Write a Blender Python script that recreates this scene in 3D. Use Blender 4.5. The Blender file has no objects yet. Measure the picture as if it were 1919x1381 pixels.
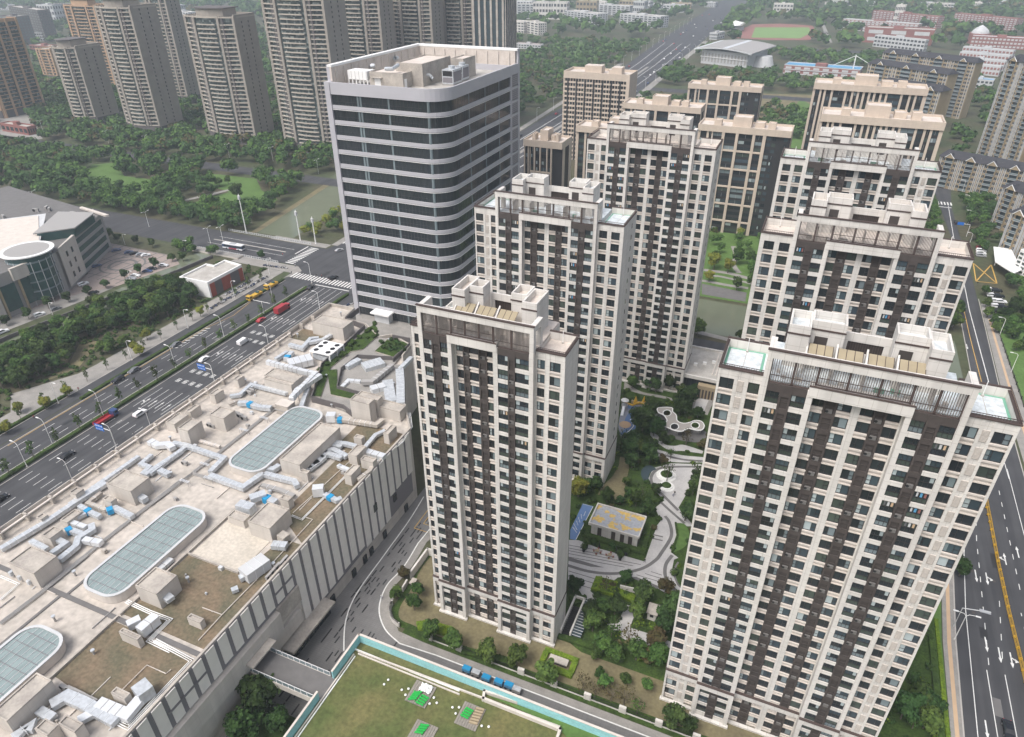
import bpy, math, random
from mathutils import Vector, Matrix
random.seed(7)
SC = bpy.context.scene
COL = SC.collection
# ---------------------------------------------------------------- camera (a drone 137 m up, looking down 31.5 degrees)
CH = 137.4; FPX = 1311.3; PW, PH = 1919.0, 1381.0
def _axes(pitch, roll, th):
    f = Vector((0, math.cos(pitch), -math.sin(pitch))); u = Vector((0, math.sin(pitch), math.cos(pitch))); r = Vector((1, 0, 0))
    r2 = r*math.cos(roll)+u*math.sin(roll); u2 = u*math.cos(roll)-r*math.sin(roll)
    g = Matrix(((math.cos(th), math.sin(th), 0), (-math.sin(th), math.cos(th), 0), (0, 0, 1)))
    return g @ r2, g @ u2, g @ f
CR, CU, CF = _axes(math.radians(31.508), math.radians(-0.338), math.radians(-23.3))
cam_d = bpy.data.cameras.new('camera'); cam = bpy.data.objects.new('camera', cam_d); COL.objects.link(cam)
m3 = Matrix((CR, CU, -CF)).transposed()
cam.matrix_world = Matrix.Translation((0, 0, CH)) @ m3.to_4x4()
cam_d.sensor_width = 36; cam_d.lens = 36*FPX/PW; cam_d.clip_end = 20000; cam_d.clip_start = 1
SC.camera = cam
# ---------------------------------------------------------------- world, sun, exposure (flat overcast daylight)
W = bpy.data.worlds.new('World'); SC.world = W; W.use_nodes = True
nt = W.node_tree; nt.nodes.clear()
sky = nt.nodes.new('ShaderNodeTexSky'); sky.sky_type = 'NISHITA'; sky.sun_disc = False
SUN_EL, SUN_AZ = math.radians(58), math.radians(205)
sky.sun_elevation = SUN_EL; sky.sun_rotation = SUN_AZ; sky.air_density = 1.0; sky.dust_density = 6.0; sky.ozone_density = 1.0
bg = nt.nodes.new('ShaderNodeBackground'); bg.inputs['Strength'].default_value = 0.14
wo = nt.nodes.new('ShaderNodeOutputWorld')
hs = nt.nodes.new('ShaderNodeHueSaturation'); hs.inputs['Saturation'].default_value = 0.6
nt.links.new(sky.outputs[0], hs.inputs['Color']); nt.links.new(hs.outputs[0], bg.inputs['Color']); nt.links.new(bg.outputs[0], wo.inputs['Surface'])
sd = bpy.data.lights.new('sun', 'SUN'); sd.energy = 1.4; sd.angle = math.radians(25); sd.color = (1, .985, .96)
so = bpy.data.objects.new('sun', sd); COL.objects.link(so)
sdir = Vector((math.sin(SUN_AZ)*math.cos(SUN_EL), math.cos(SUN_AZ)*math.cos(SUN_EL), math.sin(SUN_EL)))
so.rotation_euler = sdir.to_track_quat('Z', 'Y').to_euler(); so.location = (0, 0, 300)
SC.view_settings.view_transform = 'Standard'; SC.view_settings.look = 'None'; SC.view_settings.gamma = 1; SC.view_settings.exposure = 0.5
SC.render.engine = 'CYCLES'; SC.cycles.volume_bounces = 1; SC.cycles.max_bounces = 4; SC.cycles.use_adaptive_sampling = True
HAZE = 0.00021
# ---------------------------------------------------------------- surveying: a picture point on a level plane -> ground coordinates
def ray(x, y): return CR*(x-PW/2) - CU*(y-PH/2) + CF*FPX
def P(x, y, z=0.0):
    d = ray(x, y); t = (z-CH)/d.z
    return (d.x*t, d.y*t)
def at(ox, oy, s):
    return lambda x, y, z=0.0: P(ox+x/s, oy+y/s, z)
# ---------------------------------------------------------------- materials
def mat(name, col, rough=.8, spec=.3, metal=0, noise=0, nscale=.5, col2=None, rand=0, bump=0, emit=None, nscale2=None, stretch=None):
    m = bpy.data.materials.new(name); m.use_nodes = True; t = m.node_tree; N = t.nodes; L = t.links
    b = N['Principled BSDF']; b.inputs['Base Color'].default_value = (*col, 1); b.inputs['Roughness'].default_value = rough
    b.inputs['Specular IOR Level'].default_value = spec; b.inputs['Metallic'].default_value = metal
    m.diffuse_color = (*col, 1)
    out = None
    if noise or col2:
        g = N.new('ShaderNodeNewGeometry'); n = N.new('ShaderNodeTexNoise'); n.inputs['Scale'].default_value = nscale; n.inputs['Detail'].default_value = 5
        src = g.outputs['Position']
        if stretch:
            mp = N.new('ShaderNodeMapping'); mp.inputs['Scale'].default_value = stretch; L.new(src, mp.inputs['Vector']); src = mp.outputs[0]
        L.new(src, n.inputs['Vector'])
        r = N.new('ShaderNodeValToRGB'); r.color_ramp.elements[0].position = .35; r.color_ramp.elements[1].position = .65
        c2 = col2 if col2 else tuple(c*(1-noise) for c in col); r.color_ramp.elements[0].color = (*c2, 1); r.color_ramp.elements[1].color = (*col, 1)
        L.new(n.outputs['Fac'], r.inputs['Fac']); out = r.outputs['Color']
        if noise and (col2 or nscale2):
            n2 = N.new('ShaderNodeTexNoise'); n2.inputs['Scale'].default_value = nscale2 or nscale*8; n2.inputs['Detail'].default_value = 4
            L.new(g.outputs['Position'], n2.inputs['Vector'])
            mr = N.new('ShaderNodeMapRange'); mr.inputs['From Min'].default_value = .3; mr.inputs['From Max'].default_value = .7
            mr.inputs['To Min'].default_value = 1-noise; mr.inputs['To Max'].default_value = 1+noise*.5
            L.new(n2.outputs['Fac'], mr.inputs['Value'])
            mx = N.new('ShaderNodeVectorMath'); mx.operation = 'SCALE'; L.new(out, mx.inputs[0]); L.new(mr.outputs[0], mx.inputs['Scale']); out = mx.outputs[0]
    if rand:
        oi = N.new('ShaderNodeObjectInfo'); mr = N.new('ShaderNodeMapRange'); mr.inputs['To Min'].default_value = 1-rand; mr.inputs['To Max'].default_value = 1+rand
        L.new(oi.outputs['Random'], mr.inputs['Value'])
        h = N.new('ShaderNodeHueSaturation'); L.new(mr.outputs[0], h.inputs['Value'])
        mh = N.new('ShaderNodeMapRange'); mh.inputs['To Min'].default_value = .5-rand*.06; mh.inputs['To Max'].default_value = .5+rand*.04
        ml = N.new('ShaderNodeMath'); ml.operation = 'FRACT'; mm = N.new('ShaderNodeMath'); mm.operation = 'MULTIPLY'; mm.inputs[1].default_value = 7.31
        L.new(oi.outputs['Random'], mm.inputs[0]); L.new(mm.outputs[0], ml.inputs[0]); L.new(ml.outputs[0], mh.inputs['Value']); L.new(mh.outputs[0], h.inputs['Hue'])
        if out is None: h.inputs['Color'].default_value = (*col, 1)
        else: L.new(out, h.inputs['Color'])
        out = h.outputs['Color']
    if out is not None: L.new(out, b.inputs['Base Color'])
    if bump:
        g = N.new('ShaderNodeNewGeometry'); n = N.new('ShaderNodeTexNoise'); n.inputs['Scale'].default_value = nscale*6; L.new(g.outputs['Position'], n.inputs['Vector'])
        bp = N.new('ShaderNodeBump'); bp.inputs['Strength'].default_value = bump; L.new(n.outputs['Fac'], bp.inputs['Height']); L.new(bp.outputs[0], b.inputs['Normal'])
    if emit: b.inputs['Emission Color'].default_value = (*emit, 1); b.inputs['Emission Strength'].default_value = 1
    return m
def tiled(name, col, joint, w, h, rough=.7, js=.02, noise=.12, rot=0, nscale=.15, streak=.1):
    """facing of stone or concrete panels: brick pattern laid on the wall, box-projected, with weather streaks"""
    m = bpy.data.materials.new(name); m.use_nodes = True; t = m.node_tree; N = t.nodes; L = t.links
    b = N['Principled BSDF']; b.inputs['Roughness'].default_value = rough; b.inputs['Specular IOR Level'].default_value = .3
    g = N.new('ShaderNodeNewGeometry'); s = N.new('ShaderNodeSeparateXYZ'); L.new(g.outputs['Position'], s.inputs[0])
    ns = N.new('ShaderNodeSeparateXYZ'); L.new(g.outputs['Normal'], ns.inputs[0])
    ax = N.new('ShaderNodeMath'); ax.operation = 'ABSOLUTE'; L.new(ns.outputs['X'], ax.inputs[0])
    gt = N.new('ShaderNodeMath'); gt.operation = 'GREATER_THAN'; gt.inputs[1].default_value = .7; L.new(ax.outputs[0], gt.inputs[0])
    az = N.new('ShaderNodeMath'); az.operation = 'ABSOLUTE'; L.new(ns.outputs['Z'], az.inputs[0])
    gz = N.new('ShaderNodeMath'); gz.operation = 'GREATER_THAN'; gz.inputs[1].default_value = .7; L.new(az.outputs[0], gz.inputs[0])
    mu = N.new('ShaderNodeMix'); mu.data_type = 'FLOAT'; L.new(gt.outputs[0], mu.inputs['Factor']); L.new(s.outputs['X'], mu.inputs['A']); L.new(s.outputs['Y'], mu.inputs['B'])
    mv = N.new('ShaderNodeMix'); mv.data_type = 'FLOAT'; L.new(gz.outputs[0], mv.inputs['Factor']); L.new(s.outputs['Z'], mv.inputs['A']); L.new(s.outputs['Y'], mv.inputs['B'])
    cb = N.new('ShaderNodeCombineXYZ'); L.new(mu.outputs['Result'], cb.inputs['X']); L.new(mv.outputs['Result'], cb.inputs['Y'])
    br = N.new('ShaderNodeTexBrick'); br.offset = .0; br.inputs['Scale'].default_value = 1; br.inputs['Mortar Size'].default_value = js
    br.inputs['Brick Width'].default_value = w; br.inputs['Row Height'].default_value = h
    br.inputs['Color1'].default_value = (*col, 1); br.inputs['Color2'].default_value = (*[c*.94 for c in col], 1); br.inputs['Mortar'].default_value = (*joint, 1)
    L.new(cb.outputs[0], br.inputs['Vector'])
    n = N.new('ShaderNodeTexNoise'); n.inputs['Scale'].default_value = nscale; n.inputs['Detail'].default_value = 6
    mp = N.new('ShaderNodeMapping'); mp.inputs['Scale'].default_value = (3, 3, .35); L.new(g.outputs['Position'], mp.inputs['Vector']); L.new(mp.outputs[0], n.inputs['Vector'])
    mr = N.new('ShaderNodeMapRange'); mr.inputs['From Min'].default_value = .3; mr.inputs['From Max'].default_value = .7; mr.inputs['To Min'].default_value = 1-noise; mr.inputs['To Max'].default_value = 1+noise*.3
    L.new(n.outputs['Fac'], mr.inputs['Value'])
    mx = N.new('ShaderNodeVectorMath'); mx.operation = 'SCALE'; L.new(br.outputs['Color'], mx.inputs[0]); L.new(mr.outputs[0], mx.inputs['Scale']); L.new(mx.outputs[0], b.inputs['Base Color'])
    return m
M = {}
M['cream'] = tiled('cream_stone', (.66, .635, .60), (.50, .475, .44), 1.8, 1.475, js=.035, noise=.17)
M['creamp'] = mat('cream_ledge', (.60, .55, .50), noise=.12, nscale=.4)
M['trim'] = mat('brown_trim', (.075, .055, .05), .6)
M['panelw'] = mat('pale_cladding', (.74, .71, .67), noise=.06, nscale=.5)
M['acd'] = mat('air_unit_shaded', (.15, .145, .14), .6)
M['dark'] = mat('brown_panel', (.078, .066, .062), .65, noise=.2, nscale=.6)
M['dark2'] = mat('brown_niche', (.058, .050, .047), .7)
M['frame'] = mat('window_frame', (.03, .03, .032), .5)
M['slat'] = mat('slat_screen', (.17, .155, .145), .6)
M['glass'] = mat('glass_dark', (.027, .034, .039), .06, .5, rand=.3)
M['glassb'] = mat('glass_blue', (.045, .065, .078), .08, .5, rand=.3)
M['glassg'] = mat('glass_green', (.06, .078, .068), .12, .5, rand=.3)
M['curtain'] = mat('curtain_glass', (.36, .42, .43), .25, .4, rand=.2)
M['curtain2'] = mat('curtain_grey', (.16, .20, .215), .25, .4, rand=.2)
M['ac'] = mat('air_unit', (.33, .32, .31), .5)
M['vent'] = mat('vent_grille', (.36, .335, .31), .7)
M['white'] = mat('white_paint', (.78, .78, .77), .5)
M['deckpink'] = mat('roof_screed_pink', (.62, .56, .51), noise=.1, nscale=.3, col2=(.54, .48, .43))
M['deckwhite'] = mat('roof_coating_white', (.66, .71, .74), col2=(.46, .50, .52), noise=.12, nscale=.9)
M['deckgreen'] = mat('roof_coating_green', (.16, .36, .27), .6)
M['deckgrey'] = mat('roof_concrete', (.47, .45, .42), col2=(.36, .34, .31), noise=.15, nscale=.35)
M['tan'] = mat('canopy_tan', (.33, .28, .19), .5, noise=.15, nscale=.5)
M['steel'] = mat('galvanised_sheet', (.58, .61, .64), .3, .5, metal=.25, noise=.22, nscale=1.4)
M['steelw'] = mat('white_duct', (.72, .74, .76), .35, .5, metal=.3, noise=.1, nscale=1)
M['blue'] = mat('blue_sheet', (.02, .26, .50), .5)
M['black'] = mat('black_rubber', (.02, .02, .022), .6)
M['beige'] = tiled('beige_stone', (.56, .475, .395), (.48, .40, .33), 1.2, .9, noise=.08)
M['conc'] = tiled('concrete_panel', (.55, .51, .465), (.42, .39, .35), 3.0, 2.0, noise=.15)
M['conct'] = mat('concrete_top', (.48, .44, .39), col2=(.34, .31, .28), noise=.12, nscale=.25)
M['roofpink'] = mat('mall_roof_screed', (.54, .49, .44), col2=(.42, .385, .345), noise=.2, nscale=.09)
M['roofyel'] = mat('mall_roof_pale', (.56, .51, .44), col2=(.47, .43, .37), noise=.15, nscale=.2)
M['sedum'] = mat('dry_sedum', (.20, .15, .10), col2=(.125, .115, .075), noise=.3, nscale=.18, bump=.3)
M['grass'] = mat('lawn', (.10, .18, .045), col2=(.08, .145, .036), noise=.2, nscale=.12, bump=.2)
M['grassroof'] = mat('roof_lawn', (.085, .110, .034), col2=(.150, .140, .055), noise=.3, nscale=.11, nscale2=1.5, bump=.4)
M['drygrass'] = mat('dry_lawn', (.20, .175, .095), col2=(.145, .125, .075), noise=.2, nscale=.16, bump=.2)
M['earth'] = mat('ground_scrub', (.060, .080, .035), col2=(.085, .075, .045), noise=.3, nscale=.03, nscale2=.4)
M['asphalt'] = mat('asphalt', (.070, .071, .076), .85, col2=(.050, .051, .056), noise=.16, nscale=.5, stretch=(1, .035, 1), nscale2=.12)
M['paving'] = mat('pale_paving', (.30, .285, .265), col2=(.24, .23, .215), noise=.1, nscale=.3)
M['pavew'] = mat('white_paving', (.50, .49, .48), col2=(.42, .41, .41), noise=.08, nscale=.3)
M['paved'] = mat('dark_paving', (.155, .15, .148), noise=.15, nscale=.5)
M['street'] = tiled('street_setts', (.185, .182, .18), (.14, .14, .14), 1.0, .5, js=.03, noise=.12)
M['line'] = mat('road_paint', (.72, .72, .70), .7, noise=.15, nscale=1.5)
M['yline'] = mat('yellow_paint', (.60, .38, .10), .7, noise=.2, nscale=1.5)
M['kerb'] = mat('kerb_stone', (.42, .40, .37), noise=.1, nscale=1)
M['water'] = mat('canal_water', (.15, .17, .115), .12, .5, noise=.1, nscale=.08)
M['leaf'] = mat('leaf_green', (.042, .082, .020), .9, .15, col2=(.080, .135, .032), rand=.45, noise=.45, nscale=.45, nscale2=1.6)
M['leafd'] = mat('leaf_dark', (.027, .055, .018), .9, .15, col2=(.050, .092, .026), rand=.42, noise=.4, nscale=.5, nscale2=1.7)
M['leafy'] = mat('leaf_yellow', (.20, .20, .035), .9, .15, col2=(.125, .16, .03), rand=.25, noise=.3, nscale=.6)
M['leafr'] = mat('leaf_rust', (.085, .065, .030), .9, .15, col2=(.075, .075, .03), rand=.25, noise=.3, nscale=.6)
M['hedge'] = mat('hedge_leaf', (.055, .095, .02), .9, .15, col2=(.035, .06, .018), noise=.4, nscale=.5, nscale2=2.2, bump=.5)
M['hedgey'] = mat('bright_hedge_leaf', (.15, .22, .02), .9, .15, col2=(.09, .15, .02), noise=.35, nscale=.7, nscale2=2.5, bump=.5)
M['bark'] = mat('bark', (.13, .11, .09), .9)
M['turq'] = mat('turquoise_render', (.30, .60, .63), .7, noise=.14, nscale=.35, col2=(.27, .52, .54), stretch=(1, 1, 3))
M['greyal'] = mat('grey_aluminium', (.44, .435, .465), .45, .5, metal=.0, noise=.05, nscale=.2)
M['greyal2'] = mat('grey_louvre', (.19, .18, .195), .5)
M['red'] = mat('red_brick', (.30, .075, .05), noise=.15, nscale=.6)
M['redcar'] = mat('red_paint', (.35, .03, .04), .35, .5)
M['yelcar'] = mat('yellow_paint_body', (.55, .33, .03), .4, .5)
M['bluecar'] = mat('blue_paint', (.03, .06, .16), .35, .5)
M['whitecar'] = mat('white_car_paint', (.75, .76, .77), .3, .5)
M['blackcar'] = mat('black_car_paint', (.015, .016, .02), .25, .5)
M['greycar'] = mat('grey_car_paint', (.12, .125, .135), .3, .5)
M['silver'] = mat('silver_car_paint', (.45, .46, .48), .3, .5, metal=.3)
M['skin'] = mat('skin', (.45, .28, .2), .6)
M['signblue'] = mat('sign_blue', (.01, .13, .50), .5)
M['tealglass'] = mat('teal_glass', (.03, .085, .08), .1, .5, noise=.3, nscale=.3)
M['skyglass'] = mat('skylight_glass', (.25, .31, .31), .2, .5, noise=.22, nscale=.5, stretch=(3, .4, 1))
M['tower'] = mat('tower_taupe', (.32, .29, .255), noise=.12, nscale=.2)
M['towerd'] = mat('tower_taupe_dark', (.125, .115, .115), noise=.12, nscale=.2)
M['towerb'] = mat('tower_band', (.43, .385, .33), noise=.1, nscale=.3)
M['orange'] = mat('orange_render', (.46, .31, .20), noise=.1, nscale=.2)
def cells(name, c1, c2, w, h, bias=-.3, rough=.3):
    m = tiled(name, c1, (.03, .03, .03), w, h, rough=rough, js=.05, noise=.2)
    for n in m.node_tree.nodes:
        if n.type == 'TEX_BRICK': n.inputs['Color2'].default_value = (*c2, 1); n.inputs['Bias'].default_value = bias
    return m
M['bayglass'] = cells('bay_glass', (.045, .065, .065), (.38, .42, .40), 1.6, 1.5, -.45)
M['slate'] = mat('slate_roof', (.045, .045, .052), .6, noise=.2, nscale=.5)
M['ochre'] = mat('ochre_render', (.36, .29, .19), noise=.12, nscale=.2)
M['palew'] = mat('pale_grey_render', (.52, .53, .54), noise=.08, nscale=.2)
M['redb'] = mat('red_render', (.27, .115, .10), noise=.12, nscale=.1)
M['track'] = mat('running_track', (.26, .115, .10), noise=.08, nscale=.1)
M['pitch'] = mat('sports_pitch', (.17, .28, .09), noise=.1, nscale=.05)
M['bluer'] = mat('blue_roof', (.10, .30, .50), .5)
M['safety'] = mat('playground_blue', (.11, .19, .36), noise=.08, nscale=.4)
M['safety2'] = mat('playground_grey', (.26, .28, .33), noise=.08, nscale=.4)
M['gold'] = mat('yellow_mural', (.62, .44, .14), col2=(.38, .40, .44), noise=.18, nscale=.42, nscale2=1.6)
for n_ in M['gold'].node_tree.nodes:
    if n_.type == 'VALTORGB': n_.color_ramp.elements[0].position = .52; n_.color_ramp.elements[1].position = .55
M['green'] = mat('bright_green_plastic', (.02, .35, .06), .5)
M['timber'] = mat('grey_timber', (.26, .24, .21), noise=.15, nscale=2)
M['pave3'] = mat('brick_paving', (.33, .27, .24), col2=(.28, .235, .215), noise=.1, nscale=.4)
M['sand'] = mat('tan_paving', (.52, .37, .24), noise=.08, nscale=.4)
# ---------------------------------------------------------------- mesh building
class MB:
    def __init__(s): s.v = []; s.f = []; s.m = []; s.mats = []
    def mi(s, m):
        if isinstance(m, str): m = M[m]
        if m not in s.mats: s.mats.append(m)
        return s.mats.index(m)
    def face(s, pts, m):
        n = len(s.v); s.v += [tuple(p) for p in pts]; s.f.append(tuple(range(n, n+len(pts)))); s.m.append(s.mi(m))
    def box(s, x0, y0, z0, x1, y1, z1, m, top=None, bottom=True):
        if x1 < x0: x0, x1 = x1, x0
        if y1 < y0: y0, y1 = y1, y0
        n = len(s.v); s.v += [(x0, y0, z0), (x1, y0, z0), (x1, y1, z0), (x0, y1, z0), (x0, y0, z1), (x1, y0, z1), (x1, y1, z1), (x0, y1, z1)]
        F = [(4, 5, 6, 7), (0, 1, 5, 4), (1, 2, 6, 5), (2, 3, 7, 6), (3, 0, 4, 7)] + ([(3, 2, 1, 0)] if bottom else [])
        k = s.mi(m); kt = s.mi(top) if top else k
        for i, f in enumerate(F): s.f.append(tuple(n+a for a in f)); s.m.append(kt if i == 0 else k)
    def obox(s, cx, cy, z0, z1, lx, ly, ang, m, top=None):
        c, q = math.cos(ang), math.sin(ang)
        pts = [(cx+c*a-q*b, cy+q*a+c*b) for a, b in ((-lx/2, -ly/2), (lx/2, -ly/2), (lx/2, ly/2), (-lx/2, ly/2))]
        s.prism(pts, z0, z1, m, top)
    def prism(s, pts, z0, z1, m, top=None, cap=True):
        A = sum(pts[i][0]*pts[(i+1) % len(pts)][1]-pts[(i+1) % len(pts)][0]*pts[i][1] for i in range(len(pts)))
        if A < 0: pts = pts[::-1]
        n = len(s.v); k = len(pts); s.v += [(p[0], p[1], z0) for p in pts]+[(p[0], p[1], z1) for p in pts]
        mi = s.mi(m); mt = s.mi(top) if top else mi
        for i in range(k): j = (i+1) % k; s.f.append((n+i, n+j, n+k+j, n+k+i)); s.m.append(mi)
        if cap: s.f.append(tuple(n+k+i for i in range(k))); s.m.append(mt); s.f.append(tuple(n+i for i in range(k))[::-1]); s.m.append(mi)
    def ring(s, pts, w, z0, z1, m):
        """parapet wall of width w along the inside of a closed outline (convex or gently concave)"""
        A = sum(pts[i][0]*pts[(i+1) % len(pts)][1]-pts[(i+1) % len(pts)][0]*pts[i][1] for i in range(len(pts)))
        if A < 0: pts = pts[::-1]
        k = len(pts); inn = []
        for i in range(k):
            a, b, c = Vector(pts[i-1][:2]), Vector(pts[i][:2]), Vector(pts[(i+1) % k][:2])
            d1 = (b-a).normalized(); d2 = (c-b).normalized(); n1 = Vector((-d1.y, d1.x)); n2 = Vector((-d2.y, d2.x))
            bi = n1+n2; bi = bi/max(.2, bi.dot(n1)); inn.append(b+bi*w)
        mi = s.mi(m); n = len(s.v)
        for z in (z0, z1):
            s.v += [(p[0], p[1], z) for p in pts]+[(p.x, p.y, z) for p in inn]
        for i in range(k):
            j = (i+1) % k
            s.f += [(n+i, n+j, n+2*k+j, n+2*k+i), (n+k+j, n+k+i, n+3*k+i, n+3*k+j), (n+2*k+i, n+2*k+j, n+3*k+j, n+3*k+i)]; s.m += [mi]*3
    def cyl(s, x, y, z0, z1, r, m, n=10, r2=None, top=None):
        r2 = r if r2 is None else r2
        b = len(s.v); s.v += [(x+r*math.cos(2*math.pi*i/n), y+r*math.sin(2*math.pi*i/n), z0) for i in range(n)]+[(x+r2*math.cos(2*math.pi*i/n), y+r2*math.sin(2*math.pi*i/n), z1) for i in range(n)]
        mi = s.mi(m); mt = s.mi(top) if top else mi
        for i in range(n): j = (i+1) % n; s.f.append((b+i, b+j, b+n+j, b+n+i)); s.m.append(mi)
        s.f.append(tuple(b+n+i for i in range(n))); s.m.append(mt)
    def tube(s, path, r, m, n=6, r2=None):
        path = [Vector(p) for p in path]; mi = s.mi(m); b = len(s.v); K = len(path)
        for i, p in enumerate(path):
            d = (path[min(i+1, K-1)]-path[max(i-1, 0)]).normalized()
            a = Vector((0, 0, 1)) if abs(d.z) < .9 else Vector((1, 0, 0)); u = d.cross(a).normalized(); w = u.cross(d)
            rr = r if r2 is None else r+(r2-r)*i/(K-1)
            for j in range(n): t = 2*math.pi*j/n; s.v.append(tuple(p+u*rr*math.cos(t)+w*rr*math.sin(t)))
        for i in range(K-1):
            for j in range(n): k = (j+1) % n; s.f.append((b+i*n+j, b+i*n+k, b+(i+1)*n+k, b+(i+1)*n+j)); s.m.append(mi)
        s.f.append(tuple(b+j for j in range(n))[::-1]); s.m.append(mi); s.f.append(tuple(b+(K-1)*n+j for j in range(n))); s.m.append(mi)
    def duct(s, path, w, h, m):
        """sheet-metal duct of rectangular section through points (x, y, z of its underside)"""
        path = [Vector(p) for p in path]; mi = s.mi(m); b = len(s.v); K = len(path)
        for i, p in enumerate(path):
            d1 = (path[i]-path[i-1]) if i else (path[1]-path[0]); d2 = (path[i+1]-path[i]) if i < K-1 else d1
            d1 = Vector((d1.x, d1.y)).normalized() if d1.xy.length > 1e-4 else Vector((1, 0)); d2 = Vector((d2.x, d2.y)).normalized() if d2.xy.length > 1e-4 else d1
            n1 = Vector((-d1.y, d1.x)); bi = n1+Vector((-d2.y, d2.x)); bi = bi/max(.6, bi.dot(n1))
            o = Vector((bi.x, bi.y, 0))*w/2
            s.v += [tuple(p-o), tuple(p+o), tuple(p+o+Vector((0, 0, h))), tuple(p-o+Vector((0, 0, h)))]
        for i in range(K-1):
            for j in range(4): k = (j+1) % 4; s.f.append((b+i*4+k, b+i*4+j, b+(i+1)*4+j, b+(i+1)*4+k)); s.m.append(mi)
        s.f.append((b, b+1, b+2, b+3)); s.m.append(mi); q = b+(K-1)*4; s.f.append((q+3, q+2, q+1, q)); s.m.append(mi)
    def mesh(s, name, off=(0, 0, 0)):
        me = bpy.data.meshes.new(name)
        me.from_pydata([(a-off[0], b-off[1], c-off[2]) for a, b, c in s.v], [], s.f)
        for m in s.mats: me.materials.append(m)
        me.polygons.foreach_set('material_index', s.m); me.update()
        return me
    def build(s, name, parent=None):
        off = wloc(parent) if parent else (0, 0, 0)
        o = bpy.data.objects.new(name, s.mesh(name, off)); COL.objects.link(o); o.parent = parent
        return o
def wloc(o):
    v = Vector((0, 0, 0))
    while o: v += o.location; o = o.parent
    return v
def tag(o, label=None, cat=None, group=None, kind=None):
    if label: o['label'] = label
    if cat: o['category'] = cat
    if group: o['group'] = group
    if kind: o['kind'] = kind
    return o
def empty(name, loc, label=None, cat=None, group=None, rz=0):
    o = bpy.data.objects.new(name, None); COL.objects.link(o); o.location = loc; o.rotation_euler.z = rz; o.empty_display_size = .1
    return tag(o, label, cat, group)
def inst(name, me, loc, parent=None, rz=0, sc=None):
    o = bpy.data.objects.new(name, me); COL.objects.link(o); o.parent = parent; o.location = loc; o.rotation_euler.z = rz
    if sc: o.scale = sc if hasattr(sc, '__len__') else (sc, sc, sc)
    return o
def copy_tree(o, parent=None):
    c = o.copy(); COL.objects.link(c); c.parent = parent
    for ch in o.children: copy_tree(ch, c)
    return c
def sheet(name, pts, z, m, kind='structure', holes=None):
    b = MB(); b.prism(list(pts), z-.3, z, m); o = b.build(name)
    if kind: o['kind'] = kind
    return o
def ordinal(n):
    a = ['zeroth', 'first', 'second', 'third', 'fourth', 'fifth', 'sixth', 'seventh', 'eighth', 'ninth', 'tenth', 'eleventh', 'twelfth', 'thirteenth', 'fourteenth', 'fifteenth', 'sixteenth', 'seventeenth', 'eighteenth', 'nineteenth']
    if n < 20: return a[n]
    t = ['twent', 'thirt', 'fort', 'fift', 'sixt', 'sevent', 'eight', 'ninet'][n//10-2]
    return t+'ieth' if n % 10 == 0 else t+'y-'+a[n % 10]
ORD = ['nearest', 'second', 'third', 'fourth', 'fifth', 'sixth', 'seventh', 'eighth', 'ninth', 'tenth', 'eleventh', 'twelfth', 'thirteenth', 'fourteenth', 'fifteenth', 'sixteenth', 'seventeenth', 'eighteenth', 'nineteenth', 'twentieth', 'twenty-first', 'twenty-second', 'twenty-third', 'twenty-fourth', 'twenty-fifth', 'twenty-sixth', 'twenty-seventh', 'twenty-eighth', 'twenty-ninth', 'thirtieth', 'thirty-first', 'thirty-second', 'thirty-third', 'thirty-fourth', 'thirty-fifth', 'thirty-sixth']
def inside(p, poly):
    x, y = p; c = False; n = len(poly)
    for i in range(n):
        x1, y1 = poly[i]; x2, y2 = poly[i-1]
        if (y1 > y) != (y2 > y) and x < (x2-x1)*(y-y1)/(y2-y1)+x1: c = not c
    return c
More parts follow.
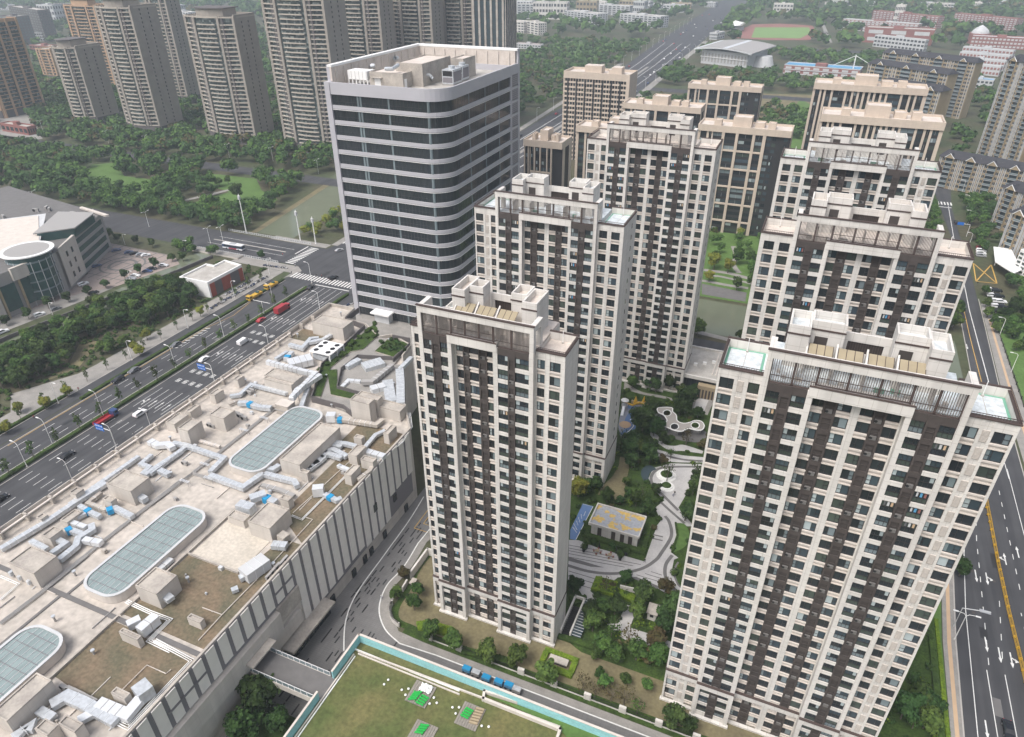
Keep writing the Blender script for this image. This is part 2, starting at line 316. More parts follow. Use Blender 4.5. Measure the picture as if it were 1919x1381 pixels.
# ================================================================ cream residential towers
FH = 2.95
def add_window(b, cx, y, z, w, h, kind, v):
    """frame and panes of one window into builder b, outer plane at y, facing -y"""
    x0, x1 = cx-w/2, cx+w/2; t = .09
    b.box(x0, y, z, x0+t, y+.15, z+h, 'frame'); b.box(x1-t, y, z, x1, y+.15, z+h, 'frame')
    b.box(x0+t, y, z, x1-t, y+.15, z+t, 'frame'); b.box(x0+t, y, z+h-t, x1-t, y+.15, z+h, 'frame')
    gm = ['glass', 'glassb', 'glass', 'glassg', 'glass', 'glass', 'glassb'][v % 7]
    yy = y+.08
    def pane(a, c, d, e, m): b.face([(a, yy, d), (c, yy, d), (c, yy, e), (a, yy, e)], m)
    s = x0+w*(.62 if (v//2) % 2 else .38)
    if kind == 'win':
        b.box(s-.04, y+.02, z+t, s+.04, y+.13, z+h-t, 'frame')
        side = (s, x1) if (v//2) % 2 else (x0, s)
        b.box(side[0]+.04, y+.02, z+h*.42, side[1]-.04, y+.13, z+h*.42+.07, 'frame')
        cur = v % 7
        if cur == 1: pane(x0+t, s, z+t, z+h-t, 'curtain'); pane(s, x1-t, z+t, z+h-t, gm)
        elif cur == 4: pane(x0+t, s, z+t, z+h-t, gm); pane(s, x1-t, z+t, z+h-t, 'curtain2')
        elif cur == 6: pane(x0+t, x0+w*.25, z+t, z+h-t, 'curtain2'); pane(x0+w*.25, x1-t, z+t, z+h-t, gm)
        else: pane(x0+t, x1-t, z+t, z+h-t, gm)
    else:
        zm = z+h*.46
        b.box(x0+t, y, zm-.05, x1-t, y+.14, zm+.05, 'frame')
        for q in (.33, .67): b.box(x0+w*q-.03, y+.02, z+t, x0+w*q+.03, y+.13, z+h-t, 'frame')
        pane(x0+t, x1-t, z+t, zm, ['glassg', 'glassg', 'curtain2', 'glass'][v % 4])
        cur = v % 6
        if cur == 2: pane(x0+t, x0+w*.33, zm, z+h-t, 'curtain'); pane(x0+w*.33, x1-t, zm, z+h-t, gm)
        elif cur == 5: pane(x0+t, x0+w*.67, zm, z+h-t, gm); pane(x0+w*.67, x1-t, zm, z+h-t, 'curtain')
        else: pane(x0+t, x1-t, zm, z+h-t, gm)
        if v in (3, 9):
            for q, m_ in ((.2, 'greycar' if v == 3 else 'palew'), (.45, 'palew' if v != 9 else 'bluer'), (.72, 'sand' if v == 3 else 'redb')): b.box(x0+w*q, y+.03, zm+.15, x0+w*q+.3, y+.07, z+h-t-.12, m_)
_WM = {}
def win_mesh(w, h, kind, v):
    k = (round(w, 2), round(h, 2), kind, v)
    if k not in _WM:
        b = MB(); add_window(b, 0, 0, 0, w, h, kind, v); _WM[k] = b.mesh('window')
    return _WM[k]
_VM = {}
def vent_mesh(w):
    k = round(w, 2)
    if k not in _VM:
        s = MB(); s.box(-w/2+.03, .03, 0, w/2-.03, .1, 1.98, 'creamp')
        for j in (0, 1):
            zb = 1.05-j*1.0; s.box(-w/2+.08, -.005, zb, w/2-.08, .035, zb+.88, 'vent')
            for g in range(4): s.box(-w/2+.12, -.03, zb+.1+g*.2, w/2-.12, 0, zb+.17+g*.2, 'creamp')
        _VM[k] = s.mesh('vent_grille')
    return _VM[k]
_AC = None
def ac_mesh(m='ac'):
    global _AC
    if _AC is None or m != 'ac':
        b = MB(); b.box(-.45, 0, 0, .45, .35, .62, m); b.cyl(0, 0, 0, .01, .01, 'black')
        b.face([(-.38+.24*math.cos(a)+.1, -.012, .31+.24*math.sin(a)) for a in [i*math.pi/5 for i in range(10)]], 'black')
        if m != 'ac': return b.mesh('air_conditioner')
        _AC = b.mesh('air_conditioner')
    return _AC
W_, B_, D_, V_ = 'win', 'bal', 'dark', 'vent'
def L39(vl, vr):
    wl = [(W_, .35, 2.45), (V_, 2.95, 3.95), (W_, 4.55, 6.2)] if vl else [(W_, .9, 3.0), (W_, 4.0, 6.1)]
    wr = [(W_, 33.15, 34.8), (V_, 35.25, 36.2), (W_, 36.6, 38.8)] if vr else [(W_, 33.2, 35.2), (W_, 36.2, 38.3)]
    return 39.2, [(0, 6.4, 0, wl), (6.4, 13.6, -1.2, [(B_, 7.2, 9.1), (D_, 9.1, 10.75), (B_, 10.75, 12.75)]),
        (13.6, 25.7, .2, [(W_, 13.75, 15.35), (D_, 15.35, 17.2), (W_, 17.2, 19.1), (W_, 20.25, 22.0), (D_, 22.0, 23.7), (W_, 23.7, 25.5)]),
        (25.7, 32.8, -1.2, [(B_, 26.45, 28.3), (D_, 28.3, 30.0), (B_, 30.0, 32.0)]), (32.8, 39.2, 0, wr)]
L30 = (30.4, [(0, 2.2, 0, [(W_, .5, 1.6)]), (2.2, 8.9, -1.2, [(B_, 3.05, 4.8), (D_, 4.8, 6.6), (B_, 6.6, 8.1)]),
    (8.9, 17.2, .2, [(W_, 9.15, 10.5), (D_, 10.5, 11.8), (W_, 11.8, 13.65), (D_, 13.65, 15.4), (W_, 15.4, 16.9)]),
    (17.2, 25.0, -1.2, [(B_, 18.1, 20.1), (D_, 20.1, 21.5), (B_, 21.5, 24.15)]), (25.0, 30.4, 0, [(W_, 25.25, 26.7), (W_, 27.6, 29.6)])])
def cream_tower(u0, v0, roof, layout, label, deck, edge, pents, seed, dense=False, canopy=True, depth=12.3, wing=9.4, sidewin=False, screen_mats='dark'):
    rnd = random.Random(seed)
    Wd, zones = layout; x = lambda a: u0+a; y = lambda a: v0+a
    zt = roof-1.65; n = int((zt-3.3)/FH)+1; zp = roof+5.1
    root = empty('residential_tower', (u0+Wd/2, v0+depth/2, 0), label, 'apartment tower', 'cream residential towers of the gated estate')
    wall = MB(); stuff = MB(); wins = []; acs = []
    bx0, bx1 = zones[1][0], zones[3][1]
    for zi, (a, c, yo, cols) in enumerate(zones):
        top = roof if zi in (0, 4) else (roof-.3 if zi != 2 else roof-.05)
        dp = wing if zi in (0, 4) else depth
        rt = roof-1.25 if zi in (0, 4) else top-.2
        wall.box(x(a), y(yo+.5), 0, x(c), y(dp), rt, 'cream', top=deck)
        solid = sorted([(p, q, k) for k, p, q in cols])
        # piers = everything that is not a window, vent or dark strip
        e = a
        ZT = top
        for p, q, k in solid:
            if p-e > .02: wall.box(x(e), y(yo), 0, x(p), y(yo+.5), ZT, 'cream')
            e = q
        if c-e > .02: wall.box(x(e), y(yo), 0, x(c), y(yo+.5), ZT, 'cream')
        for k, p, q in cols:
            w = q-p; cx = (p+q)/2
            if k == 'dark':
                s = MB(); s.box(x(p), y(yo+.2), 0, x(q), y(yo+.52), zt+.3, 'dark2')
                s.box(x(p), y(yo-.02), 0, x(p+.28), y(yo+.42), zt+.3, 'dark'); s.box(x(q-.28), y(yo-.02), 0, x(q), y(yo+.42), zt+.3, 'dark')
                for f in range(n+1):
                    z = zt-f*FH; s.box(x(p+.28), y(yo+.02), max(.1, z-.62), x(q-.28), y(yo+.42), z+.3, 'dark')
                    if f < n:
                        if rnd.random() < .45: acs.append((x(cx), y(yo-.05), z-2.6, f))
                        for zz in (1.5,): s.box(x(p+.28), y(yo+.1), z-zz-.04, x(q-.28), y(yo+.16), z-zz+.03, 'dark')
                s.build('louvre_strip', root); wall.box(x(p), y(yo), zt+.3, x(q), y(yo+.5), ZT, 'dark' if zi in (1, 3) else 'cream')
                continue
            if k == 'vent':
                wall.box(x(p), y(yo+.1), 0, x(q), y(yo+.5), ZT, 'cream')
                for f in range(n): inst('vent_grille', vent_mesh(q-p), (x((p+q)/2)-wloc(root).x, y(yo)-wloc(root).y, zt-f*FH-2.05), root)
                continue
            h = 1.9 if k == 'win' else 2.08
            wall.box(x(p), y(yo+.08), zt, x(q), y(yo+.5), ZT, 'dark' if (k == 'bal' and zi in (1, 3)) else 'cream')
            for f in range(n):
                z = zt-f*FH
                if k == 'win':
                    lo = z-FH if f < n-1 else .4
                    wall.box(x(p), y(yo+.26), lo, x(q), y(yo+.5), z-h, 'creamp')
                    wall.box(x(p), y(yo-.06), z-h-.28, x(q), y(yo+.26), z-h-.02, 'creamp'); wall.box(x(p), y(yo+.02), z-FH+.02, x(q), y(yo+.26), z-FH+.2, 'creamp')
                else:
                    lo = z-FH if f < n-1 else .4
                    wall.box(x(p), y(yo+.05), lo, x(q), y(yo+.5), z-h, 'cream')
                wins.append((f, x(cx), y(yo+.18), z-h, w-.02, h-.02, k))
    # base: three storeys framed by heavier piers and a string course
    for zi, (a, c, yo, cols) in enumerate(zones):
        st = MB(); zb = 10.6 if zi in (1, 3) else 9.9
        q = yo-.38
        st.box(x(a)+(.01 if zi in (2,) else -.02), y(q), zb-1.35, x(c)-(.01 if zi in (2,) else -.02), y(yo-.02), zb, 'cream')
        st.box(x(a)-.05, y(q-.12), zb, x(c)+.05, y(yo-.02), zb+.22, 'trim')
        if zi != 2:
            for aa, cc in ((a, min(a+.75, cols[0][1])), (max(c-.75, cols[-1][2]), c)):
                st.box(x(aa)-.02, y(q), 0, x(cc)+.02, y(yo-.02), zb-1.35, 'cream')
        st.box(x(a)-.3, y(q-.35), 0, x(c)+.3, y(yo-.02), .55, 'cream')
        st.build('base_course', root)
    sb = MB(); sb.box(x(Wd), y(-.1), 9.9, x(Wd)+.18, y(wing), 10.1, 'trim'); sb.box(x(Wd), y(0), 0, x(Wd)+.12, y(wing), 9.88, 'cream'); sb.box(u0-.18, y(-.1), 9.9, u0, y(wing), 10.1, 'trim'); sb.build('side_course', root)
    wall.build('wall', root)
    # windows: the hundred nearest the eye are single parts, the rest one part
    wins.sort(key=lambda t: t[0])
    org = wloc(root)
    for i, (f, cx, yy, z, w, h, k) in enumerate(wins):
        v = rnd.randrange(56)
        if i < 100: inst('window', win_mesh(w, h, k, v % 14), (cx-org.x, yy-org.y, z-org.z), root)
        else: add_window(stuff, cx, yy, z, w, h, k, v)
    # rear and side windows
    for f in range(n):
        z = zt-f*FH
        for a in [i*3.1+1.5 for i in range(int((Wd-3)/3.1)+1)]:
            yb = wing if (a < zones[0][1]+.8 or a > zones[4][0]-.8) else depth
            stuff.box(x(a)-.8, y(yb), z-1.7, x(a)+.8, y(yb)+.05, z, 'glass')
        if sidewin:
            stuff.box(x(Wd), y(7.6), z-1.3, x(Wd)+.04, y(8.2), z-.1, 'glass')
    tag(stuff.build('window', root), kind='stuff')
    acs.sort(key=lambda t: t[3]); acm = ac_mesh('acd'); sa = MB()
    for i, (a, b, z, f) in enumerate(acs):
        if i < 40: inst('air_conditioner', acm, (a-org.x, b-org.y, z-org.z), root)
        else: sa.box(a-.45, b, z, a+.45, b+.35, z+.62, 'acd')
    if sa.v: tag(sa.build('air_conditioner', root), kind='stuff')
    # wing terraces
    for zi in (0, 4):
        a, c = zones[zi][0], zones[zi][1]; t = MB(); zf = roof-1.25
        ox0, ox1 = x(a), x(c); yb = y(wing)
        t.box(ox0, y(0.5), zf, ox1, y(.75), roof, 'cream'); t.box(ox0, yb-.3, zf, ox1, yb, roof+.3, 'cream')
        if zi == 0: t.box(ox0, y(.75), zf, ox0+.3, yb-.3, roof, 'cream')
        else: t.box(ox1-.3, y(.75), zf, ox1, yb-.3, roof, 'cream')
        t.box(ox0-.12, y(-.12), roof, ox1+.12, y(.75), roof+.2, 'trim'); t.box(ox0-.12, yb-.3, roof+.3, ox1+.12, yb+.1, roof+.5, 'trim')
        s0, s1 = (ox0-.12, ox0+.32) if zi == 0 else (ox1-.32, ox1+.12)
        t.box(s0, y(.75), roof+.002, s1, yb-.3, roof+.2, 'trim')
        t.build('terrace_parapet', root)
        d = MB(); i0, i1 = ox0+.3, ox1-.3
        if edge:
            d.box(i0, y(.75), zf, i1, yb-.3, zf+.05, edge); d.box(i0+.4, y(1.15), zf+.05, i1-.4, yb-.8, zf+.09, deck)
            d.box((i0+i1)/2-.05, y(1.2), zf+.09, (i0+i1)/2+.05, yb-.9, zf+.1, 'deckgrey')
        else: d.box(i0, y(.75), zf, i1, yb-.3, zf+.05, deck)
        d.build('terrace_floor', root)
        r = MB(); k = int((ox1-ox0)/.35)
        for i in range(k+1): xx = ox0+(ox1-ox0)*i/k; r.box(xx-.02, y(.1), roof+.2, xx+.02, y(.14), roof+.75, 'trim')
        r.box(ox0, y(.08), roof+.72, ox1, y(.16), roof+.8, 'trim')
        xs = ox0+.05 if zi == 0 else ox1-.12; k = int(wing/.35)
        for i in range(k+1): yy = y(.15)+(wing-.4)*i/k; r.box(xs, yy-.02, roof+.2, xs+.04, yy+.02, roof+.75, 'trim')
        r.box(xs-.02, y(.15), roof+.72, xs+.06, yb, roof+.8, 'trim'); r.build('railing', root)
        m = MB(); m.tube([((i0+i1)/2, y(wing-1), zf), ((i0+i1)/2, y(wing-1), zf+2.6)], .06, 'white', 5); m.cyl((i0+i1)/2, y(wing-1), zf, zf+.3, .25, 'deckgrey', 6); m.build('lightning_mast', root)
    # portal frame and slatted screens
    pf = MB(); yo = -1.2
    pf.box(x(bx0), y(yo), roof-.32, x(bx0+.8), y(yo+1.0), zp-1.3, 'cream'); pf.box(x(bx1-.8), y(yo), roof-.32, x(bx1), y(yo+1.0), zp-1.3, 'cream')
    pf.box(x(bx0), y(yo), zp-1.3, x(bx1), y(yo+1.0), zp, 'cream'); pf.box(x(bx0)-.1, y(yo-.12), zp, x(bx1)+.1, y(yo+.35), zp+.22, 'trim')
    c0, c1 = zones[2][0], zones[2][1]
    pf.box(x(c0-.75), y(yo-.12), roof-1.3, x(c1+.75), y(yo+1.7), roof+.45, 'cream'); pf.box(x(c0-.8), y(yo-.2), roof+.45, x(c1+.8), y(yo+.1), roof+.6, 'trim')
    # stepped return piers on both ends of the beam
    pf.box(x(bx0), y(yo+1.0), zp-1.3, x(bx0+.9), y(3.2), zp-.05, 'cream'); pf.box(x(bx1-.9), y(yo+1.0), zp-1.3, x(bx1), y(3.2), zp-.05, 'cream')
    pf.box(x(bx0), y(2.2), roof-.3, x(bx0+.9), y(3.2), zp-1.3, 'cream'); pf.box(x(bx1-.9), y(2.2), roof-.3, x(bx1), y(3.2), zp-1.3, 'cream')
    pf.build('portal_frame', root)
    def screen(a, c, zb):
        s = MB(); yy = y(yo+.3); zt2 = zp-1.3; sp = .24 if dense else .3
        s.box(x(a), yy, zb, x(a+.16), yy+.2, zt2, 'trim'); s.box(x(c-.16), yy, zb, x(c), yy+.2, zt2, 'trim')
        s.box(x(a), yy, zb, x(c), yy+.2, zb+.15, 'trim'); s.box(x(a), yy, zt2-.12, x(c), yy+.2, zt2, 'trim'); s.box(x(a), yy+.05, zb+1.2, x(c), yy+.12, zb+1.3, 'trim')
        k = int((c-a)/sp)
        for i in range(1, k): xx = x(a)+(c-a)*i/k; s.box(xx-.05, yy+.05, zb+.15, xx+.05, yy+.12 if not dense else yy+.2, zt2-.12, 'slat')
        s.build('slatted_screen', root)
    for (a, c, zb) in ((bx0+.8, (bx0+.8+c0)/2, roof-.3), ((bx0+.8+c0)/2, c0, roof-.3), (c0, c0+(c1-c0)/3, roof+.6), (c0+(c1-c0)/3, c0+(c1-c0)*2/3, roof+.6), (c0+(c1-c0)*2/3, c1, roof+.6), (c1, (c1+bx1-.8)/2, roof-.3), ((c1+bx1-.8)/2, bx1-.8, roof-.3)): screen(a, c, zb)
    # deck details, stair and lift housings behind
    dk = MB(); dk.box(x(bx0+.1), y(-.2), roof-.3, x(bx1-.1), y(depth-.3), roof-.2, deck)
    for i in range(1, 6): xx = x(bx0+(bx1-bx0)*i/6); dk.box(xx-.06, y(-.1), roof-.2, xx+.06, y(3.2), roof+2.8, 'creamp')
    for i in range(9): xx = x(bx0+1+rnd.random()*(bx1-bx0-3)); yy = y(.3+rnd.random()*2); dk.box(xx, yy, roof-.2, xx+.5+rnd.random(), yy+.5, roof+.2+rnd.random()*.5, rnd.choice(['ac', 'deckgrey', 'creamp', edge or 'deckgrey']))
    dk.build('roof_deck', root)
    zq = roof+6.8
    for (a, c, ya, yb, dz) in pents:
        p = MB(); z1 = zq+dz
        p.box(x(a), y(ya), roof-.25, x(c), y(yb), z1-1.3, 'cream', top=deck)
        p.box(x(a), y(ya), z1-1.3, x(c), y(ya+.28), z1, 'cream'); p.box(x(a), y(yb-.28), z1-1.3, x(c), y(yb), z1, 'cream')
        p.box(x(a), y(ya+.28), z1-1.3, x(a+.28), y(yb-.28), z1, 'cream'); p.box(x(c-.28), y(ya+.28), z1-1.3, x(c), y(yb-.28), z1, 'cream')
        p.box(x(a)-.1, y(ya-.12), z1-1.5, x(c)+.1, y(ya), z1-1.25, 'trim')
        if (c-a) > 3.5: p.box(x(a+.8), y(ya-.03), roof+1.5, x(a+2.6), y(ya), roof+4.6, 'dark2')
        p.build('stair_housing', root)
    a, c = min(p[0] for p in pents)+2.5, max(p[1] for p in pents)-2.5; rw = MB()
    m0 = [p[1] for p in pents if p[1] < Wd/2]; m1 = [p[0] for p in pents if p[0] > Wd/2]; a, c = max(m0), min(m1)
    rw.box(x(a), y(depth-2.6), roof-.2, x(c), y(depth-2.2), roof+1.3, 'cream'); rw.box(x(a), y(depth-2.6), roof+3.2, x(c), y(depth-2.2), roof+4.6, 'cream')
    rw.box(x(a), y(depth-2.55), roof+1.3, x(a+.8), y(depth-2.25), roof+3.2, 'cream'); rw.box(x(c-.8), y(depth-2.55), roof+1.3, x(c), y(depth-2.25), roof+3.2, 'cream')
    rw.box(x(a+.8), y(depth-2.3), roof+1.3, x(c-.8), y(depth-2.25), roof+3.2, 'dark2')
    k = int((c-a-1.6)/.35)
    for i in range(k): xx = x(a+.8+.35*(i+.5)); rw.box(xx-.04, y(depth-2.5), roof+1.3, xx+.04, y(depth-2.42), roof+3.2, 'trim')
    rw.build('roof_wall', root)
    if canopy:
        kk = 4 if Wd > 35 else 3; ca, cb = bx0+5, bx1-5.2
        for i in range(kk):
            p0 = ca+(cb-ca)*i/kk; p1 = ca+(cb-ca)*(i+1)/kk; cm = MB()
            A, B = (x(p0+.35), y(3.3), roof+2.9), (x(p1-.35), y(5.4), roof+3.9)
            cm.face([(A[0], A[1], A[2]), (B[0], A[1], A[2]), (B[0], B[1], B[2]), (A[0], B[1], B[2])], 'tan')
            cm.face([(A[0], B[1], B[2]-.12), (B[0], B[1], B[2]-.12), (B[0], A[1], A[2]-.12), (A[0], A[1], A[2]-.12)], 'tan')
            for j in range(4): xx = A[0]+(B[0]-A[0])*j/3; cm.tube([(xx, A[1], A[2]), (xx, B[1], B[2])], .05, 'trim', 4)
            cm.build('canopy', root)
            fn = MB(); fn.face([(x(p0), y(3.0), roof-.2), (x(p0), y(5.6), roof-.2), (x(p0), y(5.6), roof+4.4), (x(p0), y(3.0), roof+2.6)], 'cream')
            fn.face([(x(p0+.25), y(3.0), roof-.2), (x(p0+.25), y(3.0), roof+2.6), (x(p0+.25), y(5.6), roof+4.4), (x(p0+.25), y(5.6), roof-.2)], 'cream')
            fn.face([(x(p0), y(3.0), roof-.2), (x(p0), y(3.0), roof+2.6), (x(p0+.25), y(3.0), roof+2.6), (x(p0+.25), y(3.0), roof-.2)], 'cream'); fn.face([(x(p0), y(3.0), roof+2.6), (x(p0), y(5.6), roof+4.4), (x(p0+.25), y(5.6), roof+4.4), (x(p0+.25), y(3.0), roof+2.6)], 'cream')
            fn.build('roof_fin', root)
    # roof tank and small plant
    tk = MB(); tx, ty = x(bx0+2.4), y(5.2); tk.box(tx, ty, roof-.2, tx+4.6, ty+3.2, roof+1.6, 'cream', top='deckwhite'); tk.ring([(tx, ty), (tx+4.6, ty), (tx+4.6, ty+3.2), (tx, ty+3.2)], .25, roof+1.6, roof+2.3, 'cream'); tk.build('roof_tank', root)
    return root
P39 = [(8.5, 11.5, 4.6, 10.2, 0), (11.5, 16.3, 6.6, 10.4, .3), (22.9, 27.2, 6.8, 10.6, .3), (27.2, 29.9, 4.4, 10.2, 0)]
P30 = [(6.6, 9.2, 4.4, 11, 0), (9.2, 12.0, 6.4, 9.6, .2), (17.6, 20.6, 6.4, 10.6, .2), (20.6, 23.4, 4.2, 10.2, 0)]
cream_tower(-62.8, 98.4, 76.4, L30, 'narrow cream residential tower with dense brown rooftop slats, nearest to the shopping mall', 'deckpink', None, P30, 11, dense=True, wing=7.4)
cream_tower(-6.9, 95.2, 82.2, L39(1, 1), 'nearest and largest cream residential tower, with white and green terraces, beside the right road', 'deckwhite', 'deckgreen', P39, 12)
cream_tower(-77.2, 155.6, 79.5, L39(1, 0), 'cream residential tower standing directly behind the narrow one, half hiding the glass office', 'deckwhite', 'deckgreen', P39, 13, canopy=False, sidewin=True, wing=12.1)
cream_tower(-66.0, 213.5, 84.8, L39(1, 0), 'tall cream residential tower at the back of the left column, beside the canal', 'deckpink', None, P39, 14, canopy=False, sidewin=True, wing=12.1)
cream_tower(-7.2, 150.0, 84.5, L39(0, 1), 'cream residential tower with pink terraces, second in the right column', 'deckpink', None, P39, 15, dense=True, canopy=False)
cream_tower(-8.6, 207.5, 86.0, L39(0, 1), 'cream residential tower at the back of the right column, in front of the beige towers', 'deckwhite', 'deckgreen', P39, 16, canopy=False)
# ================================================================ the setting: ground, roads, paths, water
c1 = at(1040, 820, 5.754); c2 = at(1040, 1030, 6.279); c3 = at(1120, 700, 5.15); c4 = at(1290, 400, 3.565); c5 = at(700, 1000, 4.635)
gq = at(540, 900, 2.872); fq = at(1040, 900, 2.872); rr = at(1660, 960, 3.282); ur = at(1720, 330, 3.211); Lq = at(0, 380, 2.998); Tq = at(0, 0, 2.998)
def pts(fn, l, z=0): return [fn(a, b, z) for a, b in l]
def strip_mb(b, path, w, z, m, h=.02):
    path = [Vector((p[0], p[1])) for p in path]; K = len(path); L, R = [], []
    for i in range(K):
        d = (path[min(i+1, K-1)]-path[max(i-1, 0)]).normalized(); n = Vector((-d.y, d.x))*w/2
        L.append(path[i]+n); R.append(path[i]-n)
    for i in range(K-1):
        b.face([(R[i].x, R[i].y, z), (R[i+1].x, R[i+1].y, z), (L[i+1].x, L[i+1].y, z), (L[i].x, L[i].y, z)], m)
def smooth(p, n=6):
    o = []; K = len(p)
    for i in range(K-1):
        p0, p1, p2, p3 = p[max(i-1, 0)], p[i], p[i+1], p[min(i+2, K-1)]
        for k in range(n):
            t = k/n; o.append(tuple(.5*((2*p1[j])+(p2[j]-p0[j])*t+(2*p0[j]-5*p1[j]+4*p2[j]-p3[j])*t*t+(3*p1[j]-p0[j]-3*p2[j]+p3[j])*t**3) for j in range(2)))
    o.append(tuple(p[-1])); return o
FLAT = []
def flat(name, poly, z, m, kind='structure'):
    FLAT.append((name, [tuple(p[:2]) for p in poly]))
    from mathutils.geometry import tessellate_polygon
    b = MB(); b.v = [(p[0], p[1], z) for p in poly]; A = sum(poly[i][0]*poly[(i+1) % len(poly)][1]-poly[(i+1) % len(poly)][0]*poly[i][1] for i in range(len(poly)))
    for t in tessellate_polygon([[Vector((p[0], p[1], 0)) for p in poly]]):
        a, c, d = [Vector(poly[i]) for i in t]; cr = (c.x-a.x)*(d.y-a.y)-(c.y-a.y)*(d.x-a.x)
        b.f.append(tuple(t) if cr > 0 else tuple(t)[::-1]); b.m.append(b.mi(m))
    o = b.build(name)
    if kind: o['kind'] = kind
    return o
def R(u0, u1, v0, v1): return [(u0, v0), (u1, v0), (u1, v1), (u0, v1)]
flat('ground', R(-5000, 5000, -300, 7000), 0, 'earth')
# main boulevard on the left, running away from the camera
BL = [(-221, -120), (-221, 240), (-225, 252), (-225, 280), (-222, 290), (-226, 420), (-231, 540), (-233, 667), (-246, 958), (-262, 1185), (-290, 1794), (-345, 3200)]
BR = [(-280, 3200), (-225, 1794), (-198, 1225), (-186, 840), (-182, 742), (-181, 500), (-176, 290), (-176, -120)]
flat('road', BL+BR, .05, 'asphalt')
flat('slow_lane', [(-226.5, -120), (-221.4, -120), (-221.4, 236), (-226.5, 236)], .06, 'asphalt')
flat('cross_road', R(-900, -180, 254.5, 278.5), .055, 'asphalt')
flat('far_road', R(-900, -225, 371, 385), .06, 'asphalt')
flat('canal_side_road', R(-115, 72, 243, 256), .055, 'asphalt')
flat('campus_road', R(-180, 75, 780, 800), .055, 'asphalt')
flat('campus_road', R(-235, 600, 1165, 1190), .055, 'asphalt')
flat('campus_road', R(-180, -30, 598, 612), .055, 'asphalt')
flat('pavement', R(-236, -226.6, -120, 246), .10, 'paving')
flat('pavement', [(-260, 246.2), (-236, 246.2), (-222, 246.2), (-222, 240), (-219, 244), (-219, 250), (-224, 253.8), (-260, 253.8)], .105, 'paving')
flat('pavement', R(-262, -226, 279, 284), .10, 'paving')
flat('pavement', [(-226, 284), (-222, 284), (-226, 420), (-231, 540), (-237, 667), (-252, 958), (-258, 958), (-242, 667), (-236, 540), (-231, 420)], .10, 'paving')
flat('pavement', [(-180.5, 500), (-181.5, 742), (-185.5, 840), (-197, 1225), (-190, 1225), (-178, 840), (-174, 742), (-174, 500)], .10, 'paving')
flat('traffic_island', [(-183.6, 30), (-182.9, 27), (-182.2, 30), (-182.2, 140), (-183.6, 140)], .2, 'kerb')
flat('traffic_island', [(-183.4, 97-80), (-182.2, 97-80), (-182.2, 25), (-183.4, 25)], .2, 'kerb')
flat('office_plaza', [(-176, 186), (-120, 186), (-112, 172), (-88, 172), (-88, 240), (-110, 290), (-176, 290)], .10, 'paving')
# behind-the-mall street paved in dark setts, and the lane south of the estate
flat('paved_street', [(-86, -40), (-86, 172), (-72, 172), (-74, 150), (-76, 126)]+smooth(pts(gq, [(700, 340), (620, 470), (530, 570), (490, 690), (520, 800), (600, 880)]))+[(-56, 85.5), (52, 85.5), (52, 82.5), (-30, 82.5), (-60, 60), (-60, -40)], .05, 'street')
flat('pavement', [(-75.2, 126), (-72, 126)]+[(x+1.9, y+1.2) for x, y in smooth(pts(gq, [(700, 340), (620, 470), (530, 570)]))][::1]+[(-71.5, 92), (-67, 87.8), (-60, 87.4), (52, 87.4), (52, 85.6), (-56, 85.6)]+smooth(pts(gq, [(700, 340), (620, 470), (530, 570), (490, 690), (520, 800), (600, 880)]))[::-1], .12, 'paving')
kb = MB(); strip_mb(kb, [(-76, 126)]+smooth(pts(gq, [(700, 340), (620, 470), (530, 570), (490, 690), (520, 800), (600, 880)]))+[(-56, 85.5), (52, 85.5)], .3, .15, 'line')
strip_mb(kb, smooth(pts(gq, [(730, 90), (650, 220), (520, 400), (370, 610), (310, 760), (300, 920)])), .3, .15, 'line')
for b_ in ([(-183.8, 145), (-183.8, 236)], [(-219.3, -100), (-219.3, 238)], [(-226.5, -100), (-226.5, 238)], [(-206.6, -100), (-206.6, 236)], [(-202.6, -100), (-202.6, 236)]): strip_mb(kb, b_, .3, .16, 'kerb')
strip_mb(kb, [(51, 20), (51.1, 110.3), (51.9, 134.8), (53.3, 156.2), (58, 200), (64, 235), (69, 267), (70.6, 331), (76, 420)], .3, .16, 'kerb')
strip_mb(kb, [(79.6, 340), (77.3, 265), (76.5, 200), (78, 100)], .3, .16, 'kerb')
tag(kb.build('kerb'), kind='structure')
ds = MB(); rnd = random.Random(3)
for i in range(230):
    v = rnd.uniform(55, 122); u = -86+rnd.uniform(3, 15)
    if v < 84: u = -86+rnd.uniform(3, 22)
    if v > 84 and u > -77.5: continue
    l = rnd.uniform(1.2, 2.2); q = round(u/1.0)*1.0; ds.face([(q, v, .07), (q+.35, v, .07), (q+.35, v+l, .07), (q, v+l, .07)], 'frame')
tag(ds.build('dark_paving_inlay'), kind='structure')
# right-hand road
flat('right_road', [(49, -40), (51, 110.3), (51.9, 134.8), (53.3, 156.2), (58, 200), (64, 235), (69, 267), (70.6, 331), (76, 420), (73, 540), (86, 540), (81, 478), (79.6, 355), (77.4, 265), (76.6, 200), (78, 100), (80, -40)], .05, 'asphalt')
flat('right_pavement', [(48.7, 60), (51, 60), (51, 110.3), (51.8, 134.8), (53.2, 156.2), (57.8, 200), (64, 235), (62, 235), (55, 200), (50.6, 156.2), (49.2, 134), (48.7, 110)], .12, 'paving')
flat('right_pavement', [(77.6, 200), (77.8, 265), (79.8, 335), (83.2, 335), (83, 265), (83, 200)], .12, 'paving')
tb = MB(); strip_mb(tb, [(49.9, 60), (49.9, 110), (50.5, 134), (51.9, 156), (56.5, 200)], .8, .13, 'sand'); strip_mb(tb, [(80.6, 200), (80.6, 265), (81.3, 320)], .8, .13, 'sand'); tag(tb.build('tactile_paving'), kind='structure')
flat('verge', [(45.8, 70), (48.5, 70), (48.6, 110), (49, 134), (50.4, 156), (48, 156)], .11, 'grass')
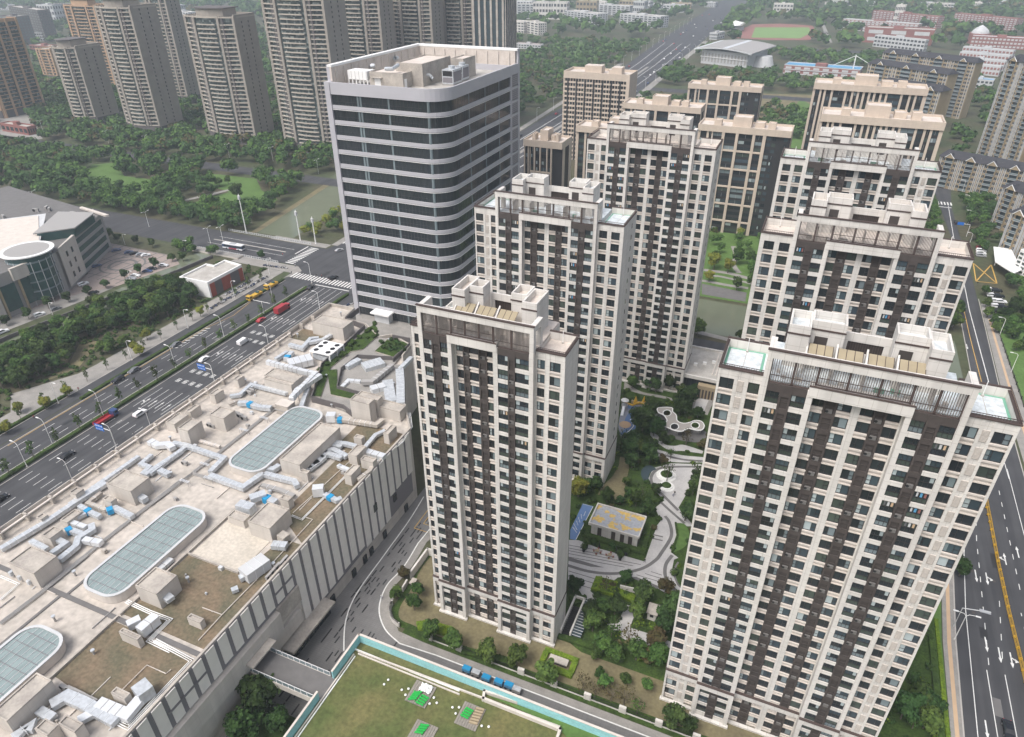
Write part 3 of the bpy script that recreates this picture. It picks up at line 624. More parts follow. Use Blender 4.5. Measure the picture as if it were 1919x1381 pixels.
flat('verge', [(83.4, 240), (83.4, 330), (95, 330), (97, 240)], .09, 'grass')
# water
flat('canal', [(-275, 284), (-251, 284), (-262, 371), (-290, 371)], .03, 'water')
flat('canal', [(-300, 385), (-268, 385), (-330, 640), (-352, 640)], .03, 'water')
flat('canal', R(-285, -274, 80, 252), .03, 'water')
flat('canal', [(-112, 262), (66, 262), (66, 293), (-112, 293)], .06, 'water'); flat('canal', R(84, 400, 262, 293), .06, 'water')
flat('canal_bank', [(-278.5, 281), (-275, 284), (-290, 371), (-294.5, 371)], .07, 'drygrass')
flat('courtyard_planting', [(-85, 15), (-70, 15), (-70, 61), (-85, 61)], .11, 'hedge')
# park lawns on the left
flat('park_lawn', pts(Tq, [(440, 990), (520, 925), (640, 915), (700, 990), (880, 1010), (960, 985), (1000, 1010), (870, 1060), (760, 1100), (560, 1075), (520, 1030)]), .06, 'grass')
flat('park_lawn', pts(Tq, [(1060, 1150), (1160, 1110), (1290, 1080), (1080, 1010), (1180, 975), (1440, 1005), (1470, 1070), (1560, 1120), (1490, 1185), (1400, 1190), (1180, 1190), (1070, 1230)]), .06, 'grass')
flat('park_path', pts(Tq, [(1040, 1130), (1200, 1095), (1290, 1070), (1290, 1062), (1190, 1085), (1040, 1120)]), .08, 'paving')
# plaza and parking by the round mall
flat('car_park', pts(Lq, [(430, 210), (560, 215), (980, 300), (1010, 345), (640, 475), (420, 565), (0, 690), (0, 620), (495, 400)]), .08, 'pave3')
pk = MB()
cx, cy = Lq(690, 350)
for r0, r1, m in ((10.8, 9.8, 'paved'), (9.8, 8.6, 'pave3'), (7, 5.6, 'paved')):
    for i in range(40):
        a, b = 2*math.pi*i/40, 2*math.pi*(i+1)/40
        pk.face([(cx+r1*math.cos(a), cy+r1*math.sin(a), .11), (cx+r0*math.cos(a), cy+r0*math.sin(a), .11), (cx+r0*math.cos(b), cy+r0*math.sin(b), .11), (cx+r1*math.cos(b), cy+r1*math.sin(b), .11)], m)
for i in range(10): strip_mb(pk, [(-345+i*6, 204), (-345+i*6, 240)], .7, .10, 'paved')
for i in range(5): strip_mb(pk, [(-348, 208+i*8), (-290, 208+i*8)], .5, .102, 'paved')
tag(pk.build('plaza_pattern'), kind='structure')
flat('riverside_lane', pts(Lq, [(0, 660), (480, 500), (640, 478), (420, 570), (0, 735)]), .12, 'paving')
flat('dry_ground', pts(Lq, [(140, 1050), (440, 930), (560, 780), (460, 770), (420, 840), (380, 920), (250, 1000), (120, 1020)]), .06, 'drygrass')
flat('garden_path', pts(Lq, [(60, 1075), (440, 960), (560, 900), (600, 930), (430, 1060), (200, 1160), (60, 1210)]), .07, 'paving')
# estate grounds
flat('estate_planting', [(-72, 89), (-71.5, 126), (-70, 172), (-84, 176), (-84, 240), (48, 240), (48, 89)], .06, 'hedge')
flat('estate_lawn', smooth(pts(c5, [(470, 230), (400, 330), (330, 480), (230, 640), (230, 740), (330, 790)]))+[(-60, 90.2), (34, 90.2), (34, 99), (-26, 99), (-31, 101), (-64, 101), (-64, 118), (-70, 118)], .09, 'drygrass')
flat('lower_planting', R(-66, 44, 87.5, 89), .11, 'hedge')
flat('estate_lawn', pts(c1, [(700, 210), (790, 230), (800, 330), (750, 560), (760, 680), (690, 720), (600, 600), (460, 620), (500, 540), (620, 420), (690, 300)]), .09, 'drygrass')
PZ = pts(c1, [(150, 1105), (255, 1110), (480, 1200), (965, 1340), (1100, 950), (1140, 900), (1080, 760), (1180, 680), (1060, 560), (1010, 440), (1060, 330), (1250, 280), (1611, 290), (1580, 480), (1450, 540), (1400, 640), (1330, 760), (1500, 960), (1430, 960), (1290, 925), (1310, 1060), (1250, 1240), (1330, 1300)])+pts(c2, [(1400, 120), (1380, 220), (1430, 400), (1507, 470), (1440, 600), (1210, 460), (900, 320), (740, 330), (690, 370), (480, 330), (415, 490), (520, 590), (480, 630), (370, 620), (290, 490), (150, 400)])
flat('courtyard_paving', PZ, .12, 'pavew')
flat('courtyard_paving', pts(c2, [(800, 640), (970, 690), (880, 920), (1160, 1010), (1370, 1090), (1350, 1160), (1250, 1140), (1090, 1200), (800, 1050), (610, 880), (740, 870), (810, 710)]), .13, 'pavew')
flat('courtyard_paving', smooth(pts(c1, [(880, 60), (1100, 130), (1350, 190), (1611, 215)]))+smooth(pts(c1, [(1611, 272), (1250, 265), (1080, 210), (920, 130)])), .125, 'pavew')
st = MB()
strip_mb(st, smooth(pts(c2, [(140, 185), (400, 260), (700, 285), (1000, 235), (1180, 130), (1260, 30)])+pts(c1, [(1245, 1090), (1255, 1000), (1225, 900), (1185, 850)])), .9, .14, 'paved')
strip_mb(st, smooth(pts(c2, [(1380, 70), (1305, 180), (1300, 320), (1380, 440), (1507, 560)])), .9, .14, 'paved'); strip_mb(st, smooth(pts(c2, [(1450, 150), (1400, 260), (1440, 400), (1507, 470)])), .5, .141, 'paved')
strip_mb(st, smooth(pts(c1, [(920, 95), (1100, 165), (1350, 235), (1611, 258)])), .9, .14, 'paved')
strip_mb(st, smooth(pts(c1, [(1611, 320), (1300, 318), (1120, 340), (1040, 420), (1060, 520), (1180, 640), (1330, 790)])), .9, .14, 'paved'); strip_mb(st, smooth(pts(c1, [(1140, 700), (1250, 800), (1400, 930)])), .8, .14, 'paved')
for a, b in (((160, 15), (1010, 180)), ((160, 50), (920, 195)), ((160, -15), (700, 90)), ((160, -50), (560, 20)), ((160, 90), (820, 210)), ((160, 255), (480, 350)), ((155, 310), (460, 400)), ((220, 400), (430, 460)), ((960, 300), (1290, 400)), ((1060, 285), (1270, 350)), ((1130, 262), (1260, 305))): strip_mb(st, pts(c2, [a, b]), .22, .142, 'paved')
st.face([(*p, .139) for p in pts(c2, [(880, 325), (960, 325), (1260, 450), (1200, 465)])][::-1], 'paved')
st.face([(*p, .139) for p in pts(c2, [(160, 90), (580, 215), (420, 205), (160, 135)])][::-1], 'paved')
for a, b in (((1060, 1050), (1165, 1075)), ((1050, 1090), (1160, 1115))): strip_mb(st, pts(c1, [a, b]), .45, .143, 'paved')
tag(st.build('paving_bands'), kind='structure')
flat('courtyard_lawn', smooth(pts(c1, [(1290, 925), (1400, 940), (1450, 1060), (1400, 1180), (1260, 1250)]))+pts(c1, [(1310, 1060)]), .16, 'grass')
flat('blue_play_strip', pts(c1, [(300, 715), (415, 745), (225, 1110), (162, 1095), (165, 1000)]), .15, 'safety')
zz = MB()
zp_ = [(330, 800), (310, 850), (280, 830), (290, 880), (250, 860), (270, 920), (230, 900), (250, 950), (200, 930), (240, 1000), (190, 970), (235, 1030)]
strip_mb(zz, pts(c1, zp_), .12, .17, 'line'); strip_mb(zz, pts(c1, [(300, 720), (410, 748), (225, 1105)]), .15, .171, 'line')
tag(zz.build('play_strip_lines'), kind='structure')
flat('play_ground', smooth(pts(c3, [(225, 620), (200, 500), (240, 330), (290, 310), (400, 305), (465, 320), (470, 390), (370, 440), (340, 520), (240, 610)])), .10, 'safety2')
pb = MB(); strip_mb(pb, smooth(pts(c3, [(290, 315), (370, 350), (330, 400), (300, 460), (330, 520), (240, 600)])), 2.6, .14, 'safety'); strip_mb(pb, smooth(pts(c3, [(300, 312), (415, 345), (370, 400), (315, 450), (345, 510), (250, 600)])), .25, .16, 'line')
c_ = c3(265, 495); pb.face([(c_[0]+2*math.cos(i*.52), c_[1]+2*math.sin(i*.52), .15) for i in range(12)], 'sand'); tag(pb.build('play_ground_pattern'), kind='structure')
flat('garden_floor', smooth(pts(c3, [(530, 430), (600, 380), (760, 470), (900, 520), (1040, 560), (1045, 620), (980, 665), (820, 650), (680, 610), (580, 540), (530, 430)])), .10, 'paved')
flat('stepping_path', smooth(pts(c3, [(500, 560), (580, 600), (640, 680), (740, 700), (830, 690), (1020, 750)]))+smooth(pts(c3, [(1010, 775), (830, 750), (700, 745), (590, 680), (510, 600)])), .11, 'pavew')
flat('estate_path', smooth(pts(c3, [(260, 80), (420, 175), (620, 215), (800, 262)]))+smooth(pts(c3, [(800, 280), (620, 240), (420, 200), (250, 150)])), .11, 'paving')
flat('entrance_forecourt', pts(c3, [(930, 220), (1130, 250), (1060, 405), (910, 350)]), .12, 'paving'); flat('entrance_forecourt', pts(c3, [(960, 240), (1070, 262), (1020, 380), (925, 350)]), .14, 'pavew')
flat('reflecting_pool', smooth(pts(c1, [(1095, 345), (1040, 305), (980, 310), (935, 350), (928, 410), (960, 470)]))+smooth(pts(c1, [(1010, 460), (1015, 400), (1050, 365), (1095, 345)])), .15, 'glassb')
flat('riverside_garden', [(-100, 296), (60, 296), (60, 385), (-100, 385)], .05, 'grass')
gp = MB(); strip_mb(gp, smooth(pts(c4, [(0, 360), (120, 380), (270, 400), (420, 440)])), 3, .1, 'paving'); strip_mb(gp, smooth(pts(c4, [(0, 440), (130, 455), (260, 480), (400, 500)])), 2.5, .1, 'paving')
strip_mb(gp, smooth(pts(c4, [(300, 220), (320, 290), (300, 340), (340, 400)])), 2.5, .12, 'paving'); strip_mb(gp, smooth(pts(c4, [(120, 430), (200, 420), (420, 470)])), 2, .11, 'paving'); strip_mb(gp, pts(c4, [(50, 790), (250, 840), (330, 860)]), 3, .12, 'paving')
tag(gp.build('riverside_paths'), kind='structure')
flat('red_path', pts(c4, [(90, 470), (390, 530), (380, 590), (90, 540)]), .09, 'paved')
# far ground colours
flat('scrub_field', pts(at(930, 0, 4.795), [(470, 400), (620, 370), (1050, 385), (1200, 400), (880, 520), (700, 545), (560, 470)]), .04, 'grass')
flat('scrub_field', [P(1500, 185), P(1440, 270), P(1530, 290), P(1560, 220)], .04, 'grass')
flat('scrub_field', [P(1420, 175), P(1600, 180), P(1560, 240), P(1400, 250)], .03, 'drygrass')
flat('running_track', pts(at(1200, 0, 2.669), [(475, 190), (500, 150), (560, 122), (700, 118), (860, 128), (885, 160), (850, 200), (640, 200)]), .06, 'track')
flat('sports_pitch', pts(at(1200, 0, 2.669), [(555, 188), (575, 137), (845, 137), (850, 165), (800, 192)]), .12, 'pitch')
flat('tree_lined_path', [P(1540, 45), P(1545, 45), P(1560, 80), P(1548, 80)], .06, 'paving')
for q in ([(0, 190), (60, 220), (80, 260), (0, 270)],): flat('service_yard', [P(*a) for a in q], .06, 'paving')
# ---------------------------------------------------------------- painted markings
mk = MB()
def dash(path_u, v0, v1, on, off, w=.16, m='line', z=.085):
    v = v0
    while v < v1: mk.face([(path_u-w/2, v, z), (path_u+w/2, v, z), (path_u+w/2, min(v+on, v1), z), (path_u-w/2, min(v+on, v1), z)], m); v += on+off
for u in (-209.8, -213.0, -216.2): dash(u, 20, 200, 4.5, 5.5)
for u in (-187.2, -190.4, -193.6, -196.8, -199.9): dash(u, 20, 128, 4.5, 5.5)
for u in (-187.2, -190.4, -193.6, -196.8, -199.9): dash(u, 132, 145, 14, 1); dash(u, 166, 178, 14, 1); dash(u, 196, 238, 50, 1)
for v in (150, 157, 184, 190): 
    for u in (-188.8, -192, -195.2, -198.4):
        for a_, b_, c_, d_ in ((-.8, 0, -.62, 2.2), (.62, 0, .8, 2.2), (-.8, 2.0, .8, 2.2), (-.8, 0, .8, .2), (-.62, 1, .62, 1.2), (-.1, .2, .1, 2.0), (-.45, .5, -.25, 1.6), (.3, .4, .5, 1.5)): mk.face([(u+a_, v+b_, .085), (u+c_, v+b_, .085), (u+c_, v+d_, .085), (u+a_, v+d_, .085)], 'line')
def arrow(u, v, kind=0, d=1, z=.086, s=1, m='line'):
    f = lambda a, b: (u+a*s, v+b*d*s, z)
    P_ = [[f(-.14, 0), f(.14, 0), f(.14, 3), f(-.14, 3)], [f(-.38, 3), f(.38, 3), f(0, 4.4)]]
    if kind: k = 1 if kind == 1 else -1; P_ += [[f(0, 1.2), f(k*.9, 1.9), f(k*.9, 2.2), f(0, 1.6)], [f(k*.7, 1.5), f(k*1.5, 2.2), f(k*.7, 2.7)]]
    for q in P_:
        n = (q[1][0]-q[0][0])*(q[2][1]-q[0][1])-(q[1][1]-q[0][1])*(q[2][0]-q[0][0]); mk.face(q if n > 0 else q[::-1], m)
for v in (134, 170, 202, 222):
    for i, u in enumerate((-185.6, -188.8, -192, -195.2, -198.4)): arrow(u, v, (1, 0, 0, 0, 2)[i], 1)
mk.face([(-203.2, 239.2, .086), (-184.5, 239.2, .086), (-184.5, 239.8, .086), (-203.2, 239.8, .086)], 'line')
def zebra(u0, u1, v0, v1, along='u'):
    if along == 'u':
        u = u0
        while u < u1: mk.face([(u, v0, .13), (u+.8, v0, .13), (u+.8, v1, .13), (u, v1, .13)], 'line'); u += 1.7
    else:
        v = v0
        while v < v1: mk.face([(u0, v, .13), (u1, v, .13), (u1, v+.8, .13), (u0, v+.8, .13)], 'line'); v += 1.7
zebra(-220, -184, 242, 247.5); zebra(-233.5, -228.5, 255.5, 277.5, 'v'); zebra(-222, -180, 288, 293)
for v in (262, 271): mk.face([(-290, v, .087), (-240, v, .087), (-240, v+.2, .087), (-290, v+.2, .087)], 'line')
mk.face([(-236.2, 266.5, .087), (-235.6, 266.5, .087), (-235.6, 277.5, .087), (-236.2, 277.5, .087)], 'line')
mk.face([(-290, 266.4, .088), (-242, 266.4, .088), (-242, 267.2, .088), (-290, 267.2, .088)], 'kerb')
strip_mb(mk, [(-218.9, 100), (-218.9, 186), (-216.5, 200), (-219, 215)], .2, .089, 'yline')
for i in range(9): v = 168+i*2.2; mk.face([(-218.8, v, .09), (-217.2, v+1, .09), (-217.2, v+1.6, .09), (-218.8, v+.6, .09)], 'line')
rnd = random.Random(19)
for i in range(34):
    u, v = (rnd.uniform(-218, -187), rnd.uniform(60, 270)) if i < 24 else (rnd.uniform(56, 71), rnd.uniform(105, 300))
    if i % 3: mk.face([(u+.38*math.cos(a*.785), v+.38*math.sin(a*.785), .091) for a in range(8)], 'dark')
    else: l = rnd.uniform(2, 7); mk.face([(u, v, .07), (u+1.6, v, .07), (u+1.6, v+l, .07), (u, v+l, .07)], 'frame' if i % 2 else 'paved')
# right road lines
strip_mb(mk, [(53.4, 60), (53.7, 111.4), (55, 146), (56.7, 166.5), (62, 200), (66, 235)], .17, .086, 'line')
for a, b in (((57.2, 60), (57.4, 129.4)), ((60.8, 60), (60.9, 129.6))): strip_mb(mk, [a, b], .17, .086, 'line')
def dashp(a, b, on, off, w=.17, m='line'):
    A, B = Vector(a), Vector(b); L_ = (B-A).length; t = 0
    while t < L_: strip_mb(mk, [A+(B-A)*t/L_, A+(B-A)*min(1, (t+on)/L_)], w, .087, m); t += on+off
dashp((58, 131), (60.3, 173), 2, 3.2); dashp((61, 134), (63, 154), 2, 3.4); dashp((60.3, 173), (67, 240), 2, 4); dashp((68, 158), (68.8, 200), 2, 3.4); dashp((66.5, 95), (67, 150), 2, 3.4)
strip_mb(mk, [(72.6, 90), (72.3, 180), (72.5, 210)], .17, .086, 'line'); strip_mb(mk, [(74.2, 263.5), (74.6, 325.6), (75.5, 353.5), (77.1, 420.5), (79.4, 477.7)], .3, .086, 'line')
strip_mb(mk, [(71.8, 250), (72, 300), (72.6, 331)], .25, .087, 'yline'); strip_mb(mk, [(72.3, 205), (71.8, 250)], .2, .087, 'line')
for u, v, k, in ((58.6, 161, 0), (61, 161, 1), (58.2, 139, 0), (60.6, 137, 0), (62.8, 136.5, 1), (55.5, 116, 0), (67, 262, 0), (71, 262, 0), (70, 292, 0), (58, 106, 0)): arrow(u, v, k, -1, s=1.0)
arrow(69.6, 170, 0, 1); arrow(66.2, 166, 2, 1)
zebra(72.3, 82.3, 479, 485); mk.face([(73.5, 474, .086), (80.8, 474, .086), (80.8, 475, .086), (73.5, 475, .086)], 'line')
for a, b in (((82.4, 385), (89.6, 362)), ((90.3, 386), (81, 361)), ((81, 361), (89.6, 362)), ((89.6, 362), (90.3, 386)), ((81, 361), (82.4, 385))): strip_mb(mk, [a, b], .5, .11, 'yline')
for q in ([(-80.5, 118.5), (-75, 118.5), (-75, 127.5), (-80.5, 127.5), (-80.5, 118.5)], [(-79, 121), (-77, 121), (-77, 125), (-79, 125), (-79, 121)]): strip_mb(mk, q, .2, .09, 'yline')
# far boulevard lane lines
for t in (.2, .4, .6, .8):
    for i in range(5, 9):
        a = Vector(BL[i]); b = Vector(BL[i+1]); ra = {420: -181, 540: -181, 667: -181.7, 958: -188, 1185: -197, 1794: -225}; ra_ = lambda y: min(ra.items(), key=lambda k: abs(k[0]-y))[1]
        A = Vector((a.x+(ra_(a.y)-a.x)*t, a.y)); B = Vector((b.x+(ra_(b.y)-b.x)*t, b.y)); strip_mb(mk, [A, B], .5, .10, 'line')
strip_mb(mk, [(-205, 292), (-206, 540), (-208, 667), (-216, 940)], 3.2, .12, 'paving')
tag(mk.build('road_marking'), kind='structure')
# ================================================================ glass office tower
def rrect(u0, u1, v0, v1, r, corners='se', n=8):
    """rectangle with the listed corners rounded (sw se ne nw)"""
    o = []
    for nm, cx, cy, a0 in (('sw', u0, v0, 180), ('se', u1, v0, 270), ('ne', u1, v1, 0), ('nw', u0, v1, 90)):
        if nm in corners:
            ox = u0+r if 'w' in nm else u1-r; oy = v0+r if nm[0] == 's' else v1-r
            for i in range(n+1): a = math.radians(a0+90*i/n); o.append((ox+r*math.cos(a), oy+r*math.sin(a)))
        else: o.append((cx, cy))
    return o
def TBc(fn, cs, z):
    q = [fn(a, b, z) for a, b in cs]; us = sorted(p[0] for p in q); vs = sorted(p[1] for p in q)
    if len(q) >= 4: return (us[0]+us[1])/2, (us[-1]+us[-2])/2, (vs[0]+vs[1])/2, (vs[-1]+vs[-2])/2
    return us[0], us[-1], vs[0], vs[-1]
office = empty('office_tower', (-144, 255, 0), 'glass office tower with rounded corner and grey aluminium bands', 'office tower')
O0, O1, OV0, OV1 = -168.3, -120.4, 221.6, 289
core = MB(); core.prism(rrect(O0+1.2, O1-.8, OV0+.8, OV1-1, 8), 0, 91.8, 'greyal2', 'deckgrey'); core.build('core', office)
for k in range(17):
    zt = 89.8-5.35*k; zb = zt-3.75
    b = MB(); b.prism(rrect(O0+.9, O1-.45, OV0+.45, OV1-9, 8.5), max(.1, zb), zt, 'glass', cap=False)
    rnd = random.Random(k)
    ul = [O0+1.5+1.45*i for i in range(26)]
    for u in ul: b.box(u, OV0+.36, max(.1, zb), u+.07, OV0+.45, zt, 'frame')
    for v in [OV0+10+1.45*i for i in range(33)]: b.box(O1-.45, v, max(.1, zb), O1-.36, v+.07, zt, 'frame')
    for u in (O0+12.5, O0+13.7, O0+25.4): b.box(u, OV0+.3, max(.1, zb), u+.75, OV0+.5, zt, 'curtain2')
    cx, cy = O1-9, OV0+9
    for a in range(-86, -4, 11): aa = math.radians(a); b.tube([(cx+8.58*math.cos(aa), cy+8.58*math.sin(aa), max(.1, zb)), (cx+8.58*math.cos(aa), cy+8.58*math.sin(aa), zt)], .05, 'frame', 4)
    aa = math.radians(-72); b.tube([(cx+8.5*math.cos(aa), cy+8.5*math.sin(aa), max(.1, zb)), (cx+8.5*math.cos(aa), cy+8.5*math.sin(aa), zt)], .55, 'curtain2', 8)
    for v in (OV0+20, OV0+34, OV0+47): b.box(O1-.5, v, max(.1, zb), O1-.32, v+.6, zt, 'curtain2')
    b.box(O0+1.5, OV0+.38, zb+1.3 if k < 16 else 1.4, O1-9, OV0+.45, zb+1.36 if k < 16 else 1.46, 'frame')
    b.build('window_band', office)
    if zb > 1:
        b = MB(); b.prism(rrect(O0+.6, O1, OV0, OV1-9, 9), zb-1.6+.32, zb, 'greyal'); b.prism(rrect(O0+.7, O1-.2, OV0+.2, OV1-9, 8.8), zb-1.6+.14, zb-1.6+.32, 'black', cap=False)
        b.prism(rrect(O0+.6, O1+.05, OV0-.05, OV1-9, 9), zb-1.6, zb-1.6+.14, 'white'); b.build('floor_band', office)
    lv = MB(); lv.box(O1-.6, OV1-8, max(.2, zb-.2), O1-.05, OV1-1.2, zt+.3, 'greyal2')
    for i in range(5): lv.box(O1-.1, OV1-8, max(.2, zb)+.3+i*.75, O1, OV1-1.2, max(.2, zb)+.36+i*.75, 'greyal')
    lv.build('louvre_bay', office)
fin = MB(); fin.box(O0-.5, OV0-.35, 0, O0+1.7, OV0+2, 93.9, 'greyal'); fin.box(O0-.3, OV0+2, 0, O0+1, OV1, 99.3, 'greyal'); fin.box(O1-.7, OV1-9, 0, O1+.12, OV1-7.9, 93.9, 'greyal'); fin.box(O1-.7, OV1-1.3, 0, O1+.12, OV1+.4, 99.3, 'greyal'); fin.box(O0+1, OV1-.8, 0, O1-.7, OV1+.3, 99.3, 'greyal')
for k in range(17): fin.box(O1-.65, OV1-7.9, 89.8-5.35*k-5.35, O1-.02, OV1-1.3, 89.8-5.35*k-4.4, 'greyal')
fin.box(O1-.65, OV1-7.9, 90.2, O1-.02, OV1-1.3, 93.9, 'greyal')
fin.build('fin_wall', office)
pp = MB(); out = rrect(O0+1.7, O1+.05, OV0-.1, OV1-8, 9); out = out[:-1]+[(O1+.05, OV1-8)]
pp.ring(rrect(O0+.4, O1+.05, OV0-.08, OV1-8, 9), .7, 89.8, 93.95, 'greyal'); pp.build('parapet', office)
pi = MB()
pi.box(O0+1, OV0+2, 91.8, O0+1.8, OV1-1, 98.6, 'deckpink'); pi.box(O0+1.8, OV1-2, 91.8, O1-1, OV1-.8, 98.6, 'deckpink')
for i in range(12): pi.box(O0+1.8, OV0+4+i*5.2, 91.8, O0+2.2, OV0+4.5+i*5.2, 98, 'creamp')
for i in range(9): pi.box(O0+4+i*5, OV1-2.4, 91.8, O0+4.5+i*5, OV1-2, 98, 'creamp')
pi.box(O0+.2, OV0+1.9, 98.6, O0+2.1, OV1, 99.4, 'white'); pi.box(O0+2.1, OV1-2.1, 98.6, O1, OV1+.3, 99.4, 'white'); pi.build('screen_wall', office)
o1 = at(600, 80, 4.795)
for cs, zb_, zt_, nm in (([(465, 280), (895, 290), (770, 235), (500, 235)], 91.8, 96.6, 'lift_housing'), ([(760, 195), (935, 198), (1168, 125), (850, 110)], 91.8, 99.2, 'plant_room'), ([(1170, 150), (1250, 152), (1420, 128), (1300, 112)], 91.8, 98.6, 'plant_room')):
    u0, u1, v0, v1 = TBc(o1, cs, zt_); b = MB(); b.box(u0, v0, zb_, u1, v1, zt_, 'conct', top='deckpink'); b.ring(R(u0, u1, v0, v1), .3, zt_, zt_+.4, 'conct')
    if nm == 'lift_housing': b.box(u0+2, v0-.06, 91.9, u0+4.5, v0, 95, 'white'); b.box(u1, v0+1, 91.9, u1+.06, v0+2.6, 95, 'white'); b.box(u0+1, v0-1.2, 95.1, u0+5.5, v0, 95.3, 'conct')
    b.build(nm, office)
u0, u1, v0, v1 = TBc(o1, [(255, 245), (425, 262), (465, 240), (320, 225)], 97); b = MB(); b.box(u0, v0, 94, u1, v1, 97, 'white')
for i in range(6):
    for j in range(2): b.cyl(u0+(u1-u0)*(i+.5)/6, v0-.01, 94.7+j*1.4, 94.71+j*1.4, .01, 'white')
    b.box(u0+(u1-u0)*i/5.2, v0+.1, 91.8, u0+(u1-u0)*i/5.2+.35, v0+.5, 94, 'white'); b.box(u0+(u1-u0)*i/5.2, v0-.05, 94, u0+(u1-u0)*i/5.2+.1, v0, 97, 'ac')
tag(b.build('water_tank'), 'white panelled water tank on legs on the glass office roof', 'water tank')
for i, cs in enumerate(([(1117, 235), (1215, 240), (1240, 215), (1150, 205)], [(1235, 200), (1290, 205), (1320, 185), (1250, 180)])):
    u0, u1, v0, v1 = TBc(o1, cs, 97.5); c = empty('cooling_tower', ((u0+u1)/2, (v0+v1)/2, 91.8), ['dark louvred cooling tower on the office roof, the one nearer the camera', 'dark louvred cooling tower on the office roof, the one farther from the camera'][i], 'cooling tower', 'cooling towers on the office roof')
    b = MB(); b.box(u0, v0, 92.4, u1, v1, 97.2, 'steel'); b.box(u0+.3, v0-.05, 95, u1-.3, v0, 96.8, 'black'); b.box(u0+.3, v0-.05, 92.8, u1-.3, v0, 94.6, 'greyal2'); b.box(u1, v0+.3, 93, u1+.05, v1-.3, 96.5, 'greyal2'); b.build('casing', c)
    b = MB(); b.cyl((u0+u1)/2, (v0+v1)/2, 97.2, 98.2, 1.2, 'steel', 12); b.build('fan_cowl', c)
    b = MB(); b.box(u0, v0, 91.8, u1, v1, 92.4, 'ac'); b.build('base', c)
for i, (pa, r, lb) in enumerate((([(900, 285, 95.5), (985, 290, 95.5), (1005, 310, 95), (1005, 345, 92)], .5, 'silver bent duct leaving the office lift housing'), ([(590, 235, 98), (650, 235, 98.5), (700, 200, 99)], .7, 'silver duct on top of the office lift housing'), ([(460, 225, 95), (465, 205, 97.5), (490, 205, 97.5)], .7, 'silver gooseneck vent beside the office water tank'), ([(670, 160, 95), (672, 135, 97.5), (695, 135, 97)], .7, 'silver gooseneck vent by the back parapet of the office'))):
    b = MB(); b.tube(smooth3([o1(x, y, z)+(z,) for x, y, z in pa]) if False else [o1(x, y, z)+(z,) for x, y, z in pa], r, 'steel', 8); tag(b.build('roof_vent'), lb, 'duct')
b = MB(); b.box(-157, 218.5, 0, -150, 221.5, 4.2, 'palew'); b.box(-158, 217, 4.2, -149, 221.4, 4.8, 'white'); b.build('entrance_porch', office)
# ================================================================ shopping mall
mall = empty('shopping_mall', (-119, 70, 0), 'long low shopping mall with three skylights and a roof crowded with ducts', 'shopping mall')
MO = [(-152, -60), (-86, -60), (-86, 130), (-94, 140.5), (-108, 163), (-109, 170), (-118.8, 174), (-122, 171), (-131, 177), (-140.5, 178), (-141.5, 185.6), (-152, 185.6)]
b = MB(); b.prism(MO, 0, 23.5, 'conc', 'roofpink'); b.build('wall', mall)
b = MB(); b.ring(MO, .5, 23.5, 24.7, 'conct'); b.build('parapet', mall)
b = MB()
for i in range(58):
    v = -50+i*3.15
    if v > 127: break
    zl = 16.5 if v < 56 else (17.2 if v < 79 else (5 if v < 93 else (5.5 if v < 104 else (4.2 if v < 116 else 11))))
    pm = 'palew'
    b.box(-85.98, v, zl, -85.72, v+2.15, 24.3, 'panelw')
    if v < 79 and i % 9 in (3, 4, 5): b.box(-85.74, v-.6, 20, -85.66, v+2.3, 20.6, 'greyal2')
b.box(-86.02, -55, 16.2, -85.9, 79.5, 24.35, 'greyal2'); b.box(-86.02, 79.5, 4, -85.9, 128, 24.35, 'greyal2')
b.build('striped_panels', mall)
b = MB(); b.box(-86, -55, 10.5, -84.9, 72, 15.8, 'conc'); b.box(-86, -55, 6.2, -85.3, 78, 10.1, 'conc'); b.box(-86, 72, 12, -85.4, 79, 16.6, 'conct')
b.box(-86, 70.7, 4.6, -82.6, 86, 5.1, 'conct')
for z_, d_ in ((14.2, .25), (12.6, .2), (9, .25), (7.6, .2), (5.4, .3), (3.4, .15), (1.8, .15)): b.box(-86, -55, z_, -85.9+d_-.9*(z_ < 10), 130 if z_ < 4 else 76, z_+.18, 'ac')
b.build('facade_ledge', mall)
b = MB(); b.box(-86, 68, .1, -84.6, 86, 4.5, 'glass')
for i in range(10): b.box(-84.62, 68+i*1.9, .1, -84.5, 68.2+i*1.9, 4.5, 'frame')
b.build('shopfront', mall)
for v, z in ((102, .2), (105, .2), (111.5, .2), (122.7, .2), (76.3, 6.8), (88, .2), (97, .2), (118, 8), (109, 12)): b = MB(); b.box(-85.95, v, z, -85.6, v+1.5, z+2.4, 'frame'); b.box(-85.62, v+.15, z+.15, -85.55, v+1.35, z+2.2, 'glass'); b.build('window', mall)
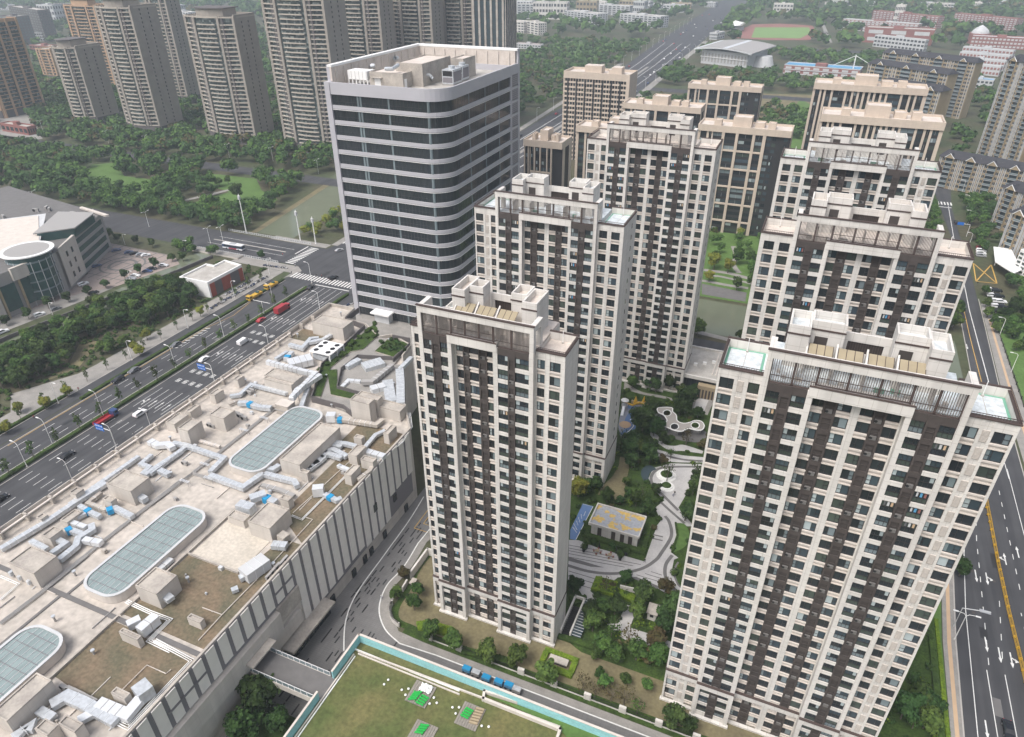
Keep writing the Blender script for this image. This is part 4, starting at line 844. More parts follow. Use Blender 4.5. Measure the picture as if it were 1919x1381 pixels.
# roof zones
def roofz(name, poly, m, z=23.53): b = MB(); b.prism(poly, z-.1, z+.1, m); return b.build(name, mall)
roofz('sedum_bed', [(-108, 55), (-86.5, 55), (-86.5, 72), (-87, 84), (-92, 84), (-94, 72), (-107.8, 72)], 'sedum'); roofz('sedum_bed', [(-108, 40), (-86.5, 38), (-86.5, 52.5), (-108, 52.5)], 'sedum')
roofz('sedum_bed', [(-97.5, 90), (-86.5, 84), (-86.5, 128), (-101, 128), (-101, 117), (-97.5, 116)], 'sedum'); roofz('sedum_bed', R(-150, -136, 160, 167), 'sedum', 23.54)
roofz('pale_bed', [(-107.6, 72.3), (-94.2, 72.3), (-94.2, 89), (-107.6, 89)], 'roofyel'); roofz('pale_bed', R(-108, -100, 53, 40), 'sedum', 23.545)
b = MB()
for p in ([(-108.2, 30), (-108.2, 54)], [(-108.2, 54.5), (-108.2, 72)], [(-108, 72.1), (-94, 72.1)], [(-108.2, 72), (-108.2, 95)]): b.duct([(q[0], q[1], 23.6) for q in p], .35, .6, 'conct')
b.build('bed_kerb', mall)
b = MB(); b.box(-150, 53.2, 23.6, -86.8, 54.2, 23.72, 'paved'); b.box(-124, 40, 23.6, -123.4, 53.2, 23.7, 'paved'); b.box(-123, 54.2, 23.6, -122.4, 60, 23.7, 'paved'); b.box(-108.9, 72, 23.6, -108.6, 97, 23.7, 'paved'); b.build('expansion_joint', mall)
n1 = at(0, 1040, 4.05); n2 = at(320, 860, 4.062); n3 = at(0, 820, 4.932); n4 = at(280, 700, 5.311); n5 = at(500, 560, 5.753); m1 = at(0, 800, 2.377)
for i, (u0, u1, v0, v1) in enumerate(((-121, -110.3, 55.5, 82.3), (-121, -110, 97.3, 126), (-121, -110.3, 14, 46))):
    s = empty('skylight', ((u0+u1)/2, (v0+v1)/2, 23.6)); s.parent = mall; s.location = ((u0+u1)/2+119, (v0+v1)/2-70, 23.6)
    b = MB(); b.ring(rrect(u0, u1, v0, v1, 3.6, 'swsenenw', 6), .5, 23.6, 25.7, 'creamp'); b.ring(rrect(u0-.08, u1+.08, v0-.08, v1+.08, 3.7, 'swsenenw', 6), .6, 25.7, 25.85, 'palew'); b.build('curb', s)
    b = MB(); b.prism(rrect(u0+.4, u1-.4, v0+.4, v1-.4, 3.2, 'swsenenw', 6), 25.2, 25.62, 'skyglass'); b.build('glass', s)
    b = MB(); L_ = v1-v0
    k = int(L_/2.1)
    for j in range(1, k): v = v0+L_*j/k; e_ = 1.6 if (j in (1, k-1)) else .8; b.box(u0+e_, v-.05, 25.6, u1-e_, v+.05, 25.72, 'greyal2')
    for j in range(1, 8): u = u0+(u1-u0)*j/8; e_ = 2.2 if j in (1, 7) else .8; b.box(u-.04, v0+e_, 25.6, u+.04, v1-e_, 25.68, 'palew')
    b.build('glazing_bars', s)
# ---- garden terrace at the far end
def gpoly(l, z=24.5): return pts(n5, l, z)
gz = MB(); G1 = gpoly([(490, 1045), (600, 690), (920, 470), (1160, 270), (1195, 320), (1195, 400), (1035, 545), (900, 570), (690, 740), (580, 1055)]); gz.prism(G1, 24, 24.6, 'conct', 'hedge'); gz.build('planting_bed', mall)
gz = MB(); gz.prism(gpoly([(650, 770), (755, 760), (760, 930), (1000, 1000), (900, 1075), (690, 1030)]), 24, 24.55, 'conct', 'hedge'); gz.build('planting_bed', mall)
gz = MB(); gz.prism(gpoly([(1165, 565), (1310, 430), (1500, 470), (1540, 480), (1360, 625)]), 24, 24.6, 'conct', 'hedge'); gz.build('planting_bed', mall)
gz = MB(); gz.prism(gpoly([(480, 1050), (600, 690), (1050, 265), (1200, 330), (1190, 400), (1540, 470), (1370, 700), (1480, 700), (1500, 1150), (920, 1220), (480, 1060)]), 23.6, 24.2, 'paving'); gz.build('terrace_paving', mall)
for wl in ([(480, 1050), (590, 690), (870, 450), (1050, 280), (920, 225), (845, 200), (985, 95)], [(480, 1050), (825, 1140), (915, 1210)], [(755, 935), (1000, 1000)], [(755, 935), (800, 740), (980, 600), (1350, 620)], [(1355, 385), (1540, 420)], [(1360, 640), (1540, 470)]):
    b = MB(); q = [n5(x, y, 25.6) for x, y in wl]
    for i in range(len(q)-1):
        a_, c_ = Vector(q[i]), Vector(q[i+1]); d_ = (c_-a_).length; an = math.atan2(c_.y-a_.y, c_.x-a_.x); b.obox((a_.x+c_.x)/2, (a_.y+c_.y)/2, 23.6, 25.6, d_+.2, .25, an, 'towerd')
    b.build('terrace_wall', mall)
# ---- concrete housings on the roof (parts of the building)
def house(fn, cs, h, nm='plant_room', m='conc', rim=True, z0=23.55, detail=None):
    z1 = z0+h; u0, u1, v0, v1 = TBc(fn, cs, z1); b = MB(); b.box(u0, v0, z0, u1, v1, z1, m, top='conct')
    if rim: b.ring(R(u0, u1, v0, v1), .25, z1, z1+.3, 'conct')
    b.build(nm, mall); return u0, u1, v0, v1, z1
H1 = house(n1, [(1020, 240), (1190, 300), (1296, 210), (1240, 50)], 4.2); house(n2, [(590, 470), (745, 545), (905, 385), (745, 335)], 4.2)
H3 = house(n3, [(980, 430), (1220, 505), (1380, 370), (1150, 300)], 4.2); H4 = house(n3, [(70, 1160), (310, 1260), (540, 1100), (290, 1010)], 4.4)
H5 = house(n4, [(1290, 850), (1480, 920), (1890, 560), (1730, 480)], 4.0); H6 = house(n1, [(0, 1180), (0, 1300), (410, 960), (260, 890)], 4.0)
house(n5, [(895, 1090), (1100, 1145), (1160, 1090), (960, 1030)], 6.5); house(n5, [(980, 1030), (1180, 1120), (1250, 1050), (1020, 1000)], 5.5); house(n5, [(1180, 1160), (1440, 1230), (1500, 1150), (1260, 1090)], 3.2)
house(n5, [(480, 250), (820, 330), (930, 240), (600, 175)], 4.5); house(n5, [(0, 810), (260, 930), (400, 840), (80, 750)], 4.0)
house(n4, [(590, 410), (735, 460), (850, 370), (720, 330)], 4.2); house(n4, [(285, 545), (390, 590), (510, 470), (420, 450)], 5.0); house(n4, [(1100, 50), (1400, 120), (1540, 40), (1250, 0)], 3.8)
house(n1, [(895, 590), (1040, 645), (1085, 620), (940, 560)], 2.4); house(n1, [(840, 1050), (940, 1095), (1000, 1060), (890, 1005)], 2.2); house(n1, [(240, 1330), (360, 1360), (450, 1310), (370, 1245)], 3); house(n1, [(440, 1290), (560, 1340), (650, 1290), (510, 1215)], 3.2)
house(n2, [(120, 1215), (220, 1250), (260, 1225), (160, 1180)], 1.9); house(n2, [(440, 440), (560, 490), (600, 430), (480, 390)], 2)
house(n2, [(820, 300), (890, 330), (925, 300), (880, 270)], 2.6); house(n4, [(1490, 980), (1570, 1010), (1600, 975), (1530, 955)], 2.6)
e3 = at(540, 520, 2.998)
house(e3, [(330, 990), (380, 1010), (440, 955), (400, 940)], 3); house(e3, [(400, 1020), (470, 1045), (500, 1025), (440, 1000)], 2.6); house(e3, [(315, 1105), (360, 1125), (395, 1060), (370, 1050)], 3); house(e3, [(530, 870), (560, 890), (605, 840), (590, 830)], 3.2); house(e3, [(365, 900), (410, 915), (430, 895), (390, 885)], 2)
for cs in ([(370, 370), (400, 400), (500, 325), (470, 305)], [(600, 205), (640, 235), (735, 165), (690, 150)], [(835, 50), (870, 80), (945, 25), (910, 15)], [(190, 480), (240, 530), (370, 420), (300, 380)]): house(n4, cs, 2.6)
house(n3, [(640, 510), (700, 540), (770, 480), (720, 460)], 2.6); house(n3, [(335, 745), (385, 765), (445, 720), (400, 700)], 2); house(n3, [(560, 770), (640, 800), (740, 690), (700, 660)], 1.6); house(n3, [(390, 900), (460, 950), (565, 860), (520, 820)], 2.6); house(n3, [(945, 570), (1020, 610), (1075, 570), (1010, 540)], 2.4)
# west parapet screen with recesses
b = MB()
for i in range(30):
    v = -10+i*6.3
    if v < 184: b.box(-151.4, v, 23.6, -149.6, v+.5, 25.6, 'conct')
b.box(-149.9, -20, 25.3, -149.4, 160, 25.6, 'creamp'); b.box(-151.4, -20, 24.7, -151.2, 184, 25.6, 'creamp'); b.build('parapet_screen', mall)
# ---- ducts and machines: things standing on the roof
def duct(fn, path, w, h, label, m='steel', hz=.5, name='air_duct', cat='duct', band=None, feet=True):
    z0 = 23.6; q = []; w *= .86; h *= .88
    for p in path:
        z = z0+(p[2] if len(p) > 2 else hz)
        u, v = fn(p[0], p[1], z+h); q.append((u, v, z))
    r = empty(name, (q[0][0], q[0][1], z0), label, cat)
    b = MB(); b.duct(q, w, h, m); b.build('duct_run', r)
    fl = MB()
    for i in range(len(q)-1):
        A, B = Vector(q[i]), Vector(q[i+1]); L_ = (B-A).length; n = int(L_/1.6)
        d = (B-A).normalized(); nn = Vector((-d.y, d.x, 0)); an = math.atan2(d.y, d.x)
        for j in range(1, n):
            c = A+(B-A)*j/n
            fl.obox(c.x, c.y, c.z-.06, c.z+h+.06, .1, w+.12, an, 'steelw' if m != 'steelw' else 'ac')
            if feet and j % 2 == 0 and c.z > z0+.2: fl.box(c.x-.08, c.y-.08, z0, c.x+.08, c.y+.08, c.z, 'ac')
    if fl.v: fl.build('flange', r)
    if band:
        A, B = Vector(q[band[0]]), Vector(q[band[0]+1]); c = A+(B-A)*band[1]; d = (B-A).normalized(); an = math.atan2(d.y, d.x)
        bb = MB(); bb.obox(c.x, c.y, c.z-.1, c.z+h+.12, 1.3, w+.3, an, 'blue'); bb.build('blue_sleeve', r)
    return r
D = duct
D(n3, [(0, 1020), (420, 770), (690, 590), (980, 410)], 1.5, 1.1, 'long silver trunk duct along the western edge of the mall roof, nearer half'); D(n3, [(640, 610), (1280, 165)], 1.3, 1.0, 'long straight silver duct running beside the second concrete housing, western edge of mall roof')
D(n3, [(1340, 340), (1400, 290), (1677, 110)], 1.3, 1.1, 'silver duct climbing over the roof beside the western concrete housing'); D(n3, [(1310, 330), (1380, 265), (1300, 235), (1400, 150)], 1.3, 1.0, 'zigzag silver duct behind the second concrete housing')
D(n3, [(540, 1120), (700, 990), (720, 920), (850, 840), (840, 790)], 1.6, 1.2, 'kinked silver duct rising from the near western concrete housing'); D(n3, [(470, 1060), (600, 970), (480, 905)], 1.5, 1.1, 'short silver duct beside the kinked one, with a pink stile over it')
D(n3, [(280, 945), (430, 1020)], 1.3, .9, 'short silver duct behind the near western housing'); D(n3, [(650, 770), (790, 820)], 1.3, .9, 'short silver box duct between the two blue sleeves', 'steelw')
D(n3, [(600, 860), (640, 840), (750, 880)], 1.5, 1.2, 'silver duct with the nearest blue sleeve, western side of roof', band=(0, .8)); D(n3, [(730, 620), (830, 680), (920, 720)], 1.3, 1.1, 'silver duct with a blue sleeve in its middle, next to a rusty duct', band=(0, .8)); D(n3, [(980, 670), (1060, 640), (1220, 720)], 1.5, 1.2, 'silver duct with blue sleeve ending in a black grille', band=(0, .4))
D(n3, [(980, 660), (810, 595), (930, 500)], 1.1, .9, 'rusty grey duct bending round behind the blue-sleeved ducts', 'conct')
D(n3, [(770, 930), (930, 960)], 1.6, 1.3, 'silver fan box beside the pedestrian pipe rack, nearer of two', 'steelw'); D(n3, [(700, 730), (790, 690)], 1.2, .9, 'dark-sided short duct beside the nearest blue sleeve', 'steel')
D(n4, [(0, 660), (80, 700), (180, 690), (230, 730)], 2.0, 1.3, 'thick white bent duct by the western parapet', 'steelw'); D(n4, [(0, 990), (360, 720)], 1.3, 1.0, 'straight silver duct crossing diagonally towards the low courtyard of machines')
D(n4, [(230, 680), (350, 700), (640, 800), (740, 830), (600, 970)], 1.5, 1.1, 'silver duct bending in front of the middle skylight'); D(n4, [(600, 1000), (930, 1120), (1130, 980)], 1.7, 1.2, 'thick silver duct wrapping round the near end of the middle skylight')
D(n4, [(1140, 985), (1440, 1060), (1470, 1110)], 1.6, 1.2, 'silver duct carried across the brown roof bed from the skylight corner'); D(n4, [(1120, 1100), (1300, 1150), (1440, 1210)], 1.2, .8, 'flat dull duct with orange patches on the brown bed', 'ac')
D(n4, [(1150, 930), (1230, 940), (1290, 900)], 1.6, 1.3, 'short silver duct joining the long concrete housing'); D(n4, [(1160, 890), (1500, 650)], 2.6, 1.2, 'wide flat silver duct between the middle skylight and long housing')
D(n4, [(800, 215), (900, 200), (1010, 100), (1350, 185), (1400, 160)], 1.3, 1.0, 'U-shaped silver duct in front of the wide northern housing'); D(n4, [(880, 280), (960, 280), (1090, 320), (1210, 330)], 1.6, 1.3, 'silver duct with blue sleeve north-west of middle skylight', band=(1, .3)); D(n4, [(790, 300), (900, 255), (1270, 330)], .8, .6, 'thin rust-spotted duct behind the blue-sleeved one', 'conct')
D(n4, [(1410, 240), (1470, 150), (1700, 0)], 1.7, 1.5, 'tall white duct rising beside the dark terrace wall', 'steelw', hz=2.4); D(n4, [(1510, 320), (1540, 230), (1590, 100)], 1.4, 1.0, 'silver duct sloping down beside the tall white duct', hz=1.0); D(n4, [(1540, 350), (1640, 430), (1650, 500)], 1.5, 1.0, 'silver duct dropping to the corner of the middle skylight')
D(n4, [(500, 660), (700, 720)], .9, .6, 'pale low duct at the foot of the tall square housing', 'creamp')
D(n4, [(1720, 770), (1912, 830)], 1.6, 1.1, 'twin silver duct leaving the long housing on its eastern side'); D(n4, [(1810, 700), (1912, 720)], 1.3, .9, 'dark silver duct leaving the far end of the long housing')
for k, (x, y) in enumerate(((1545, 940), (1620, 890), (1700, 820))): D(n4, [(x, y), (x+60, y-30)], 2.2, 1.0, ['near', 'middle', 'far'][k]+' hooded silver vent on the east wall of the long housing', name='hooded_vent', cat='vent')
D(n4, [(1620, 1130), (1730, 1120)], 2.2, 2.8, 'tall white fan box on the brown bed, with a blue sleeve beyond it', 'steelw', hz=.3); D(n4, [(1740, 1190), (1860, 1250), (1912, 1230)], 1.4, 1.0, 'silver duct with blue sleeve between the fan box and the parapet', band=(0, .5))
D(n4, [(1760, 400), (1850, 400)], 2.4, 2.6, 'tall white fan box near the far end of the middle skylight', 'steelw', hz=.3); D(n5, [(740, 1290), (830, 1290), (1180, 1345), (1250, 1290)], 1.5, 1.1, 'long duct with blue sleeve in front of the dark lift housings', 'conct', band=(0, .5))
D(n2, [(510, 330), (620, 360)], 2.6, 2.6, 'rounded silver twin cowl beside the southern concrete housing', hz=.6); D(n2, [(600, 290), (720, 250)], 2.4, 1.4, 'flat silver box behind the twin cowl', hz=1.2); D(n2, [(700, 280), (800, 320)], 1.8, 1.4, 'silver duct with blue sleeve behind the southern housing', band=(0, .3))
D(n2, [(770, 640), (880, 650)], 2.0, 1.3, 'silver louvred box in front of the southern housing'); D(n2, [(830, 560), (880, 590)], 2.2, 1.8, 'silver-trimmed concrete fan box beside the southern housing', 'conct')
D(n2, [(545, 860), (720, 740)], 3.8, 2.8, 'large pale blue-grey machine cabinet on the eastern roof edge', 'palew', hz=.3, feet=False); D(n2, [(520, 900), (580, 870)], 1.5, 1.2, 'small silver box at the mouth of the pale cabinet'); D(n2, [(460, 995), (510, 975)], 1.3, .9, 'lone small silver vent on the dry sedum')
D(n1, [(960, 520), (1060, 470)], 1.8, 1.8, 'white rounded cowl at the corner of two sedum beds', 'steelw', hz=.8); D(n1, [(1050, 560), (1180, 450)], 2.2, 2.4, 'larger white rounded cowl beside the pipe loop', 'steelw', hz=.5)
D(n1, [(970, 240), (1140, 120)], 1.8, .9, 'silver duct along the side of the near eastern housing', hz=.4); D(n1, [(1180, 120), (1296, 20)], 1.8, .9, 'white-edged duct beyond the near eastern housing', 'steelw', hz=.4)
D(n1, [(380, 1130), (500, 1060), (620, 1110), (880, 1250)], 2.4, 1.2, 'wide silver duct curving across the nearest sedum bed'); D(n1, [(740, 1110), (960, 1200), (1060, 1080)], 2.2, 1.3, 'wide white U-shaped duct at the nearest roof corner', 'steelw'); D(n1, [(1020, 1040), (1130, 960)], 3.2, 3.0, 'large silver louvred machine at the nearest roof corner', hz=.5)
D(n1, [(290, 1170), (400, 1230)], 1.8, .9, 'short silver duct leaving the nearest western housing'); D(n1, [(100, 1381), (250, 1260), (200, 1330)], 2.2, 1.0, 'silver duct junction at the bottom left of the roof'); D(n1, [(590, 1250), (700, 1190)], 1.8, 1.0, 'white duct stub between two small concrete housings', 'steelw')
D(n1, [(1240, 330), (1296, 290)], 2.8, 1.0, 'silver hood on the east wall of near eastern housing', hz=1.5); D(n1, [(0, 1090), (110, 990)], 1.4, .9, 'white duct along the near skylight', 'steelw')
for k, (x, y) in enumerate(((90, 1230), (170, 1270), (255, 1310))): D(n3, [(x, y), (x+20, y+10)], 1.1, 1.2, ['left', 'middle', 'right'][k]+' of three silver hoods on the near western housing', name='hooded_vent', cat='vent')
D(n3, [(1230, 500), (1340, 560)], 1.8, 1.5, 'silver box with sloping lid against the second concrete housing'); D(n3, [(1470, 290), (1560, 330)], 1.7, 1.2, 'silver tapering duct end near the middle of the roof')
D(n5, [(0, 660), (380, 760), (520, 790), (260, 1050)], 1.5, 1.6, 'broad white duct turning at the dark terrace wall', 'steelw', hz=2.6); D(n5, [(560, 410), (470, 420), (380, 520), (240, 480)], 1.5, 1.2, 'silver duct looping beside the cooling rack'); D(n5, [(450, 460), (600, 430), (740, 350)], 1.6, 1.1, 'twin silver duct running to the northern housing')
D(n5, [(90, 640), (220, 560)], 1.3, 1.2, 'white pipe-like duct lying beside the blue fan'); D(n5, [(200, 640), (270, 560)], 1.8, 1.4, 'silver duct with blue sleeve next to the white box', band=(0, .3))
D(n5, [(230, 680), (480, 620)], 5, 2.4, 'big white machine box beside the terrace wall', 'steelw', hz=.6, feet=False)
D(n5, [(810, 940), (880, 870), (1010, 880)], 1.4, 1.0, 'white bent duct inside the walled machine yard', 'steelw'); D(n5, [(1020, 880), (1130, 880), (1350, 700)], 1.7, 1.4, 'long box duct crossing the walled machine yard', 'ac', hz=1.2)
D(n5, [(850, 720), (1000, 640)], 2.4, 1.6, 'silver fan assembly inside the walled machine yard'); D(n5, [(1040, 720), (1250, 660)], 5, 1.6, 'broad crumpled silver cabinet inside the walled machine yard'); D(n5, [(1120, 960), (1270, 920)], 3, 1.8, 'rounded silver hood at the edge of the machine yard', 'steelw')
D(n5, [(1300, 870), (1340, 1100)], 3.6, 1.2, 'wide ribbed silver duct running down to the tan housings'); D(n5, [(1430, 750), (1440, 900), (1440, 1120)], 2.8, 1.2, 'second ribbed silver duct by the outer wall'); D(n5, [(1430, 750), (1560, 620)], 1.6, 1.2, 'silver duct rising toward the narrow tower')
D(e3, [(190, 975), (250, 960), (330, 1000)], 1.6, 1.1, 'silver twin duct in front of the long housing, far group'); D(e3, [(260, 920), (330, 930), (410, 950)], 1.5, 1.0, 'wavy silver duct on the far brown bed'); D(e3, [(430, 950), (490, 880), (545, 855)], 1.3, .9, 'silver duct climbing to the tan block at the far parapet'); D(e3, [(280, 1050), (300, 1060), (350, 1080)], 1.2, .9, 'white bent pipe duct near the far parapet', 'steelw'); D(e3, [(390, 1130), (460, 1080), (470, 1055)], 1.2, .9, 'tan duct hugging the eastern parapet', 'conct'); D(e3, [(440, 970), (540, 1000)], 2, 1.4, 'cluster of white fans by the eastern parapet', 'steelw')
D(e3, [(110, 1070), (150, 1040), (200, 1000)], 2.2, 1.0, 'silver hood row beside the long housing near end')
# pipe racks
def pipes(fn, path, n, label, m='palew', z=23.9, r=.09, sp=.35):
    b = MB(); q = [fn(x, y, z) for x, y in path]
    for k in range(n):
        o = (k-(n-1)/2)*sp; L_ = []
        for i, p in enumerate(q):
            d1 = (Vector(q[i])-Vector(q[i-1])).normalized() if i else (Vector(q[1])-Vector(q[0])).normalized(); d2 = (Vector(q[i+1])-Vector(q[i])).normalized() if i < len(q)-1 else d1
            bi = Vector((-d1.y, d1.x))+Vector((-d2.y, d2.x)); bi = bi/max(.5, bi.dot(Vector((-d1.y, d1.x)))); L_.append((p[0]+bi.x*o, p[1]+bi.y*o, z))
        b.tube(L_, r, m, 5)
    for i in range(len(q)-1):
        A, B = Vector(q[i]), Vector(q[i+1]); k = int((B-A).length/3)
        for j in range(k): c = A+(B-A)*(j+.5)/k; b.box(c.x-.1, c.y-.1, 23.6, c.x+.1, c.y+.1, z, 'ac')
    return tag(b.build('roof_pipe'), label, 'pipe')
pipes(n3, [(430, 1381), (960, 950), (1677, 390)], 3, 'long rack of grey pipes along the near skylight, western side', 'ac', r=.14); pipes(n4, [(0, 1310), (430, 990), (930, 1160)], 3, 'rack of grey pipes turning beneath the thick silver duct', 'ac', r=.13); pipes(n4, [(440, 980), (700, 780), (1280, 320), (1420, 290)], 3, 'rack of grey pipes along the middle skylight, western side', 'ac', r=.14)
pipes(n1, [(0, 520), (340, 260), (660, 0)], 3, 'rack of grey pipes left of the nearest skylights', 'ac', r=.13); pipes(n1, [(960, 350), (1130, 430), (1290, 490), (1130, 650), (1296, 730)], 3, 'white triple pipe looping round the larger white cowl', 'white', r=.1); pipes(m1, [(690, 950), (855, 1040), (570, 1340), (530, 1320)], 3, 'white triple pipe along the nearest parapet corner', 'white', r=.11)
pipes(n2, [(210, 1381), (390, 1185), (700, 870), (1080, 460), (1030, 445)], 1, 'long thin pink pipe along the eastern sedum beds', 'creamp'); pipes(n2, [(920, 430), (1000, 460), (1381, 80)], 2, 'pair of white pipes crossing the far sedum bed', 'white'); pipes(n2, [(930, 410), (1120, 240), (1381, 0)], 1, 'thin pink pipe from the southern housing to the far bed', 'creamp')
pipes(n1, [(930, 1020), (1115, 835), (1260, 900), (1296, 870)], 1, 'thin pink pipe crossing the nearest sedum bed', 'creamp'); pipes(n1, [(0, 340), (140, 220), (0, 160)], 2, 'white pipes bending at the left edge of the picture', 'white'); pipes(n2, [(240, 1130), (390, 1185)], 1, 'short pink pipe branch ending near a small vent box', 'creamp'); pipes(e3, [(470, 1060), (640, 920), (690, 840), (680, 760)], 3, 'white pipes following the eastern parapet near the tall tower', 'white', r=.1)
# outdoor AC units in rows
acm = ac_mesh()
def acrow(fn, pl, label, grp, s=1.8, rz=0):
    for i, (x, y) in enumerate(pl):
        u, v = fn(x, y, 24.4); o = inst('air_conditioner', acm, (u, v, 23.62), None, rz, s); tag(o, label % ORD[i], 'air conditioner', grp)
acrow(n1, [(470, 1010), (525, 1025), (570, 1045), (610, 1065), (655, 1090), (700, 1110)], '%s from the left of six grey air conditioners lining the nearest sedum bed', 'air conditioners by the nearest bed', 1.7)
acrow(n2, [(750, 890), (785, 850), (820, 810), (850, 790), (880, 755)], '%s of five white air conditioners at the eastern roof edge, counted from the camera', 'air conditioners on the east edge', 1.6, math.pi/2)
acrow(n4, [(860, 400), (895, 420), (935, 445), (980, 190), (1010, 170)], '%s dark-fronted air conditioner near the western square housing', 'air conditioners by the western housing', 2.0)
acrow(n4, [(770, 470), (810, 455), (590, 510), (620, 520), (340, 890)], '%s white air conditioner beside the western square housing', 'white air conditioners west', 1.8)
acrow(n4, [(1180, 95), (1245, 125), (1280, 135), (1330, 145), (1365, 150)], '%s of five white air conditioners on the wide northern housing', 'white air conditioners north', 1.8)
rnd = random.Random(41); nv = 0
for _ in range(400):
    u, v = rnd.uniform(-149, -88), rnd.uniform(30, 182)
    if any(a-.5 < u < b_+.5 and c-.5 < v < d_+.5 for a, b_, c, d_ in ((-121.5, -109.5, 14, 46.5), (-121.5, -109.5, 55, 83), (-121.5, -109.5, 97, 126.5))) or not inside((u, v), MO) or nv > 95: continue
    b = MB(); k = rnd.random(); s_ = rnd.uniform(.3, .8)
    if k < .35: b.box(u, v, 23.6, u+s_*1.3, v+s_, 23.8+s_, rnd.choice(['ac', 'steelw', 'conct', 'steel']))
    elif k < .55: b.cyl(u, v, 23.6, 24.3+s_, .22, 'ac', 8); b.cyl(u, v, 24.3+s_, 24.5+s_, .4, 'steel', 8)
    elif k < .8: L__ = rnd.uniform(2, 7); b.box(u, v, 23.62, u+.14, v+L__, 23.82, rnd.choice(['ac', 'steelw', 'creamp']))
    else: L__ = rnd.uniform(2, 6); b.box(u, v, 23.62, u+L__, v+.14, 23.82, rnd.choice(['ac', 'steelw', 'creamp']))
    b.build('roof_fitting', mall); nv += 1
# cooling rack
rk = empty('cooling_rack', (-130, 154, 23.6), 'white steel frame holding eight black fans beside the terrace wall', 'cooling unit')
u0, u1, v0, v1 = TBc(n5, [(460, 560), (680, 610), (840, 480), (600, 450)], 27); b = MB(); b.box(u0, v0, 26.6, u1, v1, 27, 'white')
for a in (u0, u1-.3):
    for c in (v0, (v0+v1)/2, v1-.3): b.box(a, c, 23.6, a+.3, c+.3, 26.6, 'white')
b.build('frame', rk)
for i in range(2):
    for j in range(3): b = MB(); b.cyl(u0+1.6+i*(u1-u0-3.2), v0+1.4+j*(v1-v0-2.8)/2, 27, 27.06, .85, 'black', 12); b.build('fan', rk)
b = MB(); b.box(u0+.5, v0+.5, 24, u1-.5, v1-.5, 25.6, 'steel'); b.build('machine', rk)
# square fan box near the skylight head and stepped stiles
b = MB(); u, v = n4(1345, 290, 26.8); b.box(u-2.2, v-1.6, 23.7, u+2.2, v+1.6, 26.8, 'conct', top='creamp'); b.box(u-2.4, v-1.8, 25, u+2.4, v+1.8, 25.2, 'ac'); tag(b.build('fan_box'), 'square tan fan box at the head of the middle skylight', 'fan box')
for i, (x, y) in enumerate(((550, 900), (590, 1040), (350, 1070), (1140, 440), (940, 560))):
    u, v = n4(x, y, 24.8); b = MB()
    for s in (-1, 1): b.box(u-1.4, v+s*.35-.03, 23.6, u-1.3, v+s*.35+.03, 24.9, 'ac'); b.box(u+1.3, v+s*.35-.03, 23.6, u+1.4, v+s*.35+.03, 24.9, 'ac')
    for j in range(7): b.box(u-1.4+j*.42, v-.4, 24.85, u-1.2+j*.42, v+.4, 24.92, 'steelw')
    tag(b.build('pipe_stile'), ['steel stile over pipes in front of the thick duct, left one', 'steel stile over the thick duct near the skylight corner', 'pinkish steel stile over the pipe rack in mid roof', 'steel stile over pipes beside the far part of the middle skylight', 'steel stile over pipes half way along the middle skylight'][i], 'stile')
# ================================================================ footbridge and green-roofed building
gb = empty('green_roof_building', (-40, 50, 0), 'low building with lawn roof and turquoise parapet at the bottom edge', 'building')
GO = [(-69.4, -20), (25, -20), (25, 77), (-12, 77.2), (-69.4, 77.6)]
b = MB(); b.prism([(-68.6, -20), (24.8, -20), (24.8, 76), (-68.6, 76.3)], 0, 9.7, 'conc', 'grassroof'); b.build('wall', gb)
def wallline(name, par, line, th, z0, z1, m, cap=None, capm=None):
    b = MB()
    for i in range(len(line)-1):
        a_, c_ = Vector(line[i]), Vector(line[i+1]); b.obox((a_.x+c_.x)/2, (a_.y+c_.y)/2, z0, z1, (c_-a_).length+th*.98, th, math.atan2(c_.y-a_.y, c_.x-a_.x), m)
        if cap: b.obox((a_.x+c_.x)/2, (a_.y+c_.y)/2, z1, z1+.12, (c_-a_).length+th*1.3, th*1.5, math.atan2(c_.y-a_.y, c_.x-a_.x), capm)
    return b.build(name, par)
wallline('parapet', gb, [(-68.5, 66.7), (-68.5, 76.2), (24.8, 76.0)], .3, 8.8, 12.1, 'turq', 1, 'creamp'); wallline('parapet', gb, [(-68.5, 20), (-68.5, 61.6)], .3, 8.8, 12.1, 'turq', 1, 'creamp')
wallline('gutter_kerb', gb, [(-67.9, 20), (-67.9, 72.9)], .25, 9.7, 9.95, 'creamp'); wallline('gutter_kerb', gb, [(-67.4, 20), (-67.4, 72.6)], .2, 9.7, 9.9, 'white')
e6 = at(440, 1140, 4.569)
wallline('gutter_kerb', gb, [e6(1030, 345, 10), e6(1919, 700, 10)], .25, 9.7, 10, 'white'); wallline('gutter_kerb', gb, [e6(1060, 385, 10), e6(1919, 730, 10)], .25, 9.7, 9.95, 'creamp')
wallline('light_well', gb, [gq(1055, 1130, 10.6), gq(1050, 1170, 10.6), gq(1465, 1335, 10.6), gq(1450, 1375, 10.6)], .5, 9.7, 10.6, 'creamp'); wallline('light_well', gb, [gq(1055, 1130, 10.6), gq(1500, 1270, 10.6), gq(1800, 1381, 10.6)], .4, 9.7, 10.6, 'creamp')
wallline('light_well', gb, [gq(380, 920, 10), gq(1460, 1325, 10)], .3, 9.7, 10.1, 'creamp')
b = MB(); b.v = []; q = [gq(x, y, 9.9) for x, y in ((1060, 1150), (1480, 1290), (1700, 1381), (1500, 1381), (1440, 1320))]; b.prism(q, 9.72, 9.85, 'grass'); b.build('roof_lawn', gb)
br = empty('footbridge', (-78, 64, 10), 'grey footbridge with glass railings joining the mall and the lawn roof', 'footbridge')
